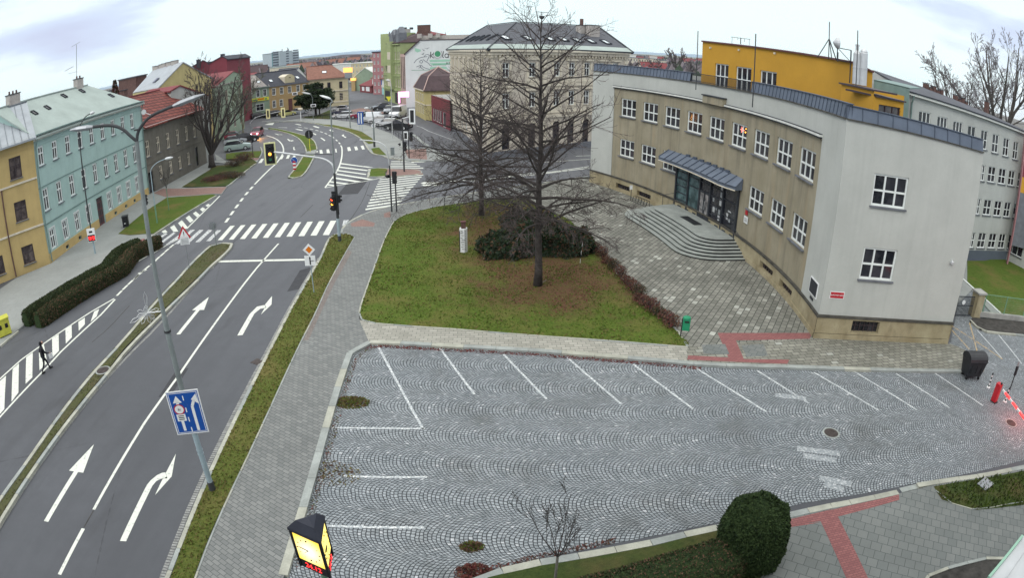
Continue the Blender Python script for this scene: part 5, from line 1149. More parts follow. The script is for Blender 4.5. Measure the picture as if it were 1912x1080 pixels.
for z0_,z1_,m_ in((2,7.2,'sill_grey'),(7.2,8.7,'render_orange'),(8.7,10.2,'render_red'),(10.2,11.6,'render_ochre'),(11.6,12.8,'render_red')):
 b=MB(m_);fbox(b,fz,0,fz.L,z0_,z1_-.01,-.4,0);b.build('panel',hb_)
b=MB('render_pink');fbox(b,fz,-.12,-.01,0,12.8,-.4,.05);b.build('edge_trim',hb_)
gt=place('iron_gate','low dark iron gate with a round white sign beside the stone pillar','gate',G3(('e8',480,845)))
gp0,gp1=G(('e8',400,850)),G(('e8',545,850));fg=Flat(gp0,gp1)
b=MB('frame_black')
for i in range(14):b.bar(fg.pt(fg.L*i/13,.1),fg.pt(fg.L*i/13,1.5),.03)
for z in(.15,.85,1.5):b.bar(fg.pt(0,z),fg.pt(fg.L,z),.05)
b.build('bars',gt);b=MB('sign_white');b.tube([fg.pt(fg.L*.35,1.1,.03),fg.pt(fg.L*.35,1.1,.05)],.16,16);b.build('round_sign',gt)
pc=G(('e8',560,845));pz_=HT(('e8',610,625),pc);b=MB('plinth_stone','concrete');b.box((pc.x+.35,pc.y+.1,pz_/2),(.75,.75,pz_));b.box((pc.x+.35,pc.y+.1,pz_+.05),(.95,.95,.12),0,1);tag(b.build('stone_pillar'),'rough stone gate pillar with a flat cap behind the car park','pillar')
f0,f1=G(('e8',620,850)),G(('e8',1080,900));ff=Flat(f0,f1)
low=MB('concrete');fbox(low,ff,0,ff.L+3,.1,.45,-.15,.15);fn=place('mesh_fence','green wire mesh fence on a low concrete wall at the far right','fence',(f0.x,f0.y,0));low.build('base_wall',fn)
b=MB('pole_green')
for i in range(4):b.bar(ff.pt(i*2.2+.3,.4),ff.pt(i*2.2+.3,1.75),.06)
b.bar(ff.pt(0,1.72),ff.pt(ff.L+3,1.72),.04);b.build('posts',fn)
b=MB('pole_green')
for i in range(90):b.bar(ff.pt(i*.09,.45),ff.pt(i*.09,1.7),.006)
for i in range(8):b.bar(ff.pt(0,.5+i*.16),ff.pt(8,.5+i*.16),.006)
b.build('wire',fn)
# ------------------------------------------------------------------ the town
def rowh(u0,w,z0,h,n,step):return[(u0+i*step,z0,u0+i*step+w,z0+h) for i in range(n)]
def shell(root,FF,depth,h,mat,holes=(),reveal=.18,gable=None,z0=0,parts='wall',hr_=None,ends=(1,1)):
 "four walls of a house; gable=(ridge height) adds end triangles for a ridge parallel to the front"
 b=MB(mat);L_=FF.L
 hr_=h if hr_ is None else hr_
 wall(b,FF,0,L_,z0,h,holes,reveal=reveal)
 for u,eg in((0,ends[0]),(L_,ends[1])):
  a,c=FF.pt(u,z0),FF.pt(u,z0,-depth)
  pts=[a,c,(c[0],c[1],h),(a[0],a[1],h)]
  if gable and eg:m=FF.pt(u,gable,-depth/2);pts=[a,c,(c[0],c[1],h),m,(a[0],a[1],h)]
  b.poly(pts)
 b.poly([FF.pt(0,z0,-depth),FF.pt(L_,z0,-depth),FF.pt(L_,h,-depth),FF.pt(0,h,-depth)])
 return b.build(parts,root)
def gable_roof(root,FF,depth,h,ridge,mat,over=.4,t=.16,seams=0,smat=None,hip=(0,0),mid=None):
 b=MB(mat,smat or mat);L_=FF.L;md=depth/2 if mid is None else mid
 r0,r1=FF.pt(hip[0]-(over*.4 if not hip[0] else 0),ridge,-md),FF.pt(L_-hip[1]+(over*.4 if not hip[1] else 0),ridge,-md)
 sl=(ridge-h)/md;e=h-sl*over*.6
 a0,a1=FF.pt(-over*.4,e,over),FF.pt(L_+over*.4,e,over);c0_,c1_=FF.pt(-over*.4,e,-depth-over),FF.pt(L_+over*.4,e,-depth-over)
 slab(b,[a0,a1,r1,r0],t);slab(b,[c0_,c1_,r1,r0],t)
 if hip[0]:slab(b,[a0,c0_,r0],t)
 if hip[1]:slab(b,[a1,c1_,r1],t)
 if seams:
  n=int(L_/seams)
  for i in range(1,n):
   f=i/n;p=Vector(a0).lerp(Vector(a1),f);q_=Vector(r0).lerp(Vector(r1),f);b.bar(p+Vector((0,0,.03)),q_+Vector((0,0,.03)),.05,.05,1)
 b.bar(Vector(r0)+Vector((0,0,.05)),Vector(r1)+Vector((0,0,.05)),.25,.12,1)
 return b.build('roof',root)
def onroof(FF,h,ridge,depth,u,f):return FF.pt(u,h+(ridge-h)*f,-depth/2*f)
def skylight(root,FF,h,ridge,depth,u,f,w_=.8,l=1.1,glass='glass'):
 md=depth/2;s_=math.hypot(ridge-h,md);P_=lambda uu,ff:Vector(FF.pt(uu,h+(ridge-h)*ff+.10,-md*ff+.02))
 df=l/s_;b=MB(glass,'frame_black');a,c,d,e=P_(u-w_/2,f),P_(u+w_/2,f),P_(u+w_/2,f+df),P_(u-w_/2,f+df)
 b.poly([a,c,d,e]);[b.bar(x,y,.09,.12,1) for x,y in((a,c),(c,d),(d,e),(e,a))];return b.build('skylight',root)
def chimney(root,p,w_,d_,z0,z1,mat='brick_pale',rz=0,pots=0):
 b=MB(mat,'frame_black','brick_dark');b.box((p[0],p[1],(z0+z1)/2),(w_,d_,z1-z0),rz);b.box((p[0],p[1],z1+.04),(w_+.14,d_+.14,.09),rz,1)
 M_=Matrix.Rotation(rz,3,'Z')
 for i in range(pots):q_=M_@Vector((w_*((i+.5)/pots-.5),0,0));b.lathe((p[0]+q_.x,p[1]+q_.y,z1+.08),[(.11,0),(.10,.3)],8,2)
 return b.build('chimney',root)
def band_(root,FF,z,t=.14,o=.07,mat='trim_white',u0=0,u1=None,name='string_course'):
 b=MB(mat);fbox(b,FF,u0,FF.L if u1 is None else u1,z,z+t,-.02,o);return b.build(name,root)
 # ---- mint house
A,B=G((95.5,493)),G((272,368));FM=Flat(A,B);FM=Flat(FM.a,FM.a+FM.d*24.2)
mint=place('mint_house','long three-storey mint green house with a pale copper-green roof','house',(A.x,A.y,0))
hs=[];gl=[]
for z0_,h_ in((8.6,1.72),(4.56,2.0)):
 hs+=[(u-.12,z0_,u+.86,z0_+h_) for u in[.72+2.553*i for i in range(9)]]
gnd=[(u-.08,1.07,u+.84,2.87) for u in[.8+2.50*i for i in range(9)] if not 10.2<u<12.4]
arch_u=(10.65,12.05)
cel=[(u-.1,.25,u+.5,.55) for u in(3.2,5.9,14.4,17.2,19.6)]
shell(mint,FM,10.5,11.35,'render_mint',hs+gnd+[(arch_u[0],.1,arch_u[1],3.0)]+cel,gable=14.6,ends=(1,0))
b=MB('render_yellow');
for a_,c_ in((-.02,arch_u[0]-.1),(arch_u[1]+.1,FM.L)):fbox(b,FM,a_,c_,0,.22,.0,.07);fbox(b,FM,a_,c_,.58,.92,.0,.07)
us_=sorted([c_[0] for c_ in cel]+[c_[2] for c_ in cel]);prev_=0
for u0_,u1_ in[(0,3.1),(3.7,5.8),(6.4,arch_u[0]-.1),(arch_u[1]+.1,14.3),(14.9,17.1),(17.7,19.5),(20.1,FM.L)]:fbox(b,FM,u0_,u1_,.221,.579,.0,.07)
b.build('plinth',mint)
for h in hs+gnd:window(FM,mint,h,off=-.13,cols=2,rows=(.63,),fw=.14,bw=.11,sill='sill_grey' if h[1]>3 else None,surround='render_white' if h[1]<3 else None)
for h in cel:g=MB('frame_black');fbox(g,FM,h[0],h[2],h[1],h[3],-.2,-.1);g.build('cellar_grate',mint)
b=MB('wood_brown','render_mint','frame_dark');fbox(b,FM,arch_u[0]+.05,arch_u[1]-.05,.1,2.55,-.16,-.10);c_=(arch_u[0]+arch_u[1])/2;r_=.65
pts=[FM.pt(c_+r_*cos(a*pi/10),2.55+r_*.68*sin(a*pi/10),-.10) for a in range(11)];b.poly(pts,2);b.bar(FM.pt(c_,.12,-.08),FM.pt(c_,2.5,-.08),.04,.04,2)
for k_ in range(3):fbox(b,FM,arch_u[0]+.15,c_-.08,.35+k_*.75,.95+k_*.75,-.10,-.085,2);fbox(b,FM,c_+.08,arch_u[1]-.15,.35+k_*.75,.95+k_*.75,-.10,-.085,2)
dr=b.build('door',mint)
for z_ in(11.0,):band_(mint,FM,10.45,.09,.05,'render_mint')
band_(mint,FM,3.42,.10,.06,'trim_green');band_(mint,FM,6.72,.08,.05,'trim_green',0,FM.L);
b=MB('trim_white','trim_green');fbox(b,FM,-.05,FM.L+.05,11.02,11.34,-.02,.34);fbox(b,FM,-.05,FM.L+.05,10.9,11.015,-.02,.14);fbox(b,FM,-.1,FM.L+.1,11.345,11.46,.0,.55,1);b.build('cornice',mint)
gable_roof(mint,FM,10.5,11.4,14.75,'roof_copper',.5,hip=(0,4.6),smat='roof_copper')
b=MB('trim_green');b.tube([FM.pt(.15,11.1,.4),FM.pt(.15,10.3,.12),FM.pt(.15,.2,.12)],.06,8);b.build('downpipe',mint);b=MB('trim_green');b.tube([FM.pt(FM.L-.1,11.1,.4),FM.pt(FM.L-.1,10.3,.12),FM.pt(FM.L-.1,.2,.12)],.06,8);b.build('downpipe',mint)
for p_,n_ in((('k4',130,960),3),(('k4',790,810),2)):
 FF=Flat(FM.pt(0,0,-5.25)[:2],FM.pt(FM.L,0,-5.25)[:2]);u_,z_=FF.uz(p_);c=FF.pt(u_,0);chimney(mint,c,2.0 if n_==3 else 1.5,.6,14,15.7,'brick_pale',FM.ang(),n_)
FF=Flat(FM.pt(0,0,-5.25)[:2],FM.pt(FM.L,0,-5.25)[:2]);c=FF.pt(FF.uz(('k4',775,800))[0],0)
an=place('antenna','tall thin television aerial on a chimney of the mint house','antenna',(c[0],c[1],15.7));zt_=HT(('k4',770,450),c[:2]);b=MB('pole_grey');b.tube([(c[0],c[1],15.5),(c[0],c[1],zt_)],.035,6)
b.bar((c[0]-.5,c[1]-.4,zt_-.1),(c[0]+.4,c[1]+.3,zt_+.25),.04);b.bar((c[0]-1.3,c[1]-.9,17.0),(c[0]-.3,c[1]-.3,17.3),.05);b.bar((c[0]-.9,c[1]-.6,16.6),(c[0],c[1],16.6),.03);b.build('mast',an)
for p_ in(('a1',290,685),('a1',400,640),('a1',540,540),('a1',690,500),('a1',935,540)):
 bu=None
 for k_ in range(60):
  f_=k_/60;zz=11.4+(14.75-11.4)*f_;FF=Flat(FM.pt(0,0,-5.25*f_)[:2],FM.pt(FM.L,0,-5.25*f_)[:2]);u_,z_=FF.uz(p_)
  if bu is None or abs(z_-zz)<bu[0]:bu=(abs(z_-zz),u_,f_)
 skylight(mint,FM,11.4,14.75,10.5,bu[1],max(.1,bu[2]-.06),.55,.8)
 # ---- far left yellow house
Y1=FM.a-FM.d*.05;Y0=Y1-Vector((2.4,3.2)).normalized()*13;FY=Flat(Y0,Y1);yo=13-4.0
yel=place('yellow_house','yellow three-storey house with dark brown windows at the left edge','house',(Y1.x,Y1.y,0))
yh=[(yo+1.22+du,z0_,yo+2.5+du,z0_+h_) for du in(0,-3.4,-6.8) for z0_,h_ in((8.3,1.85),(4.6,1.7),(.75,1.6))]
shell(yel,FY,10.5,11.45,'render_yellow',yh,gable=14.6,reveal=.2)
for h in yh:window(FY,yel,h,off=-.15,cols=2,rows=(.62,),frame='frame_dark',glass='glass_brown',sill='sill_grey',fw=.08)
band_(yel,FY,7.72,.16,.10,'trim_cream');band_(yel,FY,3.6,.16,.10,'trim_cream');band_(yel,FY,9.98+.5,.07,.05,'render_yellow')
b=MB('trim_white');fbox(b,FY,0,FY.L,11.1,11.44,-.02,.4);b.build('cornice',yel)
gable_roof(yel,FY,10.5,11.5,14.6,'roof_metal',.6,seams=.7,smat='roof_seam')
b=MB('brick_dark');b.tube([FY.pt(yo+.1,7.7,.12),FY.pt(yo+.1,.1,.12)],.07,8);b.build('downpipe',yel)
# ---- brown house with the red tiled roof
A,B=G(('e3',270,690)),G(('e3',990,300));FBn=Flat(A,B)
brn=place('brown_house','grey-brown rendered house with a red tiled roof behind the bare tree','house',(A.x,A.y,0))
bh=[(u-.1,4.45,u+.85,6.45) for u in(.42,3.3,6.2,9.2,12.1,14.85)]+[(u-.1,1.05,u+.8,2.75) for u in(3.33,6.3,9.2,12.1)]+[(-.0+.1,.02,1.45,2.55),(14.85,.3,15.75,3.0)]
shell(brn,FBn,11,8.2,'render_brown',bh,gable=11.8,reveal=.2,ends=(1,0))
for h in bh[:10]:window(FBn,brn,h,off=-.14,cols=2,rows=(.62,),fw=.13,bw=.10,sill='sill_grey',frame='trim_cream')
b=MB('glass');fbox(b,FBn,.1,1.45,.02,2.55,-.2,-.15);b.build('garage_door',brn);b=MB('glass');fbox(b,FBn,14.85,15.75,.3,3.0,-.2,-.15);b.build('door',brn)
band_(brn,FBn,3.5,.12,.07,'render_brown');b=MB('trim_white');fbox(b,FBn,-.1,FBn.L+.1,7.95,8.2,-.02,.4);b.build('gutter',brn)
b=MB('render_brown');fbox(b,FBn,1.6,14.8,0,.8,-.01,.04);b.build('plinth',brn)
gable_roof(brn,FBn,11,8.3,12.0,'roof_tile_red',.5,hip=(0,3.5),smat='roof_maroon')
c=FBn.pt(2.6,0,-4.2);chimney(brn,c,.9,.6,10.5,13.1,'brick_dark',FBn.ang())
dsh=place('satellite_dish','white satellite dish at the left end of the red tiled roof','satellite dish',FBn.pt(.3,8.8,.2));b=MB('sign_white');c=Vector(G3(('k3',865,265),9.3));c=Vector((*AT(('k3',865,265),76),0));c.z=HT(('k3',865,265),c.xy);n_=Vector((.6,-.8,.1)).normalized()
b.tube([c-n_*.15,c,c+n_*.08],[.08,.26,.32],12);b.build('dish',dsh);b=MB('sign_white');b.bar(c,c+Vector((.9,.3,-.5)),.08);b.build('arm',dsh)
# ---- roofs behind
def far_block(name,label,cat,pl,pr,dist,distr,top,depth,mat,roofmat=None,ridge=None,wrows=0,wcols=0,base_z=0,frame='frame_white',glass='glass',flat=True,hip=(0,0),wsz=(.5,.55),order=1,zr=(0,1)):
 "a block seen in the distance: left and right picture edges, distances, height of its top edge"
 a=AT(pl,dist);c=AT(pr,distr);FF=Flat(a,c);h=HT(top,a if top[1]==pl[1] or True else c)
 root=place(name,label,cat,(a.x,a.y,base_z));hs_=[]
 if wcols:
  sw,sh=FF.L/wcols,(h-base_z)*(zr[1]-zr[0])/wrows
  for i in range(wcols):
   for j in range(wrows):hs_.append(((i+.5-wsz[0]/2)*sw,base_z+(h-base_z)*zr[0]+(j+.5-wsz[1]/2)*sh,(i+.5+wsz[0]/2)*sw,base_z+(h-base_z)*zr[0]+(j+.5+wsz[1]/2)*sh))
 shell(root,FF,depth,h,mat,hs_,gable=ridge,z0=base_z,reveal=.15)
 for w_ in hs_:
  g=MB(glass,frame);g.poly([FF.pt(w_[0],w_[1],-.12),FF.pt(w_[2],w_[1],-.12),FF.pt(w_[2],w_[3],-.12),FF.pt(w_[0],w_[3],-.12)]);m_=(w_[0]+w_[2])/2
  fbox(g,FF,m_-.05,m_+.05,w_[1],w_[3],-.117,-.06,1);fbox(g,FF,w_[0],w_[0]+.09,w_[1],w_[3],-.117,-.06,1);fbox(g,FF,w_[2]-.09,w_[2],w_[1],w_[3],-.117,-.06,1);fbox(g,FF,w_[0]+.09,m_-.05,w_[1],w_[1]+.09,-.117,-.06,1);fbox(g,FF,m_+.05,w_[2]-.09,w_[1],w_[1]+.09,-.117,-.06,1)
  g.build('window',root)
 if ridge:gable_roof(root,FF,depth,h,ridge,roofmat,.4,hip=hip)
 else:
  b=MB(roofmat or 'slate');slab(b,[FF.pt(-.2,h+.12,.2),FF.pt(FF.L+.2,h+.12,.2),FF.pt(FF.L+.2,h+.12,-depth-.2),FF.pt(-.2,h+.12,-depth-.2)],.3);b.build('roof',root)
 return root,FF,h
def gable_end(name,label,pL,pR,pTop,distL,distR,depth,mat,roofmat,fU=None,zeL=None,zeR=None,base_z=0,side='left',drop=0,holes=()):
 a=AT(pL,distL);c=AT(pR,distR);FF=Flat(a,c);ut,zt_=FF.uz(pTop);zl=HT(pL,a);zr_=HT(pR,c)
 root=place(name,label,'house',(a.x,a.y,base_z));b=MB(mat)
 b.poly([FF.pt(0,base_z),FF.pt(FF.L,base_z),FF.pt(FF.L,zr_),FF.pt(ut,zt_),FF.pt(0,zl)])
 for u_,z_ in((0,zl),(FF.L,zr_)):p_,q_=FF.pt(u_,base_z),FF.pt(u_,base_z,-depth);b.poly([p_,q_,(q_[0],q_[1],z_),(p_[0],p_[1],z_)])
 b.build('wall',root);b=MB(roofmat)
 slab(b,[FF.pt(-.3,zl-.1,.15),FF.pt(ut,zt_+.12,.15),FF.pt(ut,zt_+.12,-depth),FF.pt(-.3,zl-.1,-depth)],.2);slab(b,[FF.pt(FF.L+.3,zr_-.1,.15),FF.pt(ut,zt_+.12,.15),FF.pt(ut,zt_+.12,-depth),FF.pt(FF.L+.3,zr_-.1,-depth)],.2)
 b.build('roof',root);return root,FF,ut,zt_,zl,zr_
yg=gable_end('yellow_gable_house','yellow gable house with a grey roof and a row of chimneys',('e6',430,560),('e6',1188,420),('e6',780,205),106,118,1,'render_sand','roof_metal')
Fy=yg[1];ut,zt_=yg[2],yg[3]
rv=AT(('e6',240,450),150);b=MB('roof_metal','render_sand')
e0=Vector(Fy.pt(ut,zt_+.1));lf=AT(('e6',350,320),134);e1=Vector((lf.x,lf.y,HT(('e6',350,315),lf)));v0=Vector(Fy.pt(-.3,yg[4]-.1));lo=AT(('e6',60,640),118);v1=Vector((lo.x,lo.y,HT(('e6',60,640),lo)))
slab(b,[v0,v1,e1,e0],.2);b.build('long_roof',yg[0])
b=MB('render_sand');b.poly([(v0.x,v0.y,0),(v1.x,v1.y,0),v1,v0]);b.poly([(v1.x,v1.y,0),(v1.x-10,v1.y+14,0),e1,v1]);b.build('side_wall',yg[0])
for x_,y_,w_ in((380,275,.8),(415,270,.6),(470,250,.7),(515,235,.7),(590,215,1.1),(668,195,1.1)):
 f_=(x_-350)/(780-350);p_=e1.lerp(e0,f_);d_=p_.xy.length;c=AT(('e6',x_,y_),d_);chimney(yg[0],c,w_*1.1,.8,p_.z-.8,HT(('e6',x_,y_-15),c),'brick_pale',0)
sk=[('e6',395,460),('e6',515,430)]
for s_ in sk:
 f_=.5;c=AT(s_,112);z_=HT(s_,c);b=MB('glass','frame_black');b.box((c.x,c.y,z_),(1.2,1.4,.12),R(50),0,Matrix.Rotation(R(-35),3,'Y'));b.build('skylight',yg[0])
bb=far_block('brick_building','old brick building with a jagged top left of the yellow gable house','building',('e6',105,420),('e6',260,380),150,152,('e6',105,405),8,'brick_dark')
fir_p=(('px',218,165))
for nm,lb,pL,pR,pT,dL,dR in(('red_house','smaller deep red gable house between the yellow gable and the taller red one',('e6',930,250),('e6',1160,215),('e6',1075,175),150,150),('red_house','taller deep red gable house with a black roof and chimney',('e6',1160,215),('e6',1415,150),('e6',1350,115),146,144)):
 gg=gable_end(nm,lb,pL,pR,pT,dL,dR,14,'render_red','slate_dark')
 ch_=('e6',1008,165) if nm=='red_house' and pL[1]==930 else('e6',1355,85);c=AT(ch_,150);chimney(gg[0],c,.9,.7,14.5,HT(ch_,c),'slate_dark')
bl=far_block('cream_block','narrow cream apartment block behind the taller red house','building',('h6',250,225),('h6',385,210),170,172,('h6',250,225),8,'trim_cream','slate_dark',wrows=6,wcols=3,wsz=(.4,.5))
mg=gable_end('pale_green_house','pale green house whose maroon roof slopes up to the left',('h6',10,760),('h6',520,495),('h6',385,460),118,140,12,'render_green','roof_maroon')
b=MB('roof_maroon');p_=[('h6',0,690),('h6',0,560),('h6',200,470),('h6',385,450)];ds=(118,132,145,140);pts=[Vector((*AT(a,d),HT(a,AT(a,d)))) for a,d in zip(p_,ds)];slab(b,pts,.2);b.build('side_roof',mg[0])
b_=gable_end('low_house','low house with a dark maroon roof right behind the red tiled roof',('e6',610,600),('e6',1160,680),('e6',740,540),92,96,9,'render_grey','roof_maroon')
# ---- row across the far side of the square
A,B=G(('a5',960,790)),G(('a5',1330,685));B2=A+(B-A)*1.0
FC=Flat(Vector((-54.0,160.4)),Vector((-43.8,164.2)))
cr=place('cream_house','cream two-storey corner house with an orange tiled roof and striped ground floor','house',(B.x,B.y,0))
uw_=[FC.uz(('h7',x_,500))[0] for x_ in(655,800,1040)]
ch=[(u-.45,4.7,u+.45,6.6) for u in[.9,2.6]+uw_]+[(uw_[2]-.45,1.6,uw_[2]+.45,3.5),(uw_[1]-.6,1.1,uw_[1]+.6,3.5)]
shell(cr,FC,12,7.9,'render_cream',ch,reveal=.2,gable=11.2,ends=(1,0))
for h in ch:window(FC,cr,h,off=-.15,cols=2,rows=(.62,),frame='frame_dark',sill='trim_cream',fw=.1)
for z_,o_ in((4.05,.22),(7.5,.4),(1.0,.12)):band_(cr,FC,z_,.28,o_,'trim_cream')
b=MB('trim_cream');[fbox(b,FC,6.5,FC.L,1.9+k_*.45,1.98+k_*.45,.0,.04) for k_ in range(5)];b.build('rustication',cr)
gable_roof(cr,FC,12,7.95,11.2,'roof_orange',.5,hip=(0,4));skylight(cr,FC,7.95,11.2,12,4.6,.35,1.2,1.2,'glass_sky')
A,B=G(('a5',600,760)),G(('a5',960,700));FOc=Flat(A,A+(B-A).normalized()*13.3)
oc=place('ochre_house','ochre two-storey house with a black mansard roof and a rounded cream dormer','house',(A.x,A.y,0))
oh=[(u,4.95,u+.95,6.65) for u in(1.45,3.95,6.55,9.3,11.5)]+[(u,1.7,u+.9,3.45) for u in(1.4,3.7,9.3,11.4)]+[(6.4,.1,7.75,3.4)]
shell(oc,FOc,11,7.5,'render_ochre',oh,reveal=.18)
for h in oh[:9]:window(FOc,oc,h,off=-.13,cols=2,rows=(.6,),sill='trim_white',surround='trim_white')
b=MB('wood_brown');fbox(b,FOc,6.4,7.75,.1,3.4,-.15,-.1);b.build('door',oc);band_(oc,FOc,7.1,.38,.35,'sill_grey',name='cornice');band_(oc,FOc,4.1,.12,.06,'render_ochre')
gable_roof(oc,FOc,11,7.6,10.9,'slate_dark',.3)
b=MB('render_cream','trim_cream','glass_brown');pts=[(5.55,7.5),(8.75,7.5),(8.75,9.2),(7.9,9.75),(7.15,9.9),(6.4,9.75),(5.55,9.3)]
b.poly([FOc.pt(u,z,.05) for u,z in pts]);[b.poly([FOc.pt(pts[i][0],pts[i][1],.05),FOc.pt(pts[(i+1)%7][0],pts[(i+1)%7][1],.05),FOc.pt(pts[(i+1)%7][0],pts[(i+1)%7][1],-3),FOc.pt(pts[i][0],pts[i][1],-3)],1) for i in range(7)];fbox(b,FOc,6.9,7.5,8.9,9.1,.05,.08,2);b.build('dormer',oc)
for u_ in(2.3,11.0):skylight(oc,FOc,7.6,10.9,11,u_,.22,1.0,1.2,'glass_sky')
A,B=G(('a5',415,790)),G(('a5',600,760));FG=Flat(A-(B-A)*1.1,B+(B-A).normalized()*.4)
gs=place('green_shop','sage green house with a yellow shop sign beside the ochre house','house',(A.x,A.y,0));go=FG.L-.4-(B-A).length
gh=[(go+u,5.05,go+u+.9,6.8) for u in(-3.8,.3,2.55,4.5)]+[(go+2.3,1.5,go+4.4,3.2),(go-3.5,1.5,go-2.2,3.2)]
shell(gs,FG,11,7.5,'render_green',gh)
for h in gh:window(FG,gs,h,off=-.13,cols=2,rows=(.6,),sill='trim_white',surround='trim_white')
b=MB('trim_green');fbox(b,FG,0,FG.L,7.2,7.5,0,.4);b.build('gutter',gs);gable_roof(gs,FG,11,7.55,10.7,'roof_grey_tile',.4);skylight(gs,FG,7.55,10.7,11,go+1.3,.25,.9,.9,'glass_sky');skylight(gs,FG,7.55,10.7,11,go+4.2,.3,.9,.9,'glass_sky')
b=MB('sign_yellow','sign_green','sign_orange');fbox(b,FG,go+.2,go+5.9,4.0,4.8,.05,.25)
for i,(u_,w_) in enumerate(((.6,.5),(1.2,.3),(1.6,.4),(2.1,.35),(4.7,.3),(5.1,.25))):fbox(b,FG,go+u_,go+u_+w_,4.15,4.55,.25,.28,1)
fbox(b,FG,go+2.7,go+4.5,4.25,4.65,.25,.28,2);o__=b.build('shop_sign');tag(o__,'long yellow shop sign with red and dark lettering on the sage green house','sign')
gs2=far_block('green_house','dull green house half hidden behind the thin bare trees','house',('h6',20,900),('h6',560,620),118,136,('h6',20,760),11,'render_green','roof_grey_tile',10.2,2,4,wsz=(.35,.5),frame='trim_cream')
# ---- lime green corner house, mural gable
A,B=Vector((-38,178)),Vector((-29.0,158.7));FL=Flat(A,B);FL=Flat(FL.a+FL.d*4.6,FL.a+FL.d*23.2)
lm=place('lime_house','tall lime green art nouveau corner house with dark ornamental roof turrets','house',(B.x,B.y,0))
cols=[(.6,1.1),(2.9,1.1),(5.6,1.1),(8.8,2.6),(13.2,1.1),(15.6,1.1),(17.3,.9)]
lh=[(u,z,u+w_,z+2.0) for u,w_ in cols for z in(4.6,8.2,11.8)]
shell(lm,FL,12,16.2,'render_lime',lh,reveal=.2)
for h in lh:window(FL,lm,h,off=-.15,cols=2 if h[2]-h[0]<2 else 4,rows=(.62,),frame='trim_cream',glass='glass_curtain',sill='trim_cream',fw=.12)
b=MB('render_lime','trim_cream');fbox(b,FL,8.0,12.2,3.8,16.6,.0,.0+.9)
for z in(4.6,8.2,11.8):
 fbox(b,FL,8.5,11.7,z,z+2.0,.9,.93,1)
b.build('bay',lm)
b=MB('render_lime');
for u in(5.0,7.3,12.6,15.0):fbox(b,FL,u-.2,u+.2,3.6,15.6,.0,.12)
b.build('pilasters',lm);b=MB('sign_black');fbox(b,FL,12.5,18.6,.3,3.0,.0,.03);b.build('shop_front',lm);b=MB('sign_black');fbox(b,FL,1,7,.3,3.0,.0,.03);b.build('shop_front',lm)
for z_,o_ in((3.5,.3),(7.3,.2),(10.9,.2),(15.6,.5)):band_(lm,FL,z_,.3,o_,'render_lime')
b=MB('sill_grey','roof_brown');
for u,w_,h_ in((8.2,4.0,3.2),(15.2,2.6,3.6)):
 fbox(b,FL,u,u+w_,16.2,16.2+h_*.7,-2,.2);pts=[FL.pt(u,16.2+h_*.7,.2),FL.pt(u+w_/2,16.2+h_*1.15,-.4),FL.pt(u+w_,16.2+h_*.7,.2)];b.poly(pts);q_=[FL.pt(u,16.2+h_*.7,-2),FL.pt(u+w_/2,16.2+h_*1.15,-1.5),FL.pt(u+w_,16.2+h_*.7,-2)];b.poly([pts[0],pts[1],q_[1],q_[0]]);b.poly([pts[1],pts[2],q_[2],q_[1]]);b.poly(q_)
 b.tube([FL.pt(u+.3,16.2+h_*.6,.2),FL.pt(u+.3,16.2+h_*1.0,.2)],[.35,.1],8);b.tube([FL.pt(u+w_-.3,16.2+h_*.6,.2),FL.pt(u+w_-.3,16.2+h_*1.0,.2)],[.35,.1],8)
b.build('turrets',lm);gable_roof(lm,FL,12,16.3,18.4,'roof_brown',.5,hip=(4,3))
b=MB('render_lime','brick_pale','frame_black');v0,v1=AT(('k1',500,300),168),AT(('k1',745,300),172);Fg=Flat(v0,v1)
fbox(b,Fg,0,Fg.L,10,HT(('k1',500,300),v0),-8,0);[b.box((*Fg.pt(Fg.L*f_,0,-1)[:2],HT(('k1',620,270),v0)),(2.2,1.2,1.3),Fg.ang(),1) for f_ in(.5,)];[b.box((*Fg.pt(Fg.L*f_,0,-1)[:2],HT(('k1',620,215),v0)),(.7,.7,.6),Fg.ang(),2) for f_ in(.42,.9)];b.build('rear_wall',lm)
kr,Fk_,hk_=far_block('red_roof_house','brick house with a steep red roof and large chimney above the mural','house',('k1',770,420),('k1',1300,400),185,185,('k1',770,345),12,'brick_dark','roof_maroon',19.6,hip=(0,4))
chimney(kr,AT(('k1',900,240),184),3.6,2.0,14,HT(('k1',900,165),AT(('k1',900,240),184)),'brick_dark')
FK=Flat(Vector((-26,150)),Vector((-4,150)))
kola=place('mural_house','white gable wall painted with a green mural and the word kola','building',(-15,150,0))
b=MB('render_white');b.poly([FK.pt(.26,0),FK.pt(FK.L,0),FK.pt(FK.L,16.35),FK.pt(3.8,16.35),FK.pt(.26,13.25)]);b.poly([FK.pt(.26,0),FK.pt(.26,0,-10),FK.pt(.26,13.25,-10),FK.pt(.26,13.25)]);b.build('wall',kola)
b=MB('roof_brown','brick_pale','roof_maroon','render_blush');b.bar(FK.pt(.0,13.05,.1),FK.pt(3.7,16.3,.1),.5,.25);slab(b,[FK.pt(.1,13.2,.1),FK.pt(3.8,16.4,.1),FK.pt(3.8,16.4,-10),FK.pt(-1.5,12.2,-10)],.15);b.bar(FK.pt(3.7,16.42,.05),FK.pt(FK.L,16.42,.05),.3,.15)
fbox(b,FK,3.2,17,16.2,17.6,-7,-5,1);[fbox(b,FK,u,u+1.0,17.0,18.1,-5,-4,1) for u in(2.6,5.3,7.2)];b.build('roof',kola)
b=MB('trim_cream','glass_brown','render_blush');FKs=Flat(FL.pt(FL.L,0)[:2],FK.pt(.26,0)[:2]);wall(b,FKs,0,FKs.L,0,13.2,mi=2);[fbox(b,FKs,FKs.L*f_,FKs.L*f_+.9,4.5,12.5,0,.05,1) for f_ in(.15,.5,.8)];b.build('side_wall',kola)
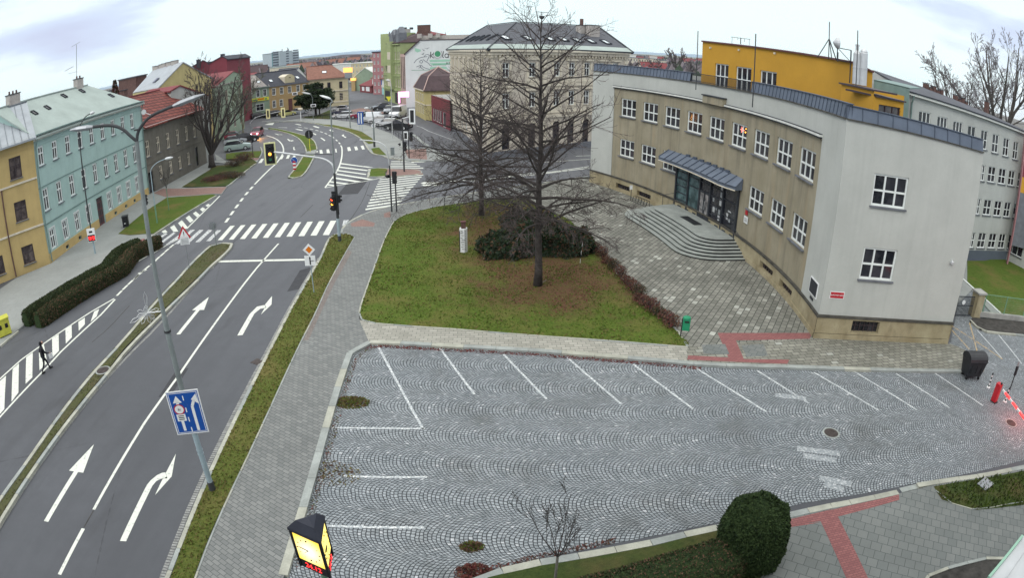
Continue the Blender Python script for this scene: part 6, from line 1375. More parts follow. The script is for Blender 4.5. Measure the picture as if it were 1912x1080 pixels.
b=MB('sign_green','sign_grey','sign_black','sign_mint','dark_band')
def disc(mb,u,z,r0,r1,off,mi,F_=FK,n=28,a0=0,a1=2*pi,fl=1):
 for i in range(n):
  a,c=a0+(a1-a0)*i/n,a0+(a1-a0)*(i+1)/n;P_=lambda r_,t:F_.pt(u+r_*cos(t),z+r_*sin(t)*fl,off)
  mb.poly([P_(r0,a),P_(r0,c),P_(r1,c),P_(r1,a)] if r0>1e-4 else[F_.pt(u,z,off),P_(r1,a),P_(r1,c)],mi)
def stroke(mb,pts,w_,off,mi,F_=FK):
 for i in range(len(pts)-1):
  a,c=Vector(pts[i]),Vector(pts[i+1]);d_=(c-a).normalized();n_=Vector((-d_.y,d_.x))*w_/2;mb.poly([F_.pt(*(a-n_),off),F_.pt(*(c-n_),off),F_.pt(*(c+n_),off),F_.pt(*(a+n_),off)],mi)
kz=lambda x,y:FK.uz(('k1',x,y))
u_,z_=kz(1150,690);disc(b,u_,z_,0,.72,.02,0);disc(b,u_,z_,1.0,1.08,.02,2,a0=R(150),a1=R(400));disc(b,u_,z_,1.25,1.3,.02,1,a0=R(180),a1=R(360))
stroke(b,[kz(1025,650),kz(1015,770)],.18,.02,2);stroke(b,[kz(1080,680),kz(1022,722),kz(1078,768)],.16,.024,2)
stroke(b,[kz(1258,640),kz(1240,740),kz(1262,760)],.18,.02,2);u2,z2=kz(1315,722);disc(b,u2,z2,.34,.50,.02,2,fl=1.1);stroke(b,[kz(1350,680),kz(1345,765)],.16,.024,2)
for pts in([(715,860),(760,800),(830,760),(900,745),(960,740)],[(905,740),(930,705),(970,700),(1000,715),(985,760),(950,830)],[(820,830),(850,800),(880,830),(860,860),(825,850),(820,830)],[(880,790),(930,830),(980,860),(1010,900),(1050,915)],[(760,930),(820,905),(850,930),(800,950)],[(850,890),(880,930),(950,960),(1010,975)],[(830,890),(850,950),(900,980)]):stroke(b,[kz(*p) for p in pts],.13,.02,4)
for pts in([(725,580),(840,610),(845,640),(780,665),(735,640)],[(1010,930),(1300,920),(1340,965),(1010,975)],[(1000,860),(1390,850),(1395,880),(1060,905)],[(1000,800),(1395,790),(1395,830),(1010,840)]):b.poly([FK.pt(*kz(*p),.012) for p in pts],3)
for pts in([(860,600),(900,640),(915,620)],[(850,700),(905,665),(890,710)],[(900,580),(950,590),(1010,565),(960,605)]):b.poly([FK.pt(*kz(*p),.016) for p in pts],1)
for x_ in range(1070,1300,22):stroke(b,[kz(x_,880),kz(x_+9,900)],.14,.02,0)
stroke(b,[kz(670,992),kz(1420,985)],.08,.02,0)
b.build('mural',kola)
text('KM',kola,.95,facing(FK.pt(*kz(1358,868),.02),(FK.n.x,FK.n.y,0)),'sign_black')
b=MB('led_pink','sign_white');v=AT(('a7',825,630),148);fq=Flat(v-Vector((1.2,0)),v+Vector((1.6,-.2)));z0_,z1_=HT(('a7',820,655),v),HT(('a7',800,600),v);fbox(b,fq,0,2.6,z0_,z1_,-.1,.1);fbox(b,fq,0,.45,HT(('a7',795,715),v),z0_-.02,-.1,.1);tag(b.build('lit_sign'),'glowing pink-white L-shaped shop sign at the foot of the lime house','sign')
# ---- small yellow house with brown mansard
A,B=G(('a7',950,835)),G(('a7',1050,890));FS=Flat(A,B);C_=B+Vector((7.2,-.6));FS2=Flat(B,C_)
sy=place('small_yellow_house','small yellow house with a dark brown mansard roof in front of the mural','house',(B.x,B.y,0))
b=MB('render_sand');hsy=[(u,3.6,u+.9,5.0) for u in(1.6,3.9,6.2,8.5)]+[(u,1.0,u+.9,2.6) for u in(1.6,3.9,6.2,8.5)];wall(b,FS,0,FS.L,0,6.0,hsy);wall(b,FS2,0,FS2.L,0,6.0);D_=A+Vector((8,3));b.poly([(A.x,A.y,0),(D_.x,D_.y,0),(D_.x,D_.y,6),(A.x,A.y,6)]);b.build('wall',sy)
for h in hsy:window(FS,sy,h,off=-.13,cols=2,rows=(),frame='trim_cream',glass='glass_curtain',sill=None,surround='trim_cream')
band_(sy,FS,2.95,.2,.12,'trim_cream');band_(sy,FS2,2.95,.2,.12,'trim_cream');band_(sy,FS,5.8,.2,.35,'trim_cream');band_(sy,FS2,5.8,.2,.35,'trim_cream')
b=MB('roof_brown','render_blush');e=[Vector((A.x,A.y,6)),Vector((B.x,B.y,6)),Vector((C_.x,C_.y,6)),Vector((D_.x,D_.y,6))];ctr=sum(e,Vector())/4;up_=[p_.lerp(Vector((ctr.x,ctr.y,6)),.28)+Vector((0,0,2.6)) for p_ in e];tp=Vector((ctr.x,ctr.y,10.4));e=[p_+(p_-ctr).normalized()*.5 for p_ in e]
for p_ in e:p_.z=5.95
for i in range(4):slab(b,[e[i],e[(i+1)%4],up_[(i+1)%4],up_[i]],.12);slab(b,[up_[i]+Vector((0,0,.05)),up_[(i+1)%4]+Vector((0,0,.05)),tp],.12);b.bar(e[i]+Vector((0,0,.1)),up_[i]+Vector((0,0,.1)),.14,.14,1);b.bar(up_[i]+Vector((0,0,.1)),tp+Vector((0,0,.05)),.14,.14,1)
b.build('roof',sy)
A,B=G(('a7',1115,905)),G(('a7',1290,990));FR2=Flat(A,A+(B-A).normalized()*14.5)
rs=place('red_shop','low shop front clad in dark red boards with tall glass panes','shop',(A.x,A.y,0));b=MB('render_red','roof_maroon','concrete');holes=[(1.2+i*1.45,.5,2.4+i*1.45,2.8) for i in range(5)]+[(9.2,.1,11.2,2.8)]
wall(b,FR2,0,FR2.L,0,5.25,holes);b.poly([FR2.pt(0,0),FR2.pt(0,0,-8),FR2.pt(0,5.25,-8),FR2.pt(0,5.25)]);b.poly([FR2.pt(0,5.25),FR2.pt(FR2.L,5.25),FR2.pt(FR2.L,5.25,-8),FR2.pt(0,5.25,-8)],2)
for k_ in range(7):fbox(b,FR2,0,FR2.L,3.0+k_*.32,3.26+k_*.32,.0,.05+.03*(k_%2),1)
b.build('wall',rs)
for h in holes:window(FR2,rs,h,off=-.12,cols=1,rows=(),sill=None,frame='sill_white')
# ---- the big corner house in the middle
CA=G(('px',900,300));CB=G(('px',1100,275));dC=(CB-CA).normalized();C0=CA+dC*1.15;FCe=Flat(C0,C0+dC*25.2)
ce=place('corner_house','large ornate cream corner house with a slate mansard roof and skylights','house',(C0.x,C0.y,0))
Lf=Vector((-10.6,107));FCl=Flat(Lf,C0);he=13.9
off_=1.15
ut_=[2.0,6.3]+[10.55,13.3,16.2,19.2,22.0]
w_hi=[(u,10.3,u+1.15,12.2) for u in ut_];w_mi=[(u,6.3,u+1.15,8.25) for u in ut_]
ar=[(u-.05,1.0 if i!=4 else .3,u+1.2,4.1) for i,u in enumerate(ut_)]
wl_hi=[(2.2+i*3.9,10.4,3.5+i*3.9,12.4) for i in range(7)];wl_mi=[(2.2+i*3.9,6.3,3.5+i*3.9,8.2) for i in range(7)];wl_lo=[(2.2+i*3.9,1.6,3.5+i*3.9,4.0) for i in range(7)]
b=MB('render_cream_pale');wall(b,FCe,0,FCe.L,0,he,w_hi+w_mi+ar,reveal=.25);wall(b,FCl,0,FCl.L,0,he,wl_hi+wl_mi+wl_lo,reveal=.25);e_=FCe.pt(FCe.L,0,-14);b.poly([FCe.pt(FCe.L,0),(e_[0],e_[1],0),(e_[0],e_[1],he),FCe.pt(FCe.L,he)]);b.build('wall',ce)
for h in w_hi+w_mi:window(FCe,ce,h,off=-.18,cols=2,rows=(.6,),fw=.12,bw=.10,sill='trim_cream')
for h in ar:window(FCe,ce,h,off=-.18,cols=2,rows=(.7,),frame='frame_dark',sill=None)
for h in wl_hi+wl_mi+wl_lo:window(FCl,ce,h,off=-.18,cols=2,rows=(.6,),fw=.12,bw=.10,sill='trim_cream')
b=MB('trim_cream','sill_grey','render_cream_pale')
for FF in(FCe,FCl):
 for z_,t_,o_ in((4.75,.35,.22),(5.35,.15,.12),(9.0,.3,.16),(9.55,.12,.1),(12.75,.12,.08),(13.2,.35,.35),(13.6,.28,.6)):fbox(b,FF,-.1,FF.L+.1,z_,z_+t_,-.01,o_)
 fbox(b,FF,0,FF.L,0,.9,-.01,.1,1)
 n=int(FF.L/.62)
 for i in range(n):fbox(b,FF,i*.62+.1,i*.62+.36,12.9,13.19,.0,.28)
 for u in[0.05,FF.L-.75]+([8.6] if FF is FCe else[])+[]:
  for k_ in range(18):fbox(b,FF,u,u+.7,.95+k_*.70,1.45+k_*.70,.0,.09+.03*(k_%2))
for h in w_hi+w_mi:
 fbox(b,FCe,h[0]-.32,h[0]-.02,h[1]-.1,h[3]+.05,.0,.09);fbox(b,FCe,h[2]+.02,h[2]+.32,h[1]-.1,h[3]+.05,.0,.09);z=h[3]+.35
 if h[1]>9 and h[0]<8:b.poly([FCe.pt(h[0]-.6,z,.2),FCe.pt(h[2]+.6,z,.2),FCe.pt((h[0]+h[2])/2,z+.5,.2)]);b.bar(FCe.pt(h[0]-.65,z,.16),FCe.pt((h[0]+h[2])/2,z+.5,.16),.14,.3);b.bar(FCe.pt(h[2]+.65,z,.16),FCe.pt((h[0]+h[2])/2,z+.5,.16),.14,.3)
 else:fbox(b,FCe,h[0]-.5,h[2]+.5,z-.1,z+.12,.0,.25)
 fbox(b,FCe,h[0]-.4,h[2]+.4,h[1]-.95,h[1]-.2,.0,.06)
for h in wl_hi+wl_mi:fbox(b,FCl,h[0]-.4,h[0]-.05,h[1]-.2,h[3]+.1,.0,.16);fbox(b,FCl,h[2]+.05,h[2]+.4,h[1]-.2,h[3]+.1,.0,.16);fbox(b,FCl,h[0]-.5,h[2]+.5,h[3]+.2,h[3]+.42,.0,.25)
for h in ar:c_=(h[0]+h[2])/2;[b.bar(FCe.pt(c_+.8*cos(a*pi/8),3.6+.75*sin(a*pi/8),.05),FCe.pt(c_+.8*cos((a+1)*pi/8),3.6+.75*sin((a+1)*pi/8),.05),.14,.2) for a in range(8)]
b.build('ornament',ce)
b=MB('slate','roof_copper','frame_black','brick_pale')
z0_=he+.02;E=[Vector(FCl.pt(-.6,z0_,.6)),Vector((C0.x,C0.y,z0_))+Vector((-(FCl.n+FCe.n).x*-.5,(FCl.n+FCe.n).y*.5,0)),Vector(FCe.pt(FCe.L+.6,z0_,.6))]
zr=HT(('b1',590,150),AT(('b1',590,150),94));
r1=Vector((*AT(('b1',590,150),93),17.6));r0_=Vector((*AT(('b1',395,172),112),17.6));r2=Vector((*AT(('b1',1145,182),104),17.3))
for p_,q_ in((r1,('b1',590,150)),(r0_,('b1',395,172)),(r2,('b1',1145,182))):p_.z=HT(q_,p_.xy)
slab(b,[E[0],E[1],r1,r0_],.2);slab(b,[E[1],E[2],r2,r1],.2)
bk1=Vector(FCe.pt(FCe.L,z0_,-14));slab(b,[E[2],bk1,r2],.2)
for a_,c_,d_,e_ in((E[0],E[1],r1,r0_),(E[1],E[2],r2,r1)):
 f_=.16;up1,up2=a_.lerp(e_,f_)+Vector((0,0,.05)),c_.lerp(d_,f_)+Vector((0,0,.05));b.poly([a_+Vector((0,0,.05)),c_+Vector((0,0,.05)),up2,up1],1);b.bar(a_+Vector((0,0,.02)),c_+Vector((0,0,.02)),.25,.18,2)
for a_,c_ in((E[1],r1),(E[2],r2),(E[0],r0_),(r0_,r1),(r1,r2)):b.bar(a_+Vector((0,0,.1)),c_+Vector((0,0,.1)),.18,.12,2)
b.build('roof',ce)
def on_plane(p_,a,b_,c):
 n_=(b_-a).cross(c-a);d_=ray(p_);o=Vector((0,0,CAM_H));t=(a-o).dot(n_)/d_.dot(n_);return o+d_*t
for x_,y_ in((515,255),(665,258),(812,262),(905,266),(997,272),(1088,278),(1190,285)):
 p_=on_plane(('b1',x_,y_),E[1],E[2],r1);u_=(E[2]-E[1]).normalized();n_=(E[2]-E[1]).cross(r1-E[1]).normalized();n_=n_ if n_.z>0 else-n_;v_=n_.cross(u_);v_=v_ if v_.z>0 else-v_
 g=MB('glass_sky','frame_black');q4=[p_+u_*sx_*.55+v_*sy_*.8+n_*.12 for sx_,sy_ in((-1,-1),(1,-1),(1,1),(-1,1))];g.poly(q4);[g.bar(q4[i],q4[(i+1)%4],.14,.2,1) for i in range(4)];g.build('skylight',ce)
for x_,y_ in((240,268),(285,262),(310,262),(345,258),(380,255),(430,252)):
 p_=on_plane(('b1',x_,y_),E[0],E[1],r1);u_=(E[1]-E[0]).normalized();n_=(E[1]-E[0]).cross(r1-E[0]).normalized();n_=n_ if n_.z>0 else-n_;v_=n_.cross(u_);v_=v_ if v_.z>0 else-v_
 g=MB('glass_sky','frame_black');q4=[p_+u_*sx_*.55+v_*sy_*.8+n_*.12 for sx_,sy_ in((-1,-1),(1,-1),(1,1),(-1,1))];g.poly(q4);[g.bar(q4[i],q4[(i+1)%4],.14,.2,1) for i in range(4)];g.build('skylight',ce)
for x_,w_,zz in((1030,1.5,170),(1105,2.0,170)):c=AT(('b1',x_,190),97);chimney(ce,c,w_,1.0,15.5,HT(('b1',x_,zz),c),'brick_pale',FCe.ang())
c=AT(('b1',1030,130),97);b=MB('brick_dark');b.tube([(c.x,c.y,16),(c.x,c.y,HT(('b1',1030,125),c))],.28,8);b.build('flue',ce)
an=place('antenna','small flat aerial on the ridge of the corner house beside the treetop','antenna',(*AT(('b1',762,110),90),17));c=an.location;b=MB('pole_dark');zt_=HT(('b1',762,78),c.xy);b.tube([(c.x,c.y,16.5),(c.x,c.y,zt_)],.05,6);b.bar((c.x-.9,c.y,zt_),(c.x+1.0,c.y,zt_-.1),.07);b.tube([(c.x,c.y,zt_-1.1),(c.x,c.y,zt_-.9),(c.x,c.y,zt_-.6)],[.12,.35,.4],10);b.build('mast',an)
b=MB('sill_grey');b.tube([FCe.pt(8.2,13.3,.5),FCe.pt(8.2,12.5,.12),FCe.pt(8.2,.2,.12)],.08,8);b.build('downpipe',ce)
# ---- far landmarks
tw=far_block('tower_block','pale grey high-rise slab with dark window bands standing far beyond the roofs','building',('h6',1160,100),('h6',1440,60),420,425,('h6',1160,100),14,'panel_grey','dark_band')
t2=Flat(AT(('h6',1440,60),425),AT(('h6',1705,50),430));tf=tw[1]
b=MB('panel_grey','dark_band','panel_teal');hh=HT(('h6',1540,45),AT(('h6',1540,45),427));fbox(b,t2,0,t2.L,0,HT(('h6',1705,50),AT(('h6',1705,50),430)),-14,0)
f3=Flat(AT(('h6',1310,60),421),AT(('h6',1560,50),425));fbox(b,f3,0,f3.L,0,hh,-8,.8);b.build('stair_core',tw[0])
for k_ in range(9):
 z=20.0-k_*1.75-1.0
 if z<1:break
 g=MB('dark_band');fbox(g,tf,.6,tf.L*.78,z,z+.75,.0,.06);g.build('window_band',tw[0]);g=MB('dark_band');fbox(g,t2,t2.L*.55,t2.L*.97,z,z+.75,.0,.06);g.build('window_band',tw[0]);g=MB('dark_band');fbox(g,f3,f3.L*.5,f3.L*.72,z,z+.75,.8,.86);g.build('window_band',tw[0])
g=MB('panel_teal');fbox(g,tf,-.1,.6,0,19.4,.0,.1);g.build('corner_panel',tw[0])
[(g:=MB('pole_dark'),g.bar((*AT(('h6',x_,40),424),hh-.5),(*AT(('h6',x_,40),424),hh+d_),.3),g.build('roof_mast',tw[0])) for x_,d_ in((1370,1.6),(1480,2.3),(1500,1.5))]
far_block('pink_block','pink apartment block with dark balconies left of the lime house','building',('e5',425,285),('e5',590,275),205,203,('e5',425,285),12,'render_pink','slate_dark',wrows=6,wcols=3,wsz=(.42,.5))
far_block('grey_block','low grey-beige apartment block left of the pink block','building',('h7',1255,90),('h7',1680,20),262,255,('h7',1255,85),12,'render_cream','trim_white',wrows=4,wcols=6,wsz=(.35,.45))
far_block('white_block','low white flat-roofed block beyond the orange roof','building',('h7',880,130),('h7',1250,110),300,300,('h7',880,112),12,'trim_white','trim_white')
far_block('pale_block','low pale block in front of the high-rise slab','building',('h6',1115,410),('h6',1720,395),300,300,('h6',1115,400),12,'trim_cream','roof_copper',wrows=2,wcols=8,wsz=(.4,.4))
far_block('low_red_roof_house','distant house with a bright red roof beyond the sage green shop','house',('h6',700,560),('h6',850,545),230,230,('h6',700,545),10,'render_cream','roof_maroon',HT(('h6',770,495),AT(('h6',770,495),235)))
far_block('far_house','distant house with a pale roof just left of the bright red roof','house',('h6',520,540),('h6',690,530),240,240,('h6',520,515),10,'trim_cream','roof_metal',11)
A,B=G(('e5',430,875)),G(('e5',600,900));tf2=Flat(A,B);tq=place('turquoise_shop','turquoise and white shop building at the far side road','shop',(A.x,A.y,0));zt_=HT(('e5',430,655),A)
b=MB('render_turquoise','trim_white','sign_blue','roof_orange');fbox(b,tf2,0,tf2.L,0,zt_,-10,0);fbox(b,tf2,tf2.L*.25,tf2.L*.33,0,zt_*.95,.0,.1,1);fbox(b,tf2,tf2.L*.02,tf2.L*.12,0,zt_*.95,.0,.1,1);fbox(b,tf2,tf2.L*.4,tf2.L,zt_*.45,zt_*.98,.0,.12,1);fbox(b,tf2,tf2.L*.6,tf2.L*.85,zt_*.6,zt_*.9,.12,.2,2);slab(b,[tf2.pt(-.5,zt_,.6),tf2.pt(tf2.L+.5,zt_,.6),tf2.pt(tf2.L+.5,zt_+2.2,-9),tf2.pt(-.5,zt_+2.2,-9)],.2,3);b.build('wall',tq)
gg=gable_end('white_gable_house','white gabled house with a maroon lower wing at the far side road',('e5',165,640),('e5',470,600),('e5',320,510),232,228,14,'render_green','trim_white')
A,B=G(('e5',250,860)),G(('e5',415,880));m3=Flat(A,B);ms=place('maroon_shop','low maroon shop with pale posters between the gabled house and the turquoise shop','shop',(A.x,A.y,0));zt_=HT(('e5',250,760),A);b=MB('roof_maroon','sign_white','render_grey');fbox(b,m3,0,m3.L,0,zt_,-8,0);fbox(b,m3,m3.L*.2,m3.L*.4,.6,zt_*.8,.0,.1,1);fbox(b,m3,m3.L*.55,m3.L*.85,.6,zt_*.85,.0,.1,1);slab(b,[m3.pt(-.3,zt_,.3),m3.pt(m3.L+.5,zt_,.3),m3.pt(m3.L+2,zt_+4.2,-7),m3.pt(1,zt_+3.0,-7)],.2,0);b.build('wall',ms)
A=G(('e5',160,845));b=MB('sign_yellow','render_ochre','sign_lit');zt_=HT(('e5',155,660),A);b.box((A.x,A.y,zt_*.4),(1.4,1.4,zt_*.8),0,1);b.box((A.x,A.y,zt_*.9),(1.9,1.6,zt_*.2),0,2);tag(b.build('lit_pillar'),'glowing yellow advertising pillar at the far street corner','pillar')
for i,(xl,xr,yt,d_,lb) in enumerate(((140,380,318,330,'pale distant apartment block nearest the corner house'),(390,620,335,340,'pale distant apartment block with a dark red shop in front'),(640,860,345,330,'cream distant apartment block below the bare treetop'),(870,1010,380,325,'dark-windowed distant block at the edge of the trees'))):
 far_block('apartment_block',lb,'building',('e7',xl,yt),('e7',xr,yt+10),d_,d_,('e7',xl,yt),12,'trim_cream','dark_band',wrows=4,wcols=4,wsz=(.55,.45),frame='trim_white')
for i,(xl,xr,yt) in enumerate(((180,330,262),(635,800,300))):
 far_block('rooftop_block',('left' if i==0 else 'right')+' white flat-topped block rising above the distant apartments','building',('e7',xl,yt),('e7',xr,yt+5),350,350,('e7',xl,yt),10,'trim_white','trim_white')
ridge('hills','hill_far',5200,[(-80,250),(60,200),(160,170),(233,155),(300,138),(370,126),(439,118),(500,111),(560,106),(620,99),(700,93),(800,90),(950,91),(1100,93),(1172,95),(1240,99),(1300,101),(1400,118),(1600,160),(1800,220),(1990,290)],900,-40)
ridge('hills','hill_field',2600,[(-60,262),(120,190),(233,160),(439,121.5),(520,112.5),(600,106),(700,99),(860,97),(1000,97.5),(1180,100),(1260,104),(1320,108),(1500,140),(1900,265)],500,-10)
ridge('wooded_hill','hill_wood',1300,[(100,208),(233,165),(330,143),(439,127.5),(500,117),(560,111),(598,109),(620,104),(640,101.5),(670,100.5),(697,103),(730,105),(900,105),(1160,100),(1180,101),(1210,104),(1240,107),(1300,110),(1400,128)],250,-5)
# ------------------------------------------------------------------ bare trees
def grow(b,p,d,ln,r,depth,rg,sp,mi=0):
 "one limb and everything that grows from it"
 n=sp.get('seg',5) if depth>1 else 3
 pts=[p.copy()];rad=[r];st=ln/n;kidsl=[]
 for i in range(1,n+1):
  f=i/n
  d=(d+Vector((rg.uniform(-1,1),rg.uniform(-1,1),rg.uniform(-1,1)))*sp['wob']+Vector((0,0,sp['up'](depth,f,p.z)))).normalized()
  p=p+d*st;pts.append(p.copy());rad.append(max(sp['rmin'],r*(1-f*.75)));kidsl.append((f,p.copy(),d.copy(),rad[-1]))
 b.tube(pts,rad,5 if depth>=3 else 3,mi if depth>=2 else 1,cap=False)
 if depth<=0:return
 nk=sp['kids'][min(depth,len(sp['kids'])-1)]
 for k in range(nk):
  f=.18+.82*(k+rg.random())/nk;i=min(n-1,int(f*n));_,q_,dd,rr=kidsl[i];base=pts[i].lerp(pts[i+1],f*n-int(f*n)) if i+1<len(pts) else q_
  ax=dd.cross(Vector((rg.uniform(-1,1),rg.uniform(-1,1),rg.uniform(-.6,.6)))).normalized()
  nd=(Matrix.Rotation(R(rg.uniform(*sp['ang'])),3,ax)@dd).normalized()
  grow(b,base,nd,ln*rg.uniform(*sp['len'])*(1.1-f*.55),max(sp['rmin'],rr*.6),depth-1,rg,sp,mi)
def tree_root(name,label,p,z=.12,group=None):t=place(name,label,'tree',(p[0],p[1],z),group);return t
def leader_tree(label,base,H,seed,prof,nb,barks=('bark_dark','twig'),r0=.2,lean=(0,0),z0=.1,group=None,depth=3,kidn=(0,4,5,6),first=.16,top_long=()):
 "straight leader with side limbs; prof(h) gives limb length at relative height"
 rg=random.Random(seed);t=tree_root('bare_tree',label,base,z0,group)
 tr=MB(barks[0]);pts=[];n=14
 for i in range(n+1):f=i/n;pts.append(Vector((base[0]+lean[0]*f+rg.uniform(-.05,.05)*(i>0),base[1]+lean[1]*f+rg.uniform(-.05,.05)*(i>0),z0+(H-z0)*f)))
 rads=[max(.02,r0*(1.25 if i==0 else 1)*(1-i/n)**.8) for i in range(n+1)];tr.tube(pts,rads,10);tr.build('trunk',t,smooth=True)
 b=MB(*barks);sp=dict(wob=.16,rmin=.0085,kids=kidn,ang=(28,62),len=(.34,.58),up=lambda d,f,z:(-.055 if z<H*.42 else .02)+(.10*f if d<=1 else 0)+(-.06 if d<=1 and z<H*.35 else 0))
 for k in range(nb):
  f=first+(.985-first)*((k+rg.random())/nb)**1.2;z=f*(n);i=min(n-1,int(z));p=pts[i].lerp(pts[i+1],z-i);a=k*2.399+rg.uniform(-.5,.5)
  ln=prof(f)*rg.uniform(.75,1.15);el=R(rg.uniform(5,30) if f<.4 else rg.uniform(22,52));d=Vector((cos(a)*cos(el),sin(a)*cos(el),sin(el)))
  hi=f>.47
  if hi:el=R(rg.uniform(12,50));d=Vector((cos(a)*cos(el),sin(a)*cos(el),sin(el)));ln*=1.0
  grow(b,p,d,ln,min(.10,.022+ln*.015)*(1.15-f*.5),2 if hi else depth,rg,sp)
 b.build('crown',t);return t
PB1,PB2=G(('px',1004,533),.15),G(('px',899,402),.15)
leader_tree('tall bare tree with a straight trunk in the middle of the lawn',PB1,15.7,11,lambda f:5.2*max(.10,1-((f-.33)/.72)**2)**.55,64,r0=.235,first=.235,kidn=(0,5,6,7))
leader_tree('bare tree at the back edge of the lawn nearer the crossing',PB2,13.9,23,lambda f:7.4*max(.10,1-abs(f-.27)*1.3),74,r0=.22,first=.17,kidn=(0,5,6,7))
def spread_tree(label,base,H,seed,nl,spread,barks=('bark_dark','twig'),r0=.3,fork=.15,z0=.1,depth=4,kidn=(0,3,4,4,5),group=None,rmin=.012,wob=.15,name='bare_tree'):
 rg=random.Random(seed);t=tree_root(name,label,base,z0,group);f0=Vector((base[0],base[1],z0+H*fork))
 tr=MB(barks[0]);tr.tube([(base[0],base[1],z0),(base[0],base[1],z0+H*fork*.3),f0],[r0*1.35,r0,r0*.85],10);tr.build('trunk',t,smooth=True)
 b=MB(*barks);sp=dict(wob=wob,rmin=rmin,kids=kidn,ang=(20,48),len=(.36,.6),up=lambda d,f,z:.06)
 for k in range(nl):
  a=k*2*pi/nl+rg.uniform(-.4,.4);el=R(rg.uniform(90-spread,90-spread*.25));d=Vector((cos(a)*cos(el),sin(a)*cos(el),sin(el)))
  grow(b,f0-Vector((0,0,rg.uniform(0,.1*H*fork))),d,H*(1-fork)*rg.uniform(.68,.88),r0*.5,depth,rg,sp)
 b.build('crown',t);return t
spread_tree('spreading bare tree with several trunks beside the brown house',G(('px',396,312),.12),15.0,5,9,40,r0=.46,fork=.12,kidn=(0,4,4,5,5),rmin=.016)
spread_tree('slim greenish bare tree behind the parked white car',G(('px',455,262),.1),12.5,6,4,14,('twig_green','twig_green'),r0=.22,kidn=(0,3,5,6,6),rmin=.022)
spread_tree('low bare tree left of the slim greenish tree',G(('px',428,255),.1),9.0,8,6,38,('twig_green','twig'),r0=.2,kidn=(0,3,4,4,5),rmin=.02)
v=AT(('px',1868,230),82);spread_tree('large bare tree towering behind the slate roof at the right edge',(v.x,v.y),26.5,9,9,56,('bark_grey','twig_far'),r0=.6,fork=.36,kidn=(0,4,4,5,5),rmin=.021)
v=AT(('px',1790,200),84);spread_tree('smaller bare tree behind the slate roof, left of the large one',(v.x,v.y),21.5,10,8,52,('bark_grey','twig_far'),r0=.4,fork=.42,kidn=(0,4,4,5,5),rmin=.021)
v=AT(('e7',1260,330),300);spread_tree('bare treetop above the roofs between the corner house and the orange storey',(v.x,v.y),19,12,8,55,('bark_grey','twig_far'),r0=.6,fork=.35,kidn=(0,3,4,4,4),rmin=.09)
for i,(x_,y_,d_,H_) in enumerate(((1180,118,260,12),(1225,120,270,12),(1292,122,250,13),(430,150,330,13),(480,140,360,13),(620,128,330,12),(300,175,260,13))):
 v=AT((x_,y_),d_);spread_tree(['bare tree beside the distant apartment nearest the corner house','bare tree between the distant apartment blocks','dark bare tree against the left edge of the orange storey','bare tree far behind the bright red roof','bare tree far in front of the high-rise slab','bare tree beyond the orange tiled roof','bare tree beyond the roofs left of the yellow gable'][i],(v.x,v.y),H_,30+i,7,55,('bark_grey','twig_far'),r0=.4,fork=.2,depth=3,kidn=(0,4,5,6),rmin=.08,group='bare trees among the distant houses')
def young(label,p,H,seed,pale_to,mats=('bark_pale','bark_dark'),z=.14,n=5,sp_=26,group='young trees'):
 rg=random.Random(seed);base=G(p,z);t=tree_root('young_tree',label,base,z,group);b=MB(mats[0]);b.tube([(base.x,base.y,z),(base.x+.02,base.y,z+pale_to)],[.045,.038],8);b.build('trunk',t)
 b=MB(mats[1],mats[1]);p0=Vector((base.x+.02,base.y,z+pale_to));spd=dict(wob=.10,rmin=.006,kids=(0,3,4,4),ang=(18,40),len=(.4,.6),up=lambda d,f,zz:.12)
 for k in range(n):a=k*2.4+rg.uniform(-.4,.4);e=R(rg.uniform(90-sp_*1.6,90-sp_*.3));grow(b,p0,Vector((cos(a)*cos(e),sin(a)*cos(e),sin(e))),(H-pale_to)*rg.uniform(.6,1),.020,3,rg,spd)
 b.build('crown',t)
yb=G(('c2',1168,1000),.14)
young('young leafless tree with a whitewashed stem at the bottom kerb',('c2',1166,1030),HT(('c2',1130,400),yb)+.1,3,1.05)
young('young tree with a pale green stem on the left grass island',('e3',510,895),4.3,4,2.3,('pole_green','bark_dark'))
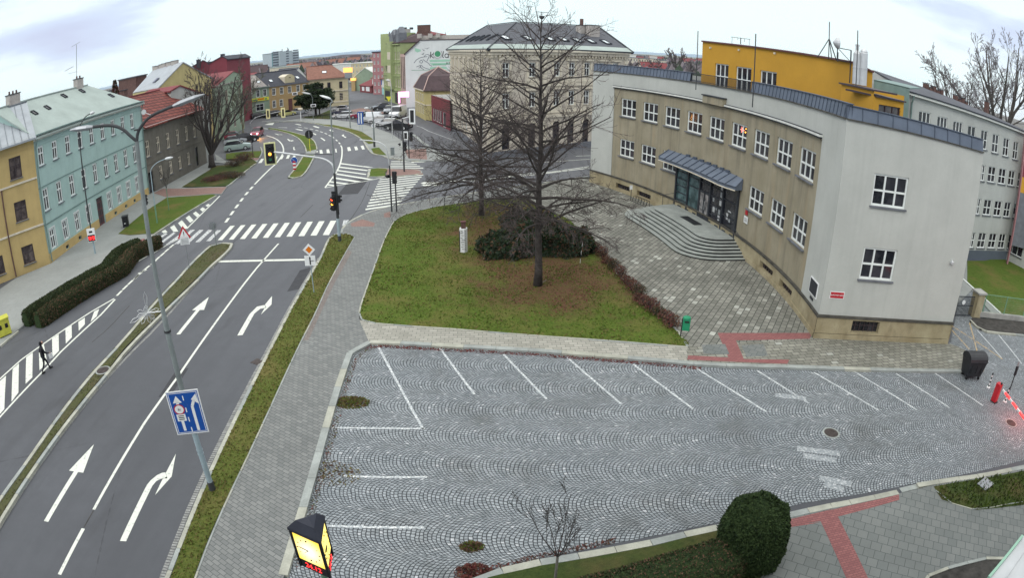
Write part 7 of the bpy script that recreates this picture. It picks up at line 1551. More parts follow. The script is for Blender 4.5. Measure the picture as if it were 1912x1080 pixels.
# ------------------------------------------------------------------ leafy shrubs and hedges
def leafmass(name,label,cat,core,surf,n,mats,size,group=None,kind=None,seed=1,coremat='leaf_dark'):
 rg=random.Random(seed);b=MB(coremat,*mats);core(b)
 for _ in range(n):
  p,nrm=surf(rg);a=Vector((rg.gauss(0,1),rg.gauss(0,1),rg.gauss(0,1))).normalized();u_=nrm.cross(a).normalized();v_=(nrm*.55+a*.5).normalized();s=size*rg.uniform(.6,1.5)
  p=p+nrm*rg.uniform(-.5,.9)*size;b.poly([p-u_*s*.5,p+u_*s*.5,p+v_*s],1+rg.randrange(len(mats)))
 o=b.build(name)
 if kind:stuff(o)
 elif label:tag(o,label,cat,group)
 return o
def blob(c,rx,ry,rz,seed=0,lump=.12,sq=1.0):
 from mathutils import noise
 c=Vector(c)
 def pos(a,t):
  d=Vector((cos(a)*abs(cos(t))**sq,sin(a)*abs(cos(t))**sq,math.copysign(abs(sin(t))**sq,t)));k=1+lump*noise.noise(d*2.2+Vector((seed,0,0)))+lump*.6*noise.noise(d*5+Vector((0,seed,0)))
  return c+Vector((d.x*rx*k,d.y*ry*k,d.z*rz*k)),Vector((d.x/rx,d.y/ry,d.z/rz)).normalized()
 def core(b,f=.94):
  n0=len(b.v);A,T=26,12
  for j in range(T+1):
   for i in range(A):p,_=pos(2*pi*i/A,-pi/2*.45+(pi/2*1.45)*j/T*.999);b.v.append(tuple(c+(p-c)*f))
  for j in range(T):
   for i in range(A):a=n0+j*A+i;e=n0+j*A+(i+1)%A;b.f.append((a,e,e+A,a+A));b.mi.append(0)
  b.f.append(tuple(n0+T*A+i for i in range(A)));b.mi.append(0)
 def surf(rg):return pos(rg.uniform(0,2*pi),math.asin(rg.uniform(-.45,1)))
 return core,surf
BC=G(('px',1394,1040),.14);core,surf=blob((BC.x,BC.y,1.0),1.02,1.10,1.34,2,.10,.74)
leafmass('round_bush','large clipped round evergreen bush at the bottom kerb','bush',core,surf,26000,['leaf_ball','leaf_ball','leaf_dark'],.05,seed=3,coremat='leaf_dark')
def hedge(name,label,pl,w,h,n,mats,size=.07,z=.12,seed=1,lump=.10,group=None,top=None):
 from mathutils import noise
 pl=resample(pl,.5);L_=len(pl)-1
 prof=[(-.5,0),(-.52,.35),(-.5,.78),(-.36,.97),(0,1.02),(.36,.97),(.5,.78),(.52,.35),(.5,0)]
 def at(i,k,f=1):
  p=pl[i];t=(pl[min(i+1,L_)]-pl[max(i-1,0)]).normalized();s,y=prof[k];e=1
  d_=min(i,L_-i)*.5
  if d_<.5:e=.55+.45*math.sqrt(max(0,min(1,d_/.5)))
  kk=1+lump*noise.noise(Vector((p.x*.9,p.y*.9,k*.7+seed)));hh=h if top is None else h*top(i/L_);return Vector((p.x+t.y*s*w*kk*e*f,p.y-t.x*s*w*kk*e*f,z+y*hh*(1+lump*.6*noise.noise(Vector((p.x*.6,p.y*.6,seed))))*f))
 def core(b):
  for i in range(L_):
   for k in range(8):b.poly([at(i,k,.95),at(i+1,k,.95),at(i+1,k+1,.95),at(i,k+1,.95)],0)
  b.poly([at(0,k,.95) for k in range(9)],0);b.poly([at(L_,k,.95) for k in range(9)],0)
 def surf(rg):
  i=rg.randrange(L_);k=rg.randrange(8)
  if rg.random()<1.6/L_:i=0 if rg.random()<.5 else L_-1;t=(pl[min(i+1,L_)]-pl[max(i-1,0)]).normalized()*(1 if i else-1);a=at(i,k);m=Vector((pl[i].x,pl[i].y,z));return m.lerp(a,rg.random()**.5),Vector((t.x,t.y,0))
  a,c,d,e=at(i,k),at(i+1,k),at(i+1,k+1),at(i,k+1);u_,v_=rg.random(),rg.random();p=a.lerp(c,u_).lerp(e.lerp(d,u_),v_);nn=(c-a).cross(e-a).normalized();m=Vector((p.x,p.y,0))-Vector((pl[i].x,pl[i].y,0));nn=nn if nn.dot(Vector((m.x,m.y,.3)))>0 else-nn;return p,nn
 return leafmass(name,label,'hedge',core,surf,n,mats,size,group,seed=seed)
hedge('low_hedge','low mixed green and brown hedge running left from the round bush',[G(('px',930,1175),.14),G(('px',1060,1140),.14),G(('px',1160,1118),.14),G(('px',1250,1095),.14),G(('px',1372,1066),.14)],1.6,1.0,26000,['leaf_hedge','leaf_ball','leaf_ball','leaf_brown','leaf_hedge'],.05,.13,5,.16,top=lambda f:.40+.62*f*f)
h1=[G(('e2',430,665),0),G(('e2',90,850),0),G(('a3',640,60),0),G(('a3',400,195),0),G(('a3',170,345),0),G(('a3',95,402),0)]
h1=offs(h1,-1.75)
hedge('hedge','front long dark clipped hedge beside the hatched road edge',h1,1.15,1.0,28000,['leaf_dark','leaf_hedge'],.08,.0,6,.10)
h2=offs(h1,-1.45);h2[0]=h2[0]+(h2[0]-h2[1]).normalized()*1.2
hedge('hedge','rear long clipped hedge with a brownish top along the house pavement',h2,1.15,.95,26000,['leaf_hedge','leaf_brown','leaf_hedge','leaf_dark'],.08,.0,7,.12)
for i,(p_,rx,ry,rz,lb) in enumerate((((('px',950,474)),1.75,1.3,1.35,'left lobe of the dark spreading yew under the bare trees'),(('px',1004,466),2.0,1.6,1.75,'tallest middle yew bush right behind the straight tree trunk'),(('px',1055,468),1.7,1.4,1.35,'right yew bush of the dark clump beside the plaza'),(('px',985,440),2.0,1.4,1.5,'rear yew bush hidden behind the middle one'))):
 c=G(p_,.15);core,surf=blob((c.x,c.y,rz*.32),rx,ry,rz,i*3+1,.42);leafmass('yew_bush',lb,'bush',core,surf,6500,['leaf_yew','leaf_dark','leaf_yew','leaf_brown'],.16,'yew bushes on the lawn',seed=20+i)
def twigbush(name,label,p,r,h,n,mats,seed,z=.14,group=None):
 c=G(p,z);rg=random.Random(seed);b=MB('twig',*mats)
 for i in range(int(n*.35)):a=rg.uniform(0,2*pi);s=rg.uniform(.3,1)*r;b.tube([(c.x+cos(a)*s*.2,c.y+sin(a)*s*.2,z),(c.x+cos(a)*s*.7,c.y+sin(a)*s*.7,z+h*.6*rg.uniform(.6,1)),(c.x+cos(a)*s,c.y+sin(a)*s,z+h*rg.uniform(.6,1.1))],[.012,.008,.004],3,0,cap=False)
 for i in range(n*3):a=rg.uniform(0,2*pi);s=r*rg.random()**.6;hh=h*rg.uniform(.15,1.05)*(1-(s/r)**2*.4);q_=Vector((c.x+cos(a)*s,c.y+sin(a)*s,z+hh));t=rg.uniform(0,2*pi);l=rg.uniform(.03,.09);b.poly([q_-Vector((cos(t),sin(t),0))*l*.6,q_+Vector((cos(t),sin(t),0))*l*.6,q_+Vector((rg.uniform(-l,l),rg.uniform(-l,l),l))],1+rg.randrange(len(mats)))
 return tag(b.build(name),label,'bush',group)
edge=[('b2',1075,640),('b2',1120,680),('b2',1165,720),('b2',1200,765),('b2',1245,800),('b2',1290,855),('b2',1330,900),('b2',1375,945),('b2',1415,985),('c6',930,20),('c6',985,60),('c6',1040,100),('c6',1095,140),('c6',1160,195),('c6',1210,245)]
for i,e_ in enumerate(edge):
 twigbush('low_shrub','low reddish twiggy shrub in the row along the plaza edge of the lawn',e_,.48,.5+.12*((i*7)%3),150,['leaf_red','leaf_brown','leaf_brown'] if i%4 else['leaf_hedge','leaf_brown'],40+i,group='low shrubs along the plaza edge')
for i,(p_,r_,h_,lb) in enumerate(((('e3',1460,270),1.6,1.2,'dark red twiggy bush near the tip of the left grass island'),(('e3',1340,340),1.5,1.0,'green-brown bush just left of the dark red bush'),(('e3',1220,470),1.8,.5,'low brown ground shrub near the spreading bare tree'),(('e3',1080,520),1.8,.5,'low purple-brown shrub at the foot of the spreading bare tree'),(('e3',1330,480),1.5,.5,'low brown shrub against the kerb below the red bush'))):
 twigbush('bush',lb,p_,r_,h_,500,['leaf_red','leaf_brown'] if i in(0,3) else['leaf_brown','leaf_hedge'],60+i)
pc=G(('d2',755,285),.1);pt=place('evergreen_tree','dark spreading evergreen in front of the cream house','tree',(pc.x,pc.y,.1));b=MB('bark_dark');b.tube([(pc.x,pc.y,.1),(pc.x,pc.y,3),(pc.x-.5,pc.y,6.5)],[.3,.24,.08],8);b.tube([(pc.x+.9,pc.y,.1),(pc.x+1.0,pc.y,3.5)],[.18,.1],8);b.build('trunk',pt)
rg=random.Random(77);b=MB('leaf_dark','leaf_yew','leaf_dark')
for k in range(80):
 a=rg.uniform(0,2*pi);z=rg.uniform(2.0,7.6);rr=(5.0*(1-abs(z-4.2)/5.2))*rg.uniform(.3,1);c=Vector((pc.x+cos(a)*rr,pc.y+sin(a)*rr*.8,z));sz=rg.uniform(.8,1.5)
 for j in range(190):d=Vector((rg.gauss(0,1),rg.gauss(0,1),rg.gauss(0,.5)));d=d.normalized()*rg.random()**.4;q_=c+Vector((d.x*sz,d.y*sz,d.z*sz*.55));t=Vector((rg.gauss(0,1),rg.gauss(0,1),rg.gauss(0,1))).normalized()*.34;u_=t.cross(Vector((0,0,1))).normalized()*.20;b.poly([q_-u_,q_+u_,q_+t],rg.randrange(3))
b.build('crown',pt)
v=AT(('px',215,170),90);rg=random.Random(5);ct=place('conifer','tiny dark spruce top peeking over the mint roof ridge','tree',(v.x,v.y,0));b=MB('bark_dark');b.tube([(v.x,v.y,0),(v.x,v.y,14)],[.2,.05],6);b.build('trunk',ct);zt_=HT(('px',215,148),v);b=MB('leaf_dark','leaf_red')
for j in range(900):z=rg.uniform(zt_-4.5,zt_);rr=(zt_-z)*.28*rg.random()**.5+.05;a=rg.uniform(0,2*pi);q_=Vector((v.x+cos(a)*rr,v.y+sin(a)*rr,z));b.poly([q_,q_+Vector((cos(a)*.25,sin(a)*.25,-.1)),q_+Vector((rg.uniform(-.1,.1),rg.uniform(-.1,.1),-.2))],rg.randrange(2))
b.build('crown',ct)
# ------------------------------------------------------------------ street furniture
def pole_pts(base,top_z,z0=0):return[(base.x,base.y,z0),(base.x,base.y,top_z)]
def lamp_head(b,p,d,l=.75,mi=0,w_=.10):
 p=Vector(p);d=Vector(d).normalized();b.tube([p,p+d*l*.25,p+d*l*.7,p+d*l],[w_*.55,w_,w_*.9,w_*.25],8,mi)
LB=G(('px',397,915),.12);lamp=place('street_lamp','tall grey lamp post with two curved arms, nearest to the camera','street lamp',(LB.x,LB.y,.12))
fz=HT(('k3',750,640),LB);zs=HT(('px',303,597),LB)
b=MB('pole_grey','pole_light','pole_dark');b.tube([(LB.x,LB.y,.1),(LB.x,LB.y,.5)],.125,14,2);b.tube([(LB.x,LB.y,.5),(LB.x,LB.y,3.1)],.105,14,1);b.tube([(LB.x,LB.y,3.1),(LB.x,LB.y,zs)],[.10,.095],14,0);b.tube([(LB.x,LB.y,zs),(LB.x,LB.y,zs+.12),(LB.x,LB.y,fz)],[.095,.075,.068],12,0)
for z_ in(1.72,1.88):b.tube([(LB.x,LB.y,z_),(LB.x,LB.y,z_+.05)],.118,14,1)
b.tube([(LB.x,LB.y,zs-.45),(LB.x,LB.y,zs-.38)],.12,12,2)
b.build('pole',lamp)
def armto(b,start,chain,r=.045,mi=0):
 "a curved arm through picture points with given horizontal distances"
 pts=[Vector(start)]
 for p_,d_,in chain:v_=AT(p_,d_);pts.append(Vector((v_.x,v_.y,HT(p_,v_))))
 for _ in range(2):
  o=[pts[0]]
  for i in range(len(pts)-1):o+=[pts[i].lerp(pts[i+1],.25),pts[i].lerp(pts[i+1],.75)]
  pts=o+[pts[-1]]
 b.tube(pts,r,8,mi);return pts
D0=LB.length
b=MB('pole_dark','steel');a1=armto(b,(LB.x,LB.y,fz),((('k3',690,560),D0+.05),(('k3',620,490),D0+.15),(('k3',520,440),D0+.3),(('k3',400,430),D0+.5),(('k3',230,452),D0+.75)),.05);hd=MB('steel');d_=a1[-1]-a1[-2];lamp_head(hd,a1[-1],d_,1.25*.75,0,.085);b.build('arm',lamp);hd.build('lamp_head',lamp)
b=MB('pole_dark');a2=armto(b,(LB.x,LB.y,fz),((('k3',790,520),D0+.0),(('k3',850,420),D0-.05),(('k3',930,330),D0-.1),(('k3',1050,265),D0-.2),(('e6',640,835),D0-.35)),.05);b.bar((LB.x-.06,LB.y,fz+.33),(LB.x+.12,LB.y,fz+.33),.05);hd=MB('steel');lamp_head(hd,a2[-1],a2[-1]-a2[-2],1.0,0,.085);b.build('arm',lamp);hd.build('lamp_head',lamp)
sgn=place('lane_sign','blue lane arrow sign with white arrows clamped to the nearest lamp post','sign',(LB.x,LB.y,2.6))
toC=Vector((-LB.x,-LB.y)).normalized();sn=Vector((toC.x*.80-.18,toC.y,0)).normalized();sx_=Vector((0,0,1)).cross(sn).normalized()
tl,tr,bl,br_=[HT(p_,LB) for p_ in(('c7',175,150),('c7',412,160),('c7',278,508),('c7',500,538))]
zc,hh=(tl+bl)/2+.04,(tl-bl);ww=hh*.70;pc_=Vector((LB.x,LB.y,zc))+sn*.16
b=MB('sign_white','sign_blue','sign_red','sign_black','steel')
def SP(u,v,o=0):return pc_+sx_*u*ww/2+Vector((0,0,1))*v*hh/2+sn*o
def plate(b,u0,v0,u1,v1,o,mi):b.poly([SP(u0,v0,o),SP(u1,v0,o),SP(u1,v1,o),SP(u0,v1,o)],mi)
M_=facing(pc_,sn);b.box(tuple(pc_-sn*.01),(ww,.02,hh),math.atan2(sx_.y,sx_.x),0)
plate(b,-.93,-.95,.93,.95,.004,1);
def rim(u0,v0,u1,v1,t,o,mi):plate(b,u0,v0,u0+t,v1,o,mi);plate(b,u1-t,v0,u1,v1,o,mi);plate(b,u0+t,v0,u1-t,v0+t*.7,o,mi);plate(b,u0+t,v1-t*.7,u1-t,v1,o,mi)
rim(-.88,-.92,.88,.92,.035,.006,0)
def ss(pts,w_,o=.008,mi=0):
 for i in range(len(pts)-1):a,c=Vector(pts[i]),Vector(pts[i+1]);d2=Vector(((c-a).x*ww,(c-a).y*hh)).normalized();n2=Vector((-d2.y/ww,d2.x/hh))*w_;b.poly([SP(*(a-n2),o),SP(*(c-n2),o),SP(*(c+n2),o),SP(*(a+n2),o)],mi)
ss([(-.42,-.82),(-.42,.52)],.10);b.poly([SP(-.70,.48,.008),SP(-.14,.48,.008),SP(-.42,.80,.008)],0)
ss([(.42,-.86),(.42,.28),(.62,.55)],.10);b.poly([SP(.45,.58,.008),SP(.86,.36,.008),SP(.80,.82,.008)],0)
for v_ in(-.80,-.32,.12,.66):ss([(0,v_-.10),(0,v_+.12)],.035)
n=20
for r_,mi,o in((.34,2,.010),(.27,0,.012)):
 b.poly([pc_+sx_*(-.42*ww/2+r_*.5*ww*cos(2*pi*i/n))+Vector((0,0,1))*(.18*hh/2+r_*.5*ww*sin(2*pi*i/n))+sn*o for i in range(n)],mi)
plate(b,-.70,-.36,-.14,-.04,.010,0)
for v_ in(-.12,-.2,-.28):plate(b,-.6,v_-.02,-.24,v_+.02,.012,3)
b.build('panel',sgn);text('6t',sgn,.13,facing(SP(-.42,.18,.014),sn),'sign_black')
b=MB('steel');b.box((LB.x,LB.y,zc+.3),(.26,.26,.06));b.build('clamp',sgn);b=MB('steel');b.box((LB.x,LB.y,zc-.3),(.26,.26,.06));b.build('clamp',sgn)
rg=random.Random(3);dc=Vector((*AT(('e4',380,480),D0+.2),0));dc.z=HT(('e4',380,480),dc.xy);b=MB('steel_light');px1=.0155
for k in range(15):
 a=rg.uniform(0,2*pi);l=rg.uniform(.18,.46) if k>1 else .68;a=(a,a,2.75,1.9)[min(k,3)] if k<4 else a;side=Vector((LB.y,-LB.x,0)).normalized()*(1);side=-side if side.x<0 else side;e_=dc+side*l*cos(a)+Vector((0,0,1))*l*sin(a);m_=dc+(e_-dc)*.75;w_=(e_-dc).normalized().cross(Vector((LB.x,LB.y,0)).normalized())*.06
 b.tube([dc+(e_-dc)*.1,m_+w_,e_,m_-w_,dc+(e_-dc)*.12],.010,4)
b.tube([dc,Vector((LB.x,LB.y,dc.z))],.02,5);tag(b.build('wire_star'),'unlit wire comet decoration hanging on the nearest lamp post','decoration')
def slim_lamp(label,base,chain,headp,r=.06,mats=('pole_grey','pole_grey'),low=0,z0=.0,headl=.9,group='slim street lamps',hmat='steel_light',dist_add=0):
 Bp=G(base,z0);t=place('street_lamp',label,'street lamp',(Bp.x,Bp.y,z0),group);D=Bp.length;zt_=HT(chain[0],Bp);b=MB(*mats)
 if low:b.tube([(Bp.x,Bp.y,z0),(Bp.x,Bp.y,low)],r*1.35,8,1);b.tube([(Bp.x,Bp.y,low),(Bp.x,Bp.y,zt_)],[r*1.1,r*.8],8,0)
 else:b.tube([(Bp.x,Bp.y,z0),(Bp.x,Bp.y,zt_)],[r*1.2,r*.8],8)
 b.build('pole',t);b=MB(mats[0]);ar_=armto(b,(Bp.x,Bp.y,zt_),[(c_,D+dist_add) for c_ in chain[1:]],r*.7);b.build('arm',t);v_=AT(headp,D+dist_add);hp=Vector((v_.x,v_.y,HT(headp,v_)));hd=MB(hmat);lamp_head(hd,ar_[-1],hp-ar_[-1],max(.4,(hp-ar_[-1]).length),0,.11+D*.0006);hd.build('lamp_head',t);return t,Bp
l2,B2_=slim_lamp('slim dark lamp at the hedges carrying the red speed display',('a2',802,882),[('k3',80,470),('k3',85,390),('k3',130,320),('k3',190,285)],('k3',250,262),.065,('pole_dark','pole_light'),2.2)
spd=place('speed_display','speed display with a white top and glowing red digits beside the hedges','sign',(B2_.x,B2_.y,2.4));f2=Vector((-B2_.x*.35+.8,-B2_.y)).normalized();cz=HT(('a2',772,712),B2_);b=MB('sign_white','sign_black','led_red');an_=math.atan2(f2.x,-f2.y);cc=Vector((B2_.x,B2_.y,cz))+Vector((f2.x,f2.y,0))*.15
hh_=HT(('a2',772,655),B2_)-HT(('a2',772,770),B2_);b.box(cc,(.82,.1,hh_),an_,0);fr_=Vector((f2.x,f2.y,0))*.055;b.box(cc+fr_+Vector((0,0,-.22*hh_)),(.74,.02,hh_*.48),an_,1)
xx=Vector((0,0,1)).cross(fr_).normalized()
for c_ in(-.18,.18):
 for s0,s1 in(((-.1,.13),(.1,.13)),((-.1,0),(.1,0)),((-.1,-.13),(.1,-.13)),((.1,.13),(.1,-.13)),((-.1,0),(-.1,.13))):b.bar(cc+fr_*1.3+xx*(c_+s0[0])+Vector((0,0,-.22*hh_+s0[1]*hh_*.9)),cc+fr_*1.3+xx*(c_+s1[0])+Vector((0,0,-.22*hh_+s1[1]*hh_*.9)),.055,.03,2)
b.box(cc+fr_+Vector((0,0,.25*hh_)),(.35,.02,.16),an_,1);b.build('panel',spd)
slim_lamp('slim lamp with a green foot on the left grass island',('e3',365,1075),[('e3',280,410),('e3',290,360),('e3',360,290),('e3',460,250)],('e3',560,228),.055,('pole_light','pole_green'),1.9)
def sig_head(root,p,nrm,n=3,lit=(),s=1.0,back=None,name='signal_head',visor=True):
 bw_=.56 if back=='sign_white' else .80
 p=Vector(p);nrm=Vector((nrm[0],nrm[1],0)).normalized();x=Vector((0,0,1)).cross(nrm).normalized();an_=math.atan2(x.y,x.x);H_=.36*n*s
 b=MB('black_plastic');b.box(p,(.34*s,.22*s,H_),an_);o=b.build(name,root)
 if back:b=MB(back,'sign_black');b.box(p-nrm*.10*s,(bw_*s,.02,H_+(.30 if bw_<.7 else .46)*s),an_,0);b.box(p-nrm*.075*s,((bw_-.2)*s,.03,H_+(.14 if bw_<.7 else .26)*s),an_,1);b.build('backboard',o)
 for i in range(n):
  c=p+Vector((0,0,(n-1)/2*.36*s-i*.36*s))+nrm*.115*s;col=('lamp_red','lamp_amber','sign_green')[i if n==3 else(0,2)[i]];on=i in lit
  g=MB(col if on else('sign_black'));g.tube([c,c+nrm*.02*s],.105*s,12);g.build('lens',o)
  if visor:
   g=MB('black_plastic')
   for k in range(8):a=k*pi/7;a2_=(k+1)*pi/7;P_=lambda t,d:c+x*cos(t)*.125*s+Vector((0,0,sin(t)*.125*s))+nrm*d;g.poly([P_(a,0),P_(a2_,0),P_(a2_,.16*s),P_(a,.16*s)])
   g.build('visor',o)
 return o
TM=G(('px',634.4,450.5),.12);tm=place('traffic_light','tall traffic light mast with a curved arm and lit red lamps at the near crossing','traffic light',(TM.x,TM.y,.12),'traffic lights')
zA=HT(('k6',180,155),TM);zL=HT(('px',622,192),TM);D_=TM.length
b=MB('pole_dark','pole_light','pole_grey','sign_red');b.tube([(TM.x,TM.y,.1),(TM.x,TM.y,.55)],.14,12,0);b.tube([(TM.x,TM.y,.55),(TM.x,TM.y,1.9)],.125,12,1);b.tube([(TM.x,TM.y,1.9),(TM.x,TM.y,zA)],[.105,.09],12,0);b.tube([(TM.x,TM.y,zA),(TM.x,TM.y,zL)],[.06,.05],8,2);b.bar((TM.x+.13,TM.y-.02,2.2),(TM.x+.13,TM.y-.02,4.4),.05,.05,0);b.build('pole',tm)
b=MB('steel_light');aa=armto(b,(TM.x,TM.y,zA-.1),[(('d4',1110,310),D_+.1),(('d4',980,205),D_+.4),(('d4',820,158),D_+.7),(('d4',500,118),D_+1.3),(('d4',0,50),D_+2.2),(('a6',620,207),D_+2.5)],.07);b.build('arm',tm)
b=MB('pole_dark');p_=Vector((TM.x,TM.y,HT(('d4',1120,90),TM)));v_=AT(('d4',440,75),D_+1.4);b.tube([p_,(v_.x,v_.y,HT(('d4',440,75),v_))],.03,6);b.build('stay_arm',tm)
b=MB('pole_grey');a3_=armto(b,(TM.x,TM.y,zL),[(('a5',1185,640),D_),(('a5',1165,610),D_+.1)],.045);b.build('lamp_arm',tm);hd=MB('steel_light');v_=AT(('a5',1100,590),D_+.4);lamp_head(hd,a3_[-1],Vector((v_.x,v_.y,HT(('a5',1100,590),v_)))-a3_[-1],.95);hd.build('lamp_head',tm)
v_=AT(('a6',583,222),D_+2.8);toS=Vector((-v_.x*.6+3,-v_.y));sig_head(tm,(v_.x,v_.y,HT(('a6',583,222),v_)),toS,3,(1,2),1.15,'sign_cream')
sh=AT(('k6',148,545),D_-.25);o_=sig_head(tm,(sh.x,sh.y,HT(('k6',148,545),sh)),(-.5,-1),3,(0,1),.95)
sh=AT(('k6',222,480),D_-.1);sig_head(tm,(sh.x,sh.y,HT(('k6',222,480),sh)),(.9,.5),2,(),.8)
b=MB('black_plastic');[b.box((TM.x-.16,TM.y-.1,HT(('k6',165,y_),TM)),(.26,.2,.2)) for y_ in(400,440)];b.build('camera',tm)
def simple_signal(label,base,top,heads,z0=.12,mats=('pole_dark','pole_light'),low=1.2,r=.06,arm=None,rev=False,twin=None):
 Bp=G(base,z0);t=place('traffic_light',label,'traffic light',(Bp.x,Bp.y,z0),'traffic lights');zt_=HT(top,Bp);b=MB(*mats);b.tube([(Bp.x,Bp.y,z0),(Bp.x,Bp.y,zt_)],[r*1.25,r],10,0)
 if twin:b.tube([(Bp.x+twin,Bp.y+.1,z0),(Bp.x+twin,Bp.y+.1,z0+HT(('k6',890,170),Bp)*.97)],[r*1.1,r],10,0)
 b.build('pole',t)
 if arm:b=MB('steel_light');ar_=armto(b,(Bp.x,Bp.y,zt_),[(a_,Bp.length+i*.15) for i,a_ in enumerate(arm)],r*.8);b.build('arm',t)
 for hp,nrm,n_,lit,s_,bk in heads:v_=AT(hp,Bp.length-.12);sig_head(t,(v_.x,v_.y,HT(hp,v_)),nrm,n_,lit,s_,bk)
 return t
simple_signal('twin-post traffic light with an arm at the right end of the near crossing',('k6',888,645),('k6',860,60),[(('k6',920,215),(.3,1),3,(),1.0,None),(('k6',835,200),(-.8,.3),1,(),.8,None)],arm=[('a8',600,375),('a8',560,335),('a8',500,312),('a8',350,300)],twin=.42)
simple_signal('dark traffic light post on the paved island with signal heads both sides',('a8',760,590),('d3',1210,340),[(('a8',765,360),(.8,-.5),3,(),1.0,None),(('a8',720,342),(-1,-.2),1,(),.8,None),(('d3',1405,290),(.2,1),3,(),1.3,'sign_white')],arm=[('d3',1240,330),('d3',1390,285)],r=.08)
simple_signal('slender traffic light beyond the paved island near the tactile paving',('a8',805,468),('a8',803,200),[(('a8',822,270),(.8,-.4),3,(),1.1,None),(('a8',775,262),(.1,1),2,(),1.1,'sign_white')])
simple_signal('small dark traffic light with a green foot beside the left lamp',('e3',262,1135),('e3',215,735),[(('e3',212,765),(.2,1),3,(),.9,None)],mats=('pole_green','pole_green'))
simple_signal('far traffic light with two pale-framed heads on a long curved arm',('d1',950,500),('d1',955,330),[(('d1',1308,135),(.3,1),3,(),1.3,'sign_cream'),(('d1',1612,110),(.3,1),3,(),1.3,'sign_cream')],mats=('pole_grey','pole_grey'),arm=[('d1',985,260),('d1',1060,200),('d1',1250,150),('d1',1560,85)])
simple_signal('thin dark signal post beside the small grass patch at the left bend',('d1',1000,995),('d1',975,580),[(('d1',975,640),(.6,.6),3,(),1.0,None)],r=.05)
slim_lamp('pale curved lamp standing beside the dark evergreen',('k2',143,655),[('k2',140,480),('k2',135,410),('k2',110,372)],('k2',20,355),.07,('pole_grey','pole_grey'))
bp=G(('k2',143,655),.1);b=MB('sign_white','sign_black');
for p_,lb in((('k2',142,494),'lower white-framed dark sign box on the pale curved lamp'),(('d8',1057,45),'upper white-framed dark sign box hanging left of the pale curved lamp')):b=MB('sign_white','sign_black');v_=AT(p_,bp.length-.2);z_=HT(p_,v_);b.box((v_.x,v_.y,z_),(1.15,.08,.62),.2,0);b.box((v_.x+.01,v_.y-.06,z_),(.8,.06,.34),.2,1);tag(b.build('framed_sign'),lb,'sign')
slim_lamp('tall grey lamp pole with stacked lit boxes at the far car park',('a7',292,970),[('a7',275,400),('a7',274,380)],('a7',272,350),.09,('pole_grey','pole_grey'),hmat='steel')
bp=G(('a7',292,970));b=MB('sign_lit','steel');[b.box((bp.x,bp.y-.1,HT(('a7',275,y_),bp)),(1.7,.25,.45),0,0) for y_ in(368,392)];b.box((bp.x,bp.y,HT(('a7',278,420),bp)),(1.2,.4,1.6),0,1);tag(b.build('lit_box'),'two glowing orange bars near the top of the tall grey pole','sign')
slim_lamp('grey lamp standing on the verge beside the footpath',('d3',640,925),[('d3',610,300),('d3',590,180),('d3',520,130)],('d3',430,128),.12,('pole_grey','pole_dark'),1.0)
slim_lamp('thin white post lamp between the parked cars and the footpath',('d3',1005,745),[('d3',990,-120),('a7',705,520),('a7',690,490)],('a7',650,480),.07,('steel_light','steel_light'))
def post_sign(name,label,base,top,r=.03,z0=.12,mat='pole_light',group=None):
 Bp=G(base,z0);t=place(name,label,'sign',(Bp.x,Bp.y,z0),group);b=MB(mat);b.tube([(Bp.x,Bp.y,z0),(Bp.x,Bp.y,HT(top,Bp))],r,8);b.build('post',t);return t,Bp
def regpoly(b,c,nrm,r,n,rot,mi,o=0,sx=1):
 nrm=Vector((nrm[0],nrm[1],0)).normalized();x=Vector((0,0,1)).cross(nrm).normalized();c=Vector(c)+nrm*o;b.poly([c+x*cos(rot+2*pi*i/n)*r*sx+Vector((0,0,sin(rot+2*pi*i/n)*r)) for i in range(n)],mi)
t,Bp=post_sign('priority_sign','orange diamond priority sign above a junction plate on the verge',('c8',522,622),('c8',490,190));nr=(-Bp.x*.3,-Bp.y);zc_=HT(('c8',490,225),Bp);b=MB('sign_white','sign_orange','sign_black','steel')
for k_,(r_,mi,o) in enumerate(((.40,3,.045),(.385,0,.05),(.22,1,.055))):regpoly(b,(Bp.x,Bp.y,zc_),nr,r_,4,0,mi,o)
b.build('diamond',t);z2_=HT(('c8',500,325),Bp);b=MB('sign_white','sign_black');nv=Vector((*nr,0)).normalized();xv=Vector((0,0,1)).cross(nv);c_=Vector((Bp.x,Bp.y,z2_))+nv*.05;an_=math.atan2(xv.y,xv.x);b.box(c_,(.66,.02,.62),an_,0);b.bar(c_+nv*.02+Vector((0,0,-.24)),c_+nv*.02+Vector((0,0,.24)),.08,.01,1);b.bar(c_+nv*.02,c_+nv*.02+xv*.25+Vector((0,0,0)),.05,.01,1);b.build('plate',t)
t,Bp=post_sign('warning_sign','red triangle warning sign above two white plates on the median',('e2',1340,935),('e2',1235,350),mat='steel');nr=(-Bp.x*.4,-Bp.y);zc_=HT(('e2',1255,440),Bp);b=MB('sign_red','sign_white','sign_black');regpoly(b,(Bp.x,Bp.y,zc_),nr,.62,3,pi/2,0,.05);regpoly(b,(Bp.x,Bp.y,zc_-.01),nr,.40,3,pi/2,1,.06);nv=Vector((*nr,0)).normalized();c_=Vector((Bp.x,Bp.y,zc_))+nv*.07;b.bar(c_+Vector((0,0,-.02)),c_+Vector((0,0,.20)),.06,.01,2);b.bar(c_+Vector((0,0,-.13)),c_+Vector((0,0,-.07)),.06,.01,2);b.build('triangle',t)
xv=Vector((0,0,1)).cross(nv);an_=math.atan2(xv.y,xv.x)
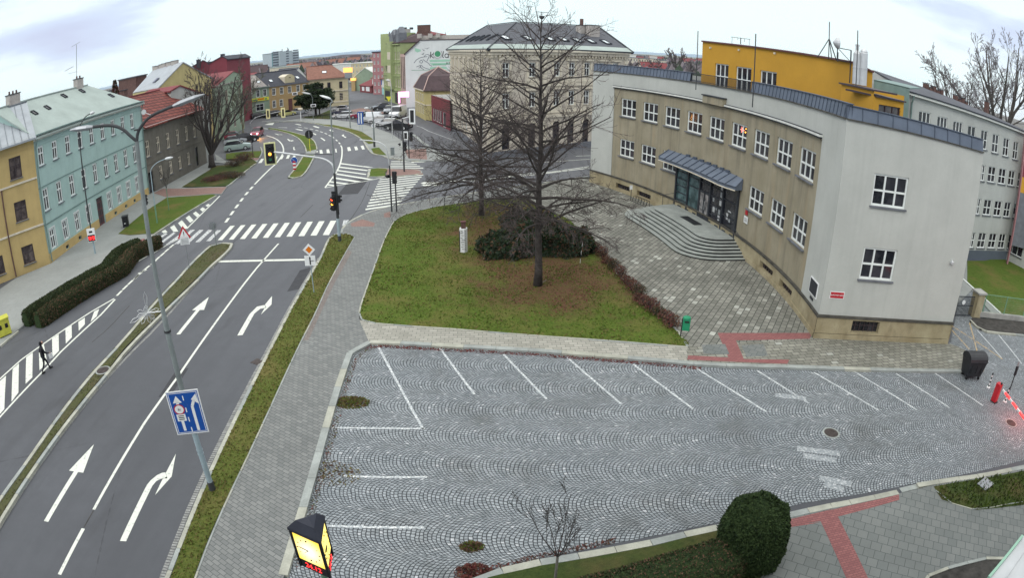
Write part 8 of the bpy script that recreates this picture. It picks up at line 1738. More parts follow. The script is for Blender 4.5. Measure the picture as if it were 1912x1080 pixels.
for y_,h_ in((520,.36),(570,.24)):b=MB('sign_white','sign_black');c_=Vector((Bp.x,Bp.y,HT(('e2',1262,y_),Bp)))+nv*.05;b.box(c_,(.72,.02,h_),an_,0);[b.bar(c_+nv*.015+xv*-.28+Vector((0,0,dz)),c_+nv*.015+xv*.28+Vector((0,0,dz)),.035,.01,1) for dz in((-.09,.0,.09) if h_>.3 else(-.04,.04))];b.build('text_plate',t)
t,Bp=post_sign('sign_post','grey post with a sign seen edge-on at the tip of the median',('e2',1728,600),('e2',1688,285),.045,mat='pole_grey');b=MB('steel');zc_=HT(('e2',1660,330),Bp);regpoly(b,(Bp.x-.1,Bp.y,zc_),(-.5,1),.34,16,0,0,.05);regpoly(b,(Bp.x-.1,Bp.y,zc_),(-.5,1),.34,16,0,0,.03);b.build('disc',t)
t,Bp=post_sign('keep_right_sign','blue round arrow sign on the tip of the grass median',('d4',335,425),('d4',300,170),.04);nr=(-Bp.x*.2,-Bp.y);zc_=HT(('d4',303,214),Bp);b=MB('sign_white','sign_blue');regpoly(b,(Bp.x,Bp.y,zc_),nr,.45,20,0,0,.05);regpoly(b,(Bp.x,Bp.y,zc_),nr,.41,20,0,1,.055);nv=Vector((*nr,0)).normalized();xv=Vector((0,0,1)).cross(nv);c_=Vector((Bp.x,Bp.y,zc_))+nv*.065;b.bar(c_+xv*-.22+Vector((0,0,.22)),c_+xv*.24+Vector((0,0,-.20)),.11,.01,0);b.build('disc',t)
b=MB('sign_red','sign_white');cb=Vector((Bp.x,Bp.y,0))+nv*.12;[b.box(cb+Vector((0,0,.4+k_*.22)),(.36,.08,.21),0,k_%2) for k_ in range(5)];b.build('striped_board',t)
t,Bp=post_sign('round_sign','dark round sign seen from behind on the grass median',('d2',640,1015),('d2',622,600),.045,mat='sign_yellow');zc_=HT(('d2',622,655),Bp);b=MB('sign_black','steel');regpoly(b,(Bp.x,Bp.y,zc_),(-Bp.x*.3,-Bp.y),.62,20,0,0,.05);nv=Vector((-Bp.x*.3,-Bp.y,0)).normalized();b.bar(Vector((Bp.x,Bp.y,zc_-.45))+nv*.08,Vector((Bp.x,Bp.y,zc_+.45))+nv*.08,.10,.04,1);b.build('disc',t)
t,Bp=post_sign('round_sign','small white ring sign on the footpath beside the parked cars',('d3',632,780),('d3',612,450),.05,mat='pole_grey');zc_=HT(('d3',612,482),Bp);b=MB('sign_white','sign_blue');regpoly(b,(Bp.x,Bp.y,zc_),(-.3,-1),.36,16,0,0,.05);regpoly(b,(Bp.x,Bp.y,zc_),(-.3,-1),.17,16,0,1,.06);b.build('disc',t)
for i,(x_,lb) in enumerate(((345,'left blue and white parking sign beside the red car'),(395,'right blue and white parking sign beside the red car'))):
 t,Bp=post_sign('parking_sign',lb,('d3',x_,590),('d3',x_-5,260),.03,group='blue parking signs');b=MB('sign_blue','sign_white');zc_=HT(('d3',x_-5,330),Bp);b.box((Bp.x,Bp.y-.1,zc_),(.62,.05,2.2),0,0);b.box((Bp.x-.05,Bp.y-.14,zc_),(.2,.04,1.9),0,1);b.build('panel',t)
t,Bp=post_sign('give_way_sign','yellow triangular sign at the foot of the lime house',('a7',682,730),('a7',682,655),.04);b=MB('sign_yellow');regpoly(b,(Bp.x,Bp.y,HT(('a7',682,665),Bp)),(0,-1),.9,3,-pi/2,0,.05);b.build('triangle',t)
t,Bp=post_sign('white_post','short white post with a pale top on the far footpath',('d2',452,385),('d2',432,130),.09,mat='sign_white');b=MB('trim_cream');b.lathe((Bp.x,Bp.y,HT(('d2',435,180),Bp)),[(.2,0),(.6,.3),(.5,.6)],10);b.build('top',t)
c=G(('d3',1005,1075),.1);b=MB('pole_grey','steel');h_=HT(('d3',1005,930),c);b.box((c.x,c.y,h_/2+.05),(.5,.35,h_),.3,0);b.box((c.x,c.y,h_+.06),(.6,.45,.06),.3,1);b.box((c.x-.0,c.y-.21,h_/2),(.02,.02,h_*.8),.3,1);tag(b.build('utility_cabinet'),'grey utility cabinet on the footpath by the crossing','cabinet')
rl=[G(p_,.1) for p_ in(('d2',480,328),('d2',700,336),('d2',1120,352),('d3',170,398),('d3',600,498),('d3',980,635),('d3',1190,780))];rl=resample(rl,2.5);rt=place('guard_rail','long dark railing curving between the parked cars and the footpath','railing',(rl[0].x,rl[0].y,.1));b=MB('pole_dark');[b.bar((p_.x,p_.y,.1),(p_.x,p_.y,1.0),.06) for p_ in rl];b.build('posts',rt);b=MB('pole_dark');[(b.bar((*rl[i],1.0),(*rl[i+1],1.0),.08),b.bar((*rl[i],.55),(*rl[i+1],.55),.05)) for i in range(len(rl)-1)];b.build('rails',rt)
c=G(('c6',1293,325),.14);t=place('litter_bin','green litter bin on a post at the corner of the lawn','bin',(c.x,c.y,.14));b=MB('pole_dark');b.tube([(c.x,c.y,.1),(c.x,c.y,1.15)],.03,8);b.build('post',t);b=MB('bin_green','sign_black');b.box((c.x+.22,c.y-.02,.82),(.38,.30,.62),-.2,0);b.tube([(c.x+.22,c.y-.02,1.13),(c.x+.22,c.y-.02,1.22),(c.x+.22,c.y-.02,1.27)],[.22,.2,.08],12,0);b.box((c.x+.20,c.y-.175,1.0),(.24,.02,.09),-.2,1);b.build('container',t,bevel=.02)
c=G(('b8',365,470),.02);t=place('waste_container','large black wheeled waste container with a domed lid beside the kerb','bin',(c.x,c.y,.02));an_=R(-8);H_=HT(('b8',385,300),c)
b=MB('bin_black');M_=Matrix.Rotation(an_,3,'Z')
def T_(x,y,z):q_=M_@Vector((x,y,0));return(c.x+q_.x,c.y+q_.y+.25,z)
lo=[T_(-.55,-.38,.22),T_(.55,-.38,.22),T_(.55,.38,.22),T_(-.55,.38,.22)];up_=[T_(-.68,-.5,1.12),T_(.68,-.5,1.12),T_(.68,.5,1.12),T_(-.68,.5,1.12)]
for i in range(4):b.poly([lo[i],lo[(i+1)%4],up_[(i+1)%4],up_[i]])
b.poly(lo);b.box(T_(0,0,1.13),(1.44,1.08,.06),an_);[b.box(T_(x_,-.46,.75),(.05,.06,.6),an_) for x_ in(-.4,0,.4)];b.build('body',t,bevel=.02)
b=MB('bin_black');n=9
for i in range(n):a,a2_=pi*i/n,pi*(i+1)/n;P_=lambda x,t_:T_(x,-.52*cos(t_),1.16+.34*sin(t_));b.poly([P_(-.7,a),P_(.7,a),P_(.7,a2_),P_(-.7,a2_)])
for x_ in(-.7,.7):b.poly([T_(x_,-.52*cos(pi*i/n),1.16+.34*sin(pi*i/n)) for i in range(n+1)])
b.build('lid',t)
for x_,y_ in((-.48,-.3),(.48,-.3),(-.48,.3),(.48,.3)):b=MB('rubber','steel');b.tube([T_(x_-.03,y_,.11),T_(x_+.03,y_,.11)],.1,12);b.bar(T_(x_,y_,.11),T_(x_,y_,.25),.06,.04,1);b.build('wheel',t)
c=G(('e1',85,465),.1);t=place('waste_bin','yellow waste bin at the left edge beside the hedge end','bin',(c.x,c.y,.1));H_=1.35;b=MB('bin_yellow','sign_black');b.box((c.x-.38,c.y+.2,.70),(1.15,.75,1.05),R(55),0);[b.box((c.x-.38+x_*.57,c.y+.2+x_*.82-.0,.7),(.5,.03,.8),R(55),0) for x_ in(0,)];nq=Vector((sin(R(55)),-cos(R(55)),0));tx=Vector((cos(R(55)),sin(R(55)),0));cc=Vector((c.x-.38,c.y+.2,.8))+nq*.385;[b.box(cc+tx*u_,(.26,.02,.3),R(55),1) for u_ in(-.28,.28)];b.build('body',t,bevel=.03);b=MB('bin_yellow');b.box((c.x-.38,c.y+.2,1.28),(1.25,.85,.12),R(55));b.build('lid',t,bevel=.04)
c=G(('e2',430,330),.12);t=place('black_bin','black bin at the edge of the pavement by the mint house','bin',(c.x,c.y,.12));b=MB('bin_black','sign_white');b.box((c.x,c.y,.62),(.62,.7,.95),.5,0);b.box((c.x+.15,c.y-.37,.5),(.14,.02,.1),.5,1);b.build('body',t,bevel=.03);b=MB('bin_black');b.box((c.x,c.y,1.15),(.72,.8,.1),.5);b.build('lid',t,bevel=.02)
c=G(('b7',937,455),.15);t=place('info_post','white block with black lettering and a dark red top on the lawn','post',(c.x,c.y,.15));z1_=HT(('b7',935,275),c);z2_=HT(('b7',935,228),c)
b=MB('sign_white');b.prism([(c.x-.24,c.y-.2),(c.x+.1,c.y-.3),(c.x+.27,c.y-.1),(c.x+.27,c.y+.22),(c.x-.24,c.y+.22)],.15,z1_);b.build('block',t,bevel=.02)
b=MB('sign_black');rg=random.Random(4)
for k_ in range(9):z=z1_-.12-k_*(z1_-.35)/9;x0_=c.x-.18+rg.uniform(0,.1);b.bar((x0_,c.y-.27-.0,z),(x0_+rg.uniform(.12,.3),c.y-.31,z+rg.uniform(-.08,.08)),.035,.02);b.bar((c.x+.12+rg.uniform(-.02,.05),c.y-.285,z),(c.x+.2,c.y-.2,z-.08),.03,.02)
b.bar((c.x-.235,c.y-.215,.2),(c.x-.235,c.y-.215,z1_-.15),.05,.03);b.build('lettering',t)
b=MB('brick_dark','wood_brown');b.box((c.x+.02,c.y,(z1_+z2_)/2),(.30,.26,z2_-z1_),.2,0);b.box((c.x+.02,c.y,z2_+.03),(.36,.32,.06),.2,1);b.build('top',t)
f_=lambda s,o,z:F.pt(U(s),z,o);t=place('bicycle_rack','low black bicycle rack with a small white sign against the school plinth','bicycle rack',f_(21,1.0,.12));b=MB('black_plastic')
for k_ in range(6):s_=22.1-k_*.46;b.tube([f_(s_,.75,.14),f_(s_,.75,.62),f_(s_-.12,1.1,.62),f_(s_-.12,1.25,.14)],.022,6)
b.tube([f_(22.1,.75,.62),f_(19.8,.75,.62)],.022,6);b.tube([f_(22.1,1.25,.14),f_(19.6,1.25,.14)],.022,6);b.build('hoops',t);b=MB('sign_white','black_plastic');b.bar(f_(22.3,1.2,.12),f_(22.3,1.2,1.5),.05,.05,1);b.bar(f_(22.3,1.24,1.2),f_(22.3,1.24,1.6),.26,.03);b.build('sign',t)
c=G(('b2',1016,790),.15);b=MB('pole_dark','sign_white');zt_=HT(('b2',1030,620),c);[b.tube([(c.x+.02*k_,c.y,.15+(zt_-.15)*k_/6),(c.x+.02*(k_+1),c.y,.15+(zt_-.15)*(k_+1)/6)],.014,5,k_%2) for k_ in range(6)];tag(b.build('marker_stake'),'thin black and white stake standing in the leaf litter','stake')
c=G(('b2',778,890),.2);b=MB('bark_pale');b.tube([(c.x-.12,c.y-.1,.2),(c.x,c.y,.26),(c.x+.14,c.y+.12,.32)],[.03,.025,.01],6);tag(b.build('stone'),'pale piece of wood lying beside the straight trunk','stick')
c=G(('b8',495,605),.02);bt=place('barrier','red barrier post with a glowing red and white boom at the right edge','barrier',(c.x,c.y,.02));H_=HT(('b8',520,495),c);b=MB('sign_red','sign_black');b.box((c.x+.02,c.y+.05,H_/2),(.36,.34,H_),.3,0);b.box((c.x,c.y,.03),(.42,.4,.05),.3,1);b.box((c.x+.05,c.y-.08,H_+.05),(.1,.1,.12),.3,1);b.build('post',bt,bevel=.02)
e1=AT(('b8',700,740),1);v1_=ray(('b8',665,700));zB=H_*.86;q1=G(('b8',548,535),zB);q2=G(('b8',720,770),zB);b=MB('led_red','sign_white');n=12
for k_ in range(n):a_,c2_=q1.lerp(q2,k_/n),q1.lerp(q2,(k_+1)/n);b.bar((*a_,zB),(*c2_,zB),.07,.10,0 if k_%3 else 1)
b.build('boom',bt)
for p0,p1_,lb in((('b8',462,520),('b8',478,430),'black and white striped bollard nearest the waste container'),(('b8',560,605),('b8',585,520),'black and white striped bollard behind the barrier boom')):
 c=G(p0,.02);h_=HT(p1_,c);t=place('striped_bollard',lb,'bollard',(c.x,c.y,.02),'striped bollards');b=MB('sign_black','sign_white');b.lathe((c.x,c.y,.0),[(.13,0),(.13,.05),(.05,.07)],12,1);[b.tube([(c.x,c.y,.06+(h_-.06)*k_/7),(c.x,c.y,.06+(h_-.06)*(k_+1)/7)],.045,10,k_%2) for k_ in range(7)];b.build('post',t)
c=G(('b8',585,545),.02);h_=HT(('b8',637,370),c);t=place('card_reader','tall thin dark card reader post with a long head beside the barrier','post',(c.x,c.y,.02));b=MB('sign_black','sign_grey');b.tube([(c.x,c.y,0),(c.x,c.y,h_*.75)],.035,8);b.build('post',t);b=MB('sign_black','sign_grey');b.box((c.x,c.y,h_*.72),(.22,.14,h_*.32),.3,0);b.box((c.x,c.y,h_*.96),(.16,.1,.3),.3,1);b.build('head',t,bevel=.03)
# ---- three-sided clock at the lower left
CK=G(('px',604,1120),.1);CK=CK;zt_,zb_=4.0,2.9
ckd=AT(('px',600,1060),8.2);CKp=ckd;ck=place('street_clock','three-sided street clock glowing yellow with red digits, at the bottom edge','clock',(CKp.x,CKp.y,0))
def atp(p,d):v_=AT(p,d);return Vector((v_.x,v_.y,HT(p,v_)))
dl,dm,dr_=8.45,7.95,8.55
TL,TM_,TR=atp(('c1',335,600),dl),atp(('c1',628,705),dm),atp(('c1',665,470),dr_)
zt_=(TL.z+TM_.z)/2;hC=.98
for v_ in(TL,TM_,TR):v_.z=zt_
BLp,BMp,BRp=[Vector((v_.x,v_.y,zt_-hC)) for v_ in(TL,TM_,TR)]
ctr=(TL+TM_+TR)/3;CKp=Vector((ctr.x,ctr.y));ck.location=(ctr.x,ctr.y,0)
b=MB('black_plastic','slate_dark');
for a,c_,d,e in((TL,TM_,BMp,BLp),(TM_,TR,BRp,BMp),(TR,TL,BLp,BRp)):b.poly([a,c_,d,e])
b.poly([BLp,BMp,BRp]);rtop=ctr+Vector((0,0,.30));E3=[p_+(p_-ctr).normalized()*.05+Vector((0,0,.03)) for p_ in(TL,TM_,TR)]
for i in range(3):
 a,c_=E3[i],E3[(i+1)%3];m1,m2=a.lerp(rtop,.45)+Vector((0,0,.07)),c_.lerp(rtop,.45)+Vector((0,0,.07));b.poly([a,c_,m2,m1],1);b.poly([m1,m2,rtop],1);b.poly([a-Vector((0,0,.06)),c_-Vector((0,0,.06)),c_,a],1)
for a,c_ in((TM_,BMp),(TL,BLp),(TR,BRp)):b.bar(a,c_,.045,.045,0)
b.build('housing',ck)
k=MB_('clock_dial');s_=k.n('ShaderNodeVectorMath',operation='DISTANCE');k.l(k.obj,s_.inputs[0]);fc_=(TL+TM_)/2-Vector((0,0,.42));s_.inputs[1].default_value=tuple(fc_);e_=k.mix(k.ramp(s_.outputs['Value'],.05,.40),(1,.97,.80),(1,.66,.06));k.l(e_,k.b.inputs['Emission Color']);k.b.inputs['Emission Strength'].default_value=1.25;k.col((.5,.4,.1))
for a,c_,nm in((TL,TM_,0),(TM_,TR,1)):
 x_=(c_-a).normalized();nrm=x_.cross(Vector((0,0,1)));nrm=nrm if nrm.dot(Vector((-ctr.x,-ctr.y,0)))>0 or nm else-nrm
 if nm==1:nrm=Vector((x_.y,-x_.x,0));nrm=nrm if nrm.dot(a-ctr)>0 else-nrm
 W_=(c_-a).length;Q=lambda u,z,o=.01:a+x_*u*W_+Vector((0,0,z))+nrm*o
 g=MB('clock_dial' if nm==0 else 'clock_face');g.poly([Q(.06,-.74),Q(.94,-.74),Q(.94,-.06),Q(.06,-.06)]);dl_=g.build('dial',ck)
 g=MB('sign_black');cx0,cz0,R0_=.5,-.40,.27
 for h_ in range(12):
  an_=h_*pi/6;u_=lambda r_:(cx0+r_*sin(an_)/W_,cz0+r_*cos(an_));g.bar(Q(*u_(R0_*.86),.014),Q(*u_(R0_*1.0),.014),.018 if h_%3 else .03,.004)
 for ang_,ln_,w_ in((R(232),.13,.024),(R(274),.21,.018)):g.bar(Q(cx0,cz0,.016),Q(cx0+ln_*sin(ang_)/W_,cz0+ln_*cos(ang_),.016),w_,.004)
 g.build('hands',dl_)
 mm=facing(Q(.5,-.86,.016),nrm);text('24.12',ck,.17,mm,'led_red',.002,'digits')
b=MB('pole_green');b.tube([(ctr.x,ctr.y,0),(ctr.x,ctr.y,zt_-hC)],.06,10);b.build('pole',ck)
zl_=10.6;lp=[G(p_,zl_) for p_ in(('c4',1892,668),('c4',1600,1028),('c4',1500,1150),('c4',2300,1250),('c4',2250,500))];b=MB('steel_light','sign_mint');b.prism([tuple(v_) for v_ in lp],zl_-.35,zl_,0,0);b.bar((*lp[0],zl_+.01),(*lp[1],zl_+.01),.03,.03,1);b.bar((*G(('c4',1907,800),zl_),zl_+.008),(*G(('c4',1750,1030),zl_),zl_+.008),.012,.012,0);tag(b.build('roof_ledge'),'pale sheet metal ledge in the bottom right corner','ledge')
nb=place('camera_building','tall plain building behind the camera on whose wall it hangs','building',(12,-6,0));b=MB('render_grey','slate');b.box((14,-8.2,8.5),(46,15,17));b.box((14,-8.2,17.1),(46.6,15.6,.2),0,1);b.build('wall',nb)
# ------------------------------------------------------------------ vehicles
def make_car(paint,kind='hatch',name='parked_car',label='',group='parked cars',lit=False,parts=True):
 t=empty(name,(0,0,0),0,label,'car' if kind!='van' else 'van',group)
 S_={'hatch':(4.2,.88,[(-2.1,.50,.62,.62,.0),(-2.02,.30,.74,.80,.0),(-1.15,.20,.93,.88,.0),(-.95,.20,.96,.88,.0),(-.15,.20,.96,.88,.50),(.2,.20,.97,.88,.52),(1.35,.20,.98,.88,.47),(1.95,.22,.95,.84,.0),(2.1,.42,.80,.74,.0)]),'suv':(4.5,.92,[(-2.25,.52,.72,.68,.0),(-2.18,.34,.88,.84,.0),(-1.2,.26,1.05,.92,.0),(-.95,.26,1.08,.92,.0),(-.3,.26,1.08,.92,.55),(.2,.26,1.08,.92,.60),(1.6,.26,1.10,.92,.54),(2.12,.28,1.08,.86,.0),(2.25,.48,.90,.78,.0)]),'wagon':(4.7,.90,[(-2.35,.50,.64,.64,.0),(-2.25,.30,.76,.82,.0),(-1.25,.20,.93,.90,.0),(-1.0,.20,.96,.90,.0),(-.2,.20,.96,.90,.48),(.3,.20,.97,.90,.50),(1.9,.20,.98,.90,.45),(2.28,.22,.96,.86,.0),(2.35,.42,.80,.78,.0)]),'van':(5.0,1.0,[(-2.5,.55,.85,.80,.0),(-2.42,.34,1.05,.94,.0),(-1.9,.26,1.2,1.0,.0),(-1.75,.26,1.22,1.0,.0),(-1.1,.26,1.22,1.0,.82),(-.6,.26,1.24,1.0,.90),(2.3,.26,1.24,1.0,.88),(2.48,.26,1.22,.97,.80),(2.5,.42,1.1,.95,.6)])}[kind]
 Ln,Wd,st=S_;body=MB(paint,'black_plastic');gl=MB('car_glass')
 def sec(x,zs,zb,w_,hr):
  wt=w_*(1-.24*min(1,hr/.5)) if hr>.05 else w_*.86;zt=zb+hr
  return[(x,w_*.96,zs),(x,w_,(zs+zb)/2),(x,w_*.97,zb),(x,wt,zt+(0 if hr>.05 else .02)),(x,0,zt+(.05 if hr>.05 else .05))]
 secs=[sec(*s) for s in st]
 for i in range(len(secs)-1):
  for sd in(1,-1):
   for j in range(4):
    a,c,d,e=secs[i][j],secs[i+1][j],secs[i+1][j+1],secs[i][j+1];pts=[(p[0],p[1]*sd,p[2]) for p in(a,c,d,e)]
    if sd<0:pts.reverse()
    hi,hj=st[i][4],st[i+1][4];cabin=hi>.05 or hj>.05
    if j==2 and cabin:
     if kind=='van' and st[i][0]>-.7:body.poly(pts)
     else:gl.poly(pts)
    elif j==3 and cabin and(hi<.05 or hj<.05):gl.poly(pts)
    else:body.poly(pts)
 for s_,rv in((secs[0],1),(secs[-1],0)):
  pts=s_+[(p[0],-p[1],p[2]) for p in reversed(s_[:-1])];body.poly(pts if not rv else list(reversed(pts)))
 body.box((0,0,.30),(Ln*.96,Wd*1.7,.16),0,1);
 for x in(-Ln*.02,Ln*.2):
  for sd in(1,-1):body.bar((x,sd*Wd*.99,.35),(x,sd*Wd*.975,st[4][2]),.012,.012,1)
 for sd in(1,-1):body.box((-.62*Ln/4.2,sd*(Wd+.08),st[4][2]+.05),(.12,.16,.12),0,0)
 bo=body.build('body',t,smooth=False);gl.build('windows',t)
 wb=Ln*.30
 for x in(-wb,wb*1.0):
  for sd in(1,-1):
   g=MB('rubber','steel_light');g.tube([(x,sd*(Wd-.20),.33),(x,sd*(Wd+.012),.33)],.335,16,0);g.tube([(x,sd*(Wd+.013),.33),(x,sd*(Wd+.022),.33)],.21,10,1);g.build('wheel',t)
 xf,xr=st[1][0],st[-2][0];zf=st[1][2]-.12
 for sd in(1,-1):
  g=MB('headlight_lit' if lit else 'glass_sky');g.box((xf-.03,sd*Wd*.66,zf),(.10,Wd*.34,.15));g.build('headlight',t)
  g=MB('sign_red');g.box((xr+.03,sd*Wd*.78,st[-2][2]-.18),(.1,Wd*.18,.26));g.build('tail_light',t)
 g=MB('sign_white');g.box((xf-.09,0,.48),(.02,.5,.11));g.build('number_plate',t);g=MB('sign_white');g.box((xr+.13,0,.62),(.02,.5,.11));g.build('number_plate',t)
 return t
protos={}
def car(paint,kind,p_,az,label,lit=False,dist=None,name='parked_car',group='parked cars',k=1):
 key=(paint,kind,lit)
 if key not in protos:protos[key]=make_car(paint,kind,name,label,group,lit);o=protos[key]
 else:o=copy_tree(protos[key]);o['label']=label
 o['group']=group
 v=G(p_,.02) if dist is None else AT(p_,dist);o.location=(v.x,v.y,.02);o.rotation_euler=(0,0,az);o.scale=(k,k,k);return o
def az2(a,b):"nose towards a, tail towards b";a,b=G(a),G(b);return math.atan2(b.y-a.y,b.x-a.x)
def perp(p_,flip=0,tw=0):v=G(p_);return math.atan2(v.y,v.x)-pi/2+(pi if flip else 0)+tw
car('car_mint','suv',('d1',690,868),perp(('d1',690,868),1,-.06),'pale mint parked car seen side-on at the front of the left row')
car('car_silver','hatch',('d1',650,740),perp(('d1',650,740),1,-.1),'silver parked car right behind the pale mint one')
car('car_red','hatch',('d1',640,640),perp(('d1',640,640),1,-.1),'dark red parked car at the back of the left row')
car('car_black','suv',('d1',870,700),perp(('d1',870,700),1,.2),'black parked car just right of the slim greenish tree trunk')
car('car_silver','suv',('d1',470,330),perp(('d1',470,330),1,.0),'silver parked car in front of the dull green house')
car('car_red','suv',('d1',1085,590),perp(('d1',1085,590),0,0)+R(75),'dark red car with glowing pink headlights driving out by the left bend',lit=True,name='moving_car',group='moving cars')
car('car_yellow','hatch',('d8',925,440),perp(('d8',925,440),1,.3),'pale yellow parked car in front of the ochre house')
car('car_black','hatch',('d8',640,460),perp(('d8',640,460),1,.3),'black parked car in front of the sage green shop')
car('car_black','wagon',('d8',430,480),perp(('d8',430,480),1,.3),'black parked estate car left of the other black one')
car('car_navy','wagon',('d8',750,440),perp(('d8',750,440),1,.3),'dark blue parked car between the black and the yellow cars')
car('car_silver','hatch',('d8',1150,405),perp(('d8',1150,405),1,.3),'silver parked car in front of the dark brown door')
car('car_white','hatch',('d2',1245,195),perp(('d2',1245,195),0,-.2),'white parked hatchback at the foot of the cream house')
car('car_navy','hatch',('d2',1250,260),perp(('d2',1250,260),0,-.2),'dark blue parked car between two white cars by the railing')
car('car_white','wagon',('d2',1300,330),perp(('d2',1300,330),0,-.15),'white parked estate car nearest the railing on the left')
car('car_red','hatch',('d3',340,330),perp(('d3',340,330),0,-.2),'red parked car behind the blue parking signs')
car('car_white','van',('d3',545,405),perp(('d3',545,405),0,-.3),'white parked van right of the blue parking signs',k=.92)
car('car_white','hatch',('d3',730,430),perp(('d3',730,430),0,-.35),'white parked hatchback in the middle of the row by the railing')
car('car_white','wagon',('d3',880,490),perp(('d3',880,490),0,-.4),'white parked estate car next to the large black car')
car('car_black','suv',('d3',1120,560),perp(('d3',1120,560),0,-.45),'large black parked car at the right end of the row',k=1.12)
car('car_white','van',('d3',1120,315),perp(('d3',1120,315),0,0)+R(70),'white van with a high roof facing the camera behind the row',k=1.15)
car('car_silver','suv',('d3',930,225),perp(('d3',930,225),0,0)+R(80),'silver parked car left of the high white van')
car('car_black','suv',('d3',760,165),perp(('d3',760,165),0,0)+R(30),'black car standing alone on the brown surface')
# ------------------------------------------------------------------ the person on the hatched area
def skin_mesh(name,verts,edges,radii,mat,parent,root=0,sub=2):
 me=bpy.data.meshes.new(name);me.from_pydata(verts,edges,[]);me.materials.append(MT[mat]);o=bpy.data.objects.new(name,me);COL.objects.link(o)
 if parent is not None:o.parent=parent
 bpy.context.view_layer.objects.active=o
 m=o.modifiers.new('skin','SKIN');m.use_smooth_shade=True
 for i,r_ in enumerate(radii):me.skin_vertices[0].data[i].radius=(r_,r_) if isinstance(r_,(int,float)) else r_
 me.skin_vertices[0].data[root].use_root=True
 s=o.modifiers.new('sub','SUBSURF');s.levels=sub;s.render_levels=sub
 dg=bpy.context.evaluated_depsgraph_get();nm_=bpy.data.meshes.new_from_object(o.evaluated_get(dg));o.modifiers.clear();o.data=nm_;nm_.name=name
 if not nm_.materials:nm_.materials.append(MT[mat])
 return o
feet=G(('e1',592,900),.01);hz=HT(('e1',505,545),feet)
pr=empty('person',(feet.x,feet.y,0),R(62),'person in a dark hooded coat striding across the hatched marking with a white bag','person')
k_=1.0;H=1.74
v=[(0,0,.93),(.03,0,1.10),(.06,0,1.28),(.08,0,1.42),(.10,0,1.50),(.12,0,1.60),(.125,0,1.70),(0,.10,.90),(.20,.10,.52),(.28,.10,.10),(.42,.11,.05),(0,-.10,.90),(-.08,-.10,.50),(-.34,-.10,.14),(-.24,-.10,.04),(.07,.19,1.39),(-.05,.24,1.12),(.08,.25,.90),(.12,.25,.83),(.07,-.19,1.39),(.16,-.24,1.13),(.36,-.23,1.02),(.43,-.22,1.01)]
e=[(0,1),(1,2),(2,3),(3,4),(4,5),(5,6),(0,7),(7,8),(8,9),(9,10),(0,11),(11,12),(12,13),(13,14),(3,15),(15,16),(16,17),(17,18),(3,19),(19,20),(20,21),(21,22)]
r_=[.13,.125,.145,.12,.055,.095,.08,.10,.068,.045,.038,.10,.068,.045,.036,.06,.048,.036,.03,.06,.048,.036,.03]
body=skin_mesh('body',v,e,r_,'trousers',pr)
coat=skin_mesh('coat',[(0,0,.78),(.02,0,.98),(.05,0,1.22),(.08,0,1.40),(.09,0,1.47),(.07,.20,1.38),(-.05,.25,1.12),(.07,.26,.94),(.07,-.20,1.38),(.16,-.25,1.13),(.32,-.24,1.04)],[(0,1),(1,2),(2,3),(3,4),(3,5),(5,6),(6,7),(3,8),(8,9),(9,10)],[(.20,.17),(.17,.16),(.18,.15),.135,.08,.078,.062,.052,.078,.062,.052],'coat',pr)
hood=skin_mesh('hood',[(.08,0,1.50),(.09,0,1.60),(.10,0,1.70),(.12,0,1.745)],[(0,1),(1,2),(2,3)],[.09,.118,.105,.06],'coat',pr)
b=MB('skin','hair');b.tube([(.205,0,1.55),(.225,0,1.60),(.225,0,1.66),(.20,0,1.71)],[.04,.06,.062,.04],10);b.tube([(.275,0,1.60),(.295,0,1.605),(.28,0,1.635)],[.014,.016,.01],6);b.build('face',pr,smooth=True)
for sd in(1,-1):
 g=MB('hair');g.box((.283,sd*.026,1.648),(.008,.018,.008));g.build('eye',pr)
def hand(base,d,up,sd):
 base=Vector(base);d=Vector(d).normalized();up=Vector(up).normalized();x=d.cross(up);vs=[tuple(base)];es=[];rs=[.026];vs.append(tuple(base+d*.05));es.append((0,1));rs.append(.034)
 for i,(o,l) in enumerate(((-.03,.068),(-.01,.078),(.01,.072),(.03,.056))):
  n=len(vs);vs+=[tuple(base+d*.075+x*o),tuple(base+d*(.075+l*.5)+x*o-up*.01),tuple(base+d*(.075+l*.8)+x*o-up*.035)];es+=[(1,n),(n,n+1),(n+1,n+2)];rs+=[.0095,.0085,.007]
 n=len(vs);vs+=[tuple(base+d*.035+x*.035*sd),tuple(base+d*.065+x*.06*sd-up*.012)];es+=[(1,n),(n,n+1)];rs+=[.011,.009];return skin_mesh('hand',vs,es,rs,'skin',pr,0,1)
hand((.13,.25,.83),(.25,0,-1),(1,0,.2),1);hand((.43,-.22,1.01),(1,0,-.25),(0,0,1),-1)
for x_,y_,z_ in((.34,.105,.05),(-.30,-.10,.06)):g=MB('rubber');g.box((x_+.02,y_,z_),(.27,.095,.09));g.build('shoe',pr,bevel=.03)
bg_=MB('sign_white','steel');bg_.box((.50,-.22,.80),(.26,.09,.26));bg_.tube([(.44,-.22,.93),(.48,-.22,1.0),(.56,-.22,.93)],.008,6,1);ob=bg_.build('carrier_bag');ob.parent=None;M_=Matrix.Translation((feet.x,feet.y,0))@Matrix.Rotation(R(62),4,'Z');ob.matrix_world=M_;tag(ob,'small white carrier bag held by the walking person','bag')
for nm,p_,z_,en,col_,r_ in(('indicator_light',('d1',1110,640),.8,260,(1,.42,.08),.15),('headlight_glow',('d1',1120,560),1.0,160,(1,.45,.95),.12),('boom_light',('b8',640,720),1.3,90,(1,.06,.05),.3)):
 ld=bpy.data.lights.new(nm,'POINT');lo_=bpy.data.objects.new(nm,ld);COL.objects.link(lo_);v=G(p_,0);lo_.location=(v.x,v.y,z_);ld.energy=en;ld.color=col_;ld.shadow_soft_size=r_
from mathutils import noise as _n
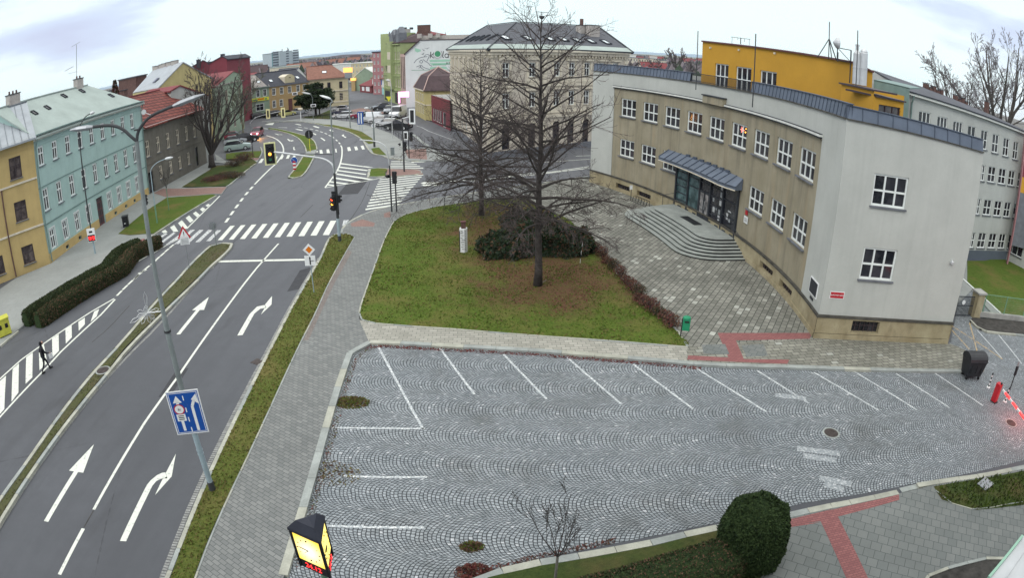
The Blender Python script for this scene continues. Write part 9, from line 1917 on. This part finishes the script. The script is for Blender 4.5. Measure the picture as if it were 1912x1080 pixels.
def noise_(v):return _n.noise(Vector((v.x*.006,v.y*.006,3)))+.18
# ------------------------------------------------------------------ houses and woods in the far valley
rg=random.Random(91);hm_=[('trim_cream','roof_maroon'),('render_blush','roof_orange'),('trim_white','slate'),('render_ochre','roof_brown')]
for i in range(30):
 x_=rg.uniform(430,720) if i%4 else rg.uniform(1165,1300);d_=rg.uniform(240,900);v=AT((x_,130),d_)
 if abs(x_-533)<32 and d_>380:d_=350;v=AT((x_,130),d_)
 t=place('far_house','small house among many in the far valley','house',(v.x,v.y,0),'small houses in the far valley');w_,l_,h_=rg.uniform(8,11),rg.uniform(10,18),rg.uniform(4,8);a_=rg.uniform(-.5,.5);FF=Flat(v,v+Vector((cos(a_),sin(a_)))*l_);wm_,rm_=hm_[i%4]
 shell(t,FF,w_,h_,wm_,[],gable=h_+w_*.4);gable_roof(t,FF,w_,h_,h_+w_*.4,rm_,.4)
 [(fbox(g:=MB('glass'),FF,l_*(k_+.3)/4,l_*(k_+.7)/4,z0_,z0_+1.4,.0,.06),g.build('window',t)) for k_ in range(4) for z0_ in((1.2,4.4) if h_>6.2 else(1.2,))]
b=MB('hill_wood','twig_far','leaf_yew')
for i in range(6000):
 d_=230+1100*rg.random()**.8;x_=rg.uniform(150,760) if rg.random()<.62 else rg.uniform(1120,1420);v=AT((x_,130),d_)
 if noise_(v)<.0:continue
 s=rg.uniform(2.0,4.5);h=rg.uniform(5,11);n0=len(b.v);mi=rg.choice((0,0,1,1,2));pts=[(v.x+s*cos(k_*pi/3)*rg.uniform(.7,1.2),v.y+s*sin(k_*pi/3)*rg.uniform(.7,1.2),h*rg.uniform(.4,.7)) for k_ in range(6)]
 for k_ in range(6):q_=pts[(k_+1)%6];b.poly([pts[k_],q_,(v.x,v.y,h)],mi);b.poly([(v.x,v.y,0),q_,pts[k_]],mi)
stuff(b.build('distant_wood'))
# ------------------------------------------------------------------ damp morning air
k=bpy.data.materials.new('haze_air');k.use_nodes=True;t_=k.node_tree;t_.nodes.clear()
o_=t_.nodes.new('ShaderNodeOutputMaterial');v_=t_.nodes.new('ShaderNodeVolumePrincipled');v_.inputs['Color'].default_value=(.95,.98,1,1);v_.inputs['Density'].default_value=5e-5;v_.inputs['Anisotropy'].default_value=0
t_.links.new(v_.outputs[0],o_.inputs['Volume'])
b=MB(k);b.box((0,3300,60),(15000,7400,205));hz_=stuff(b.build('haze'))
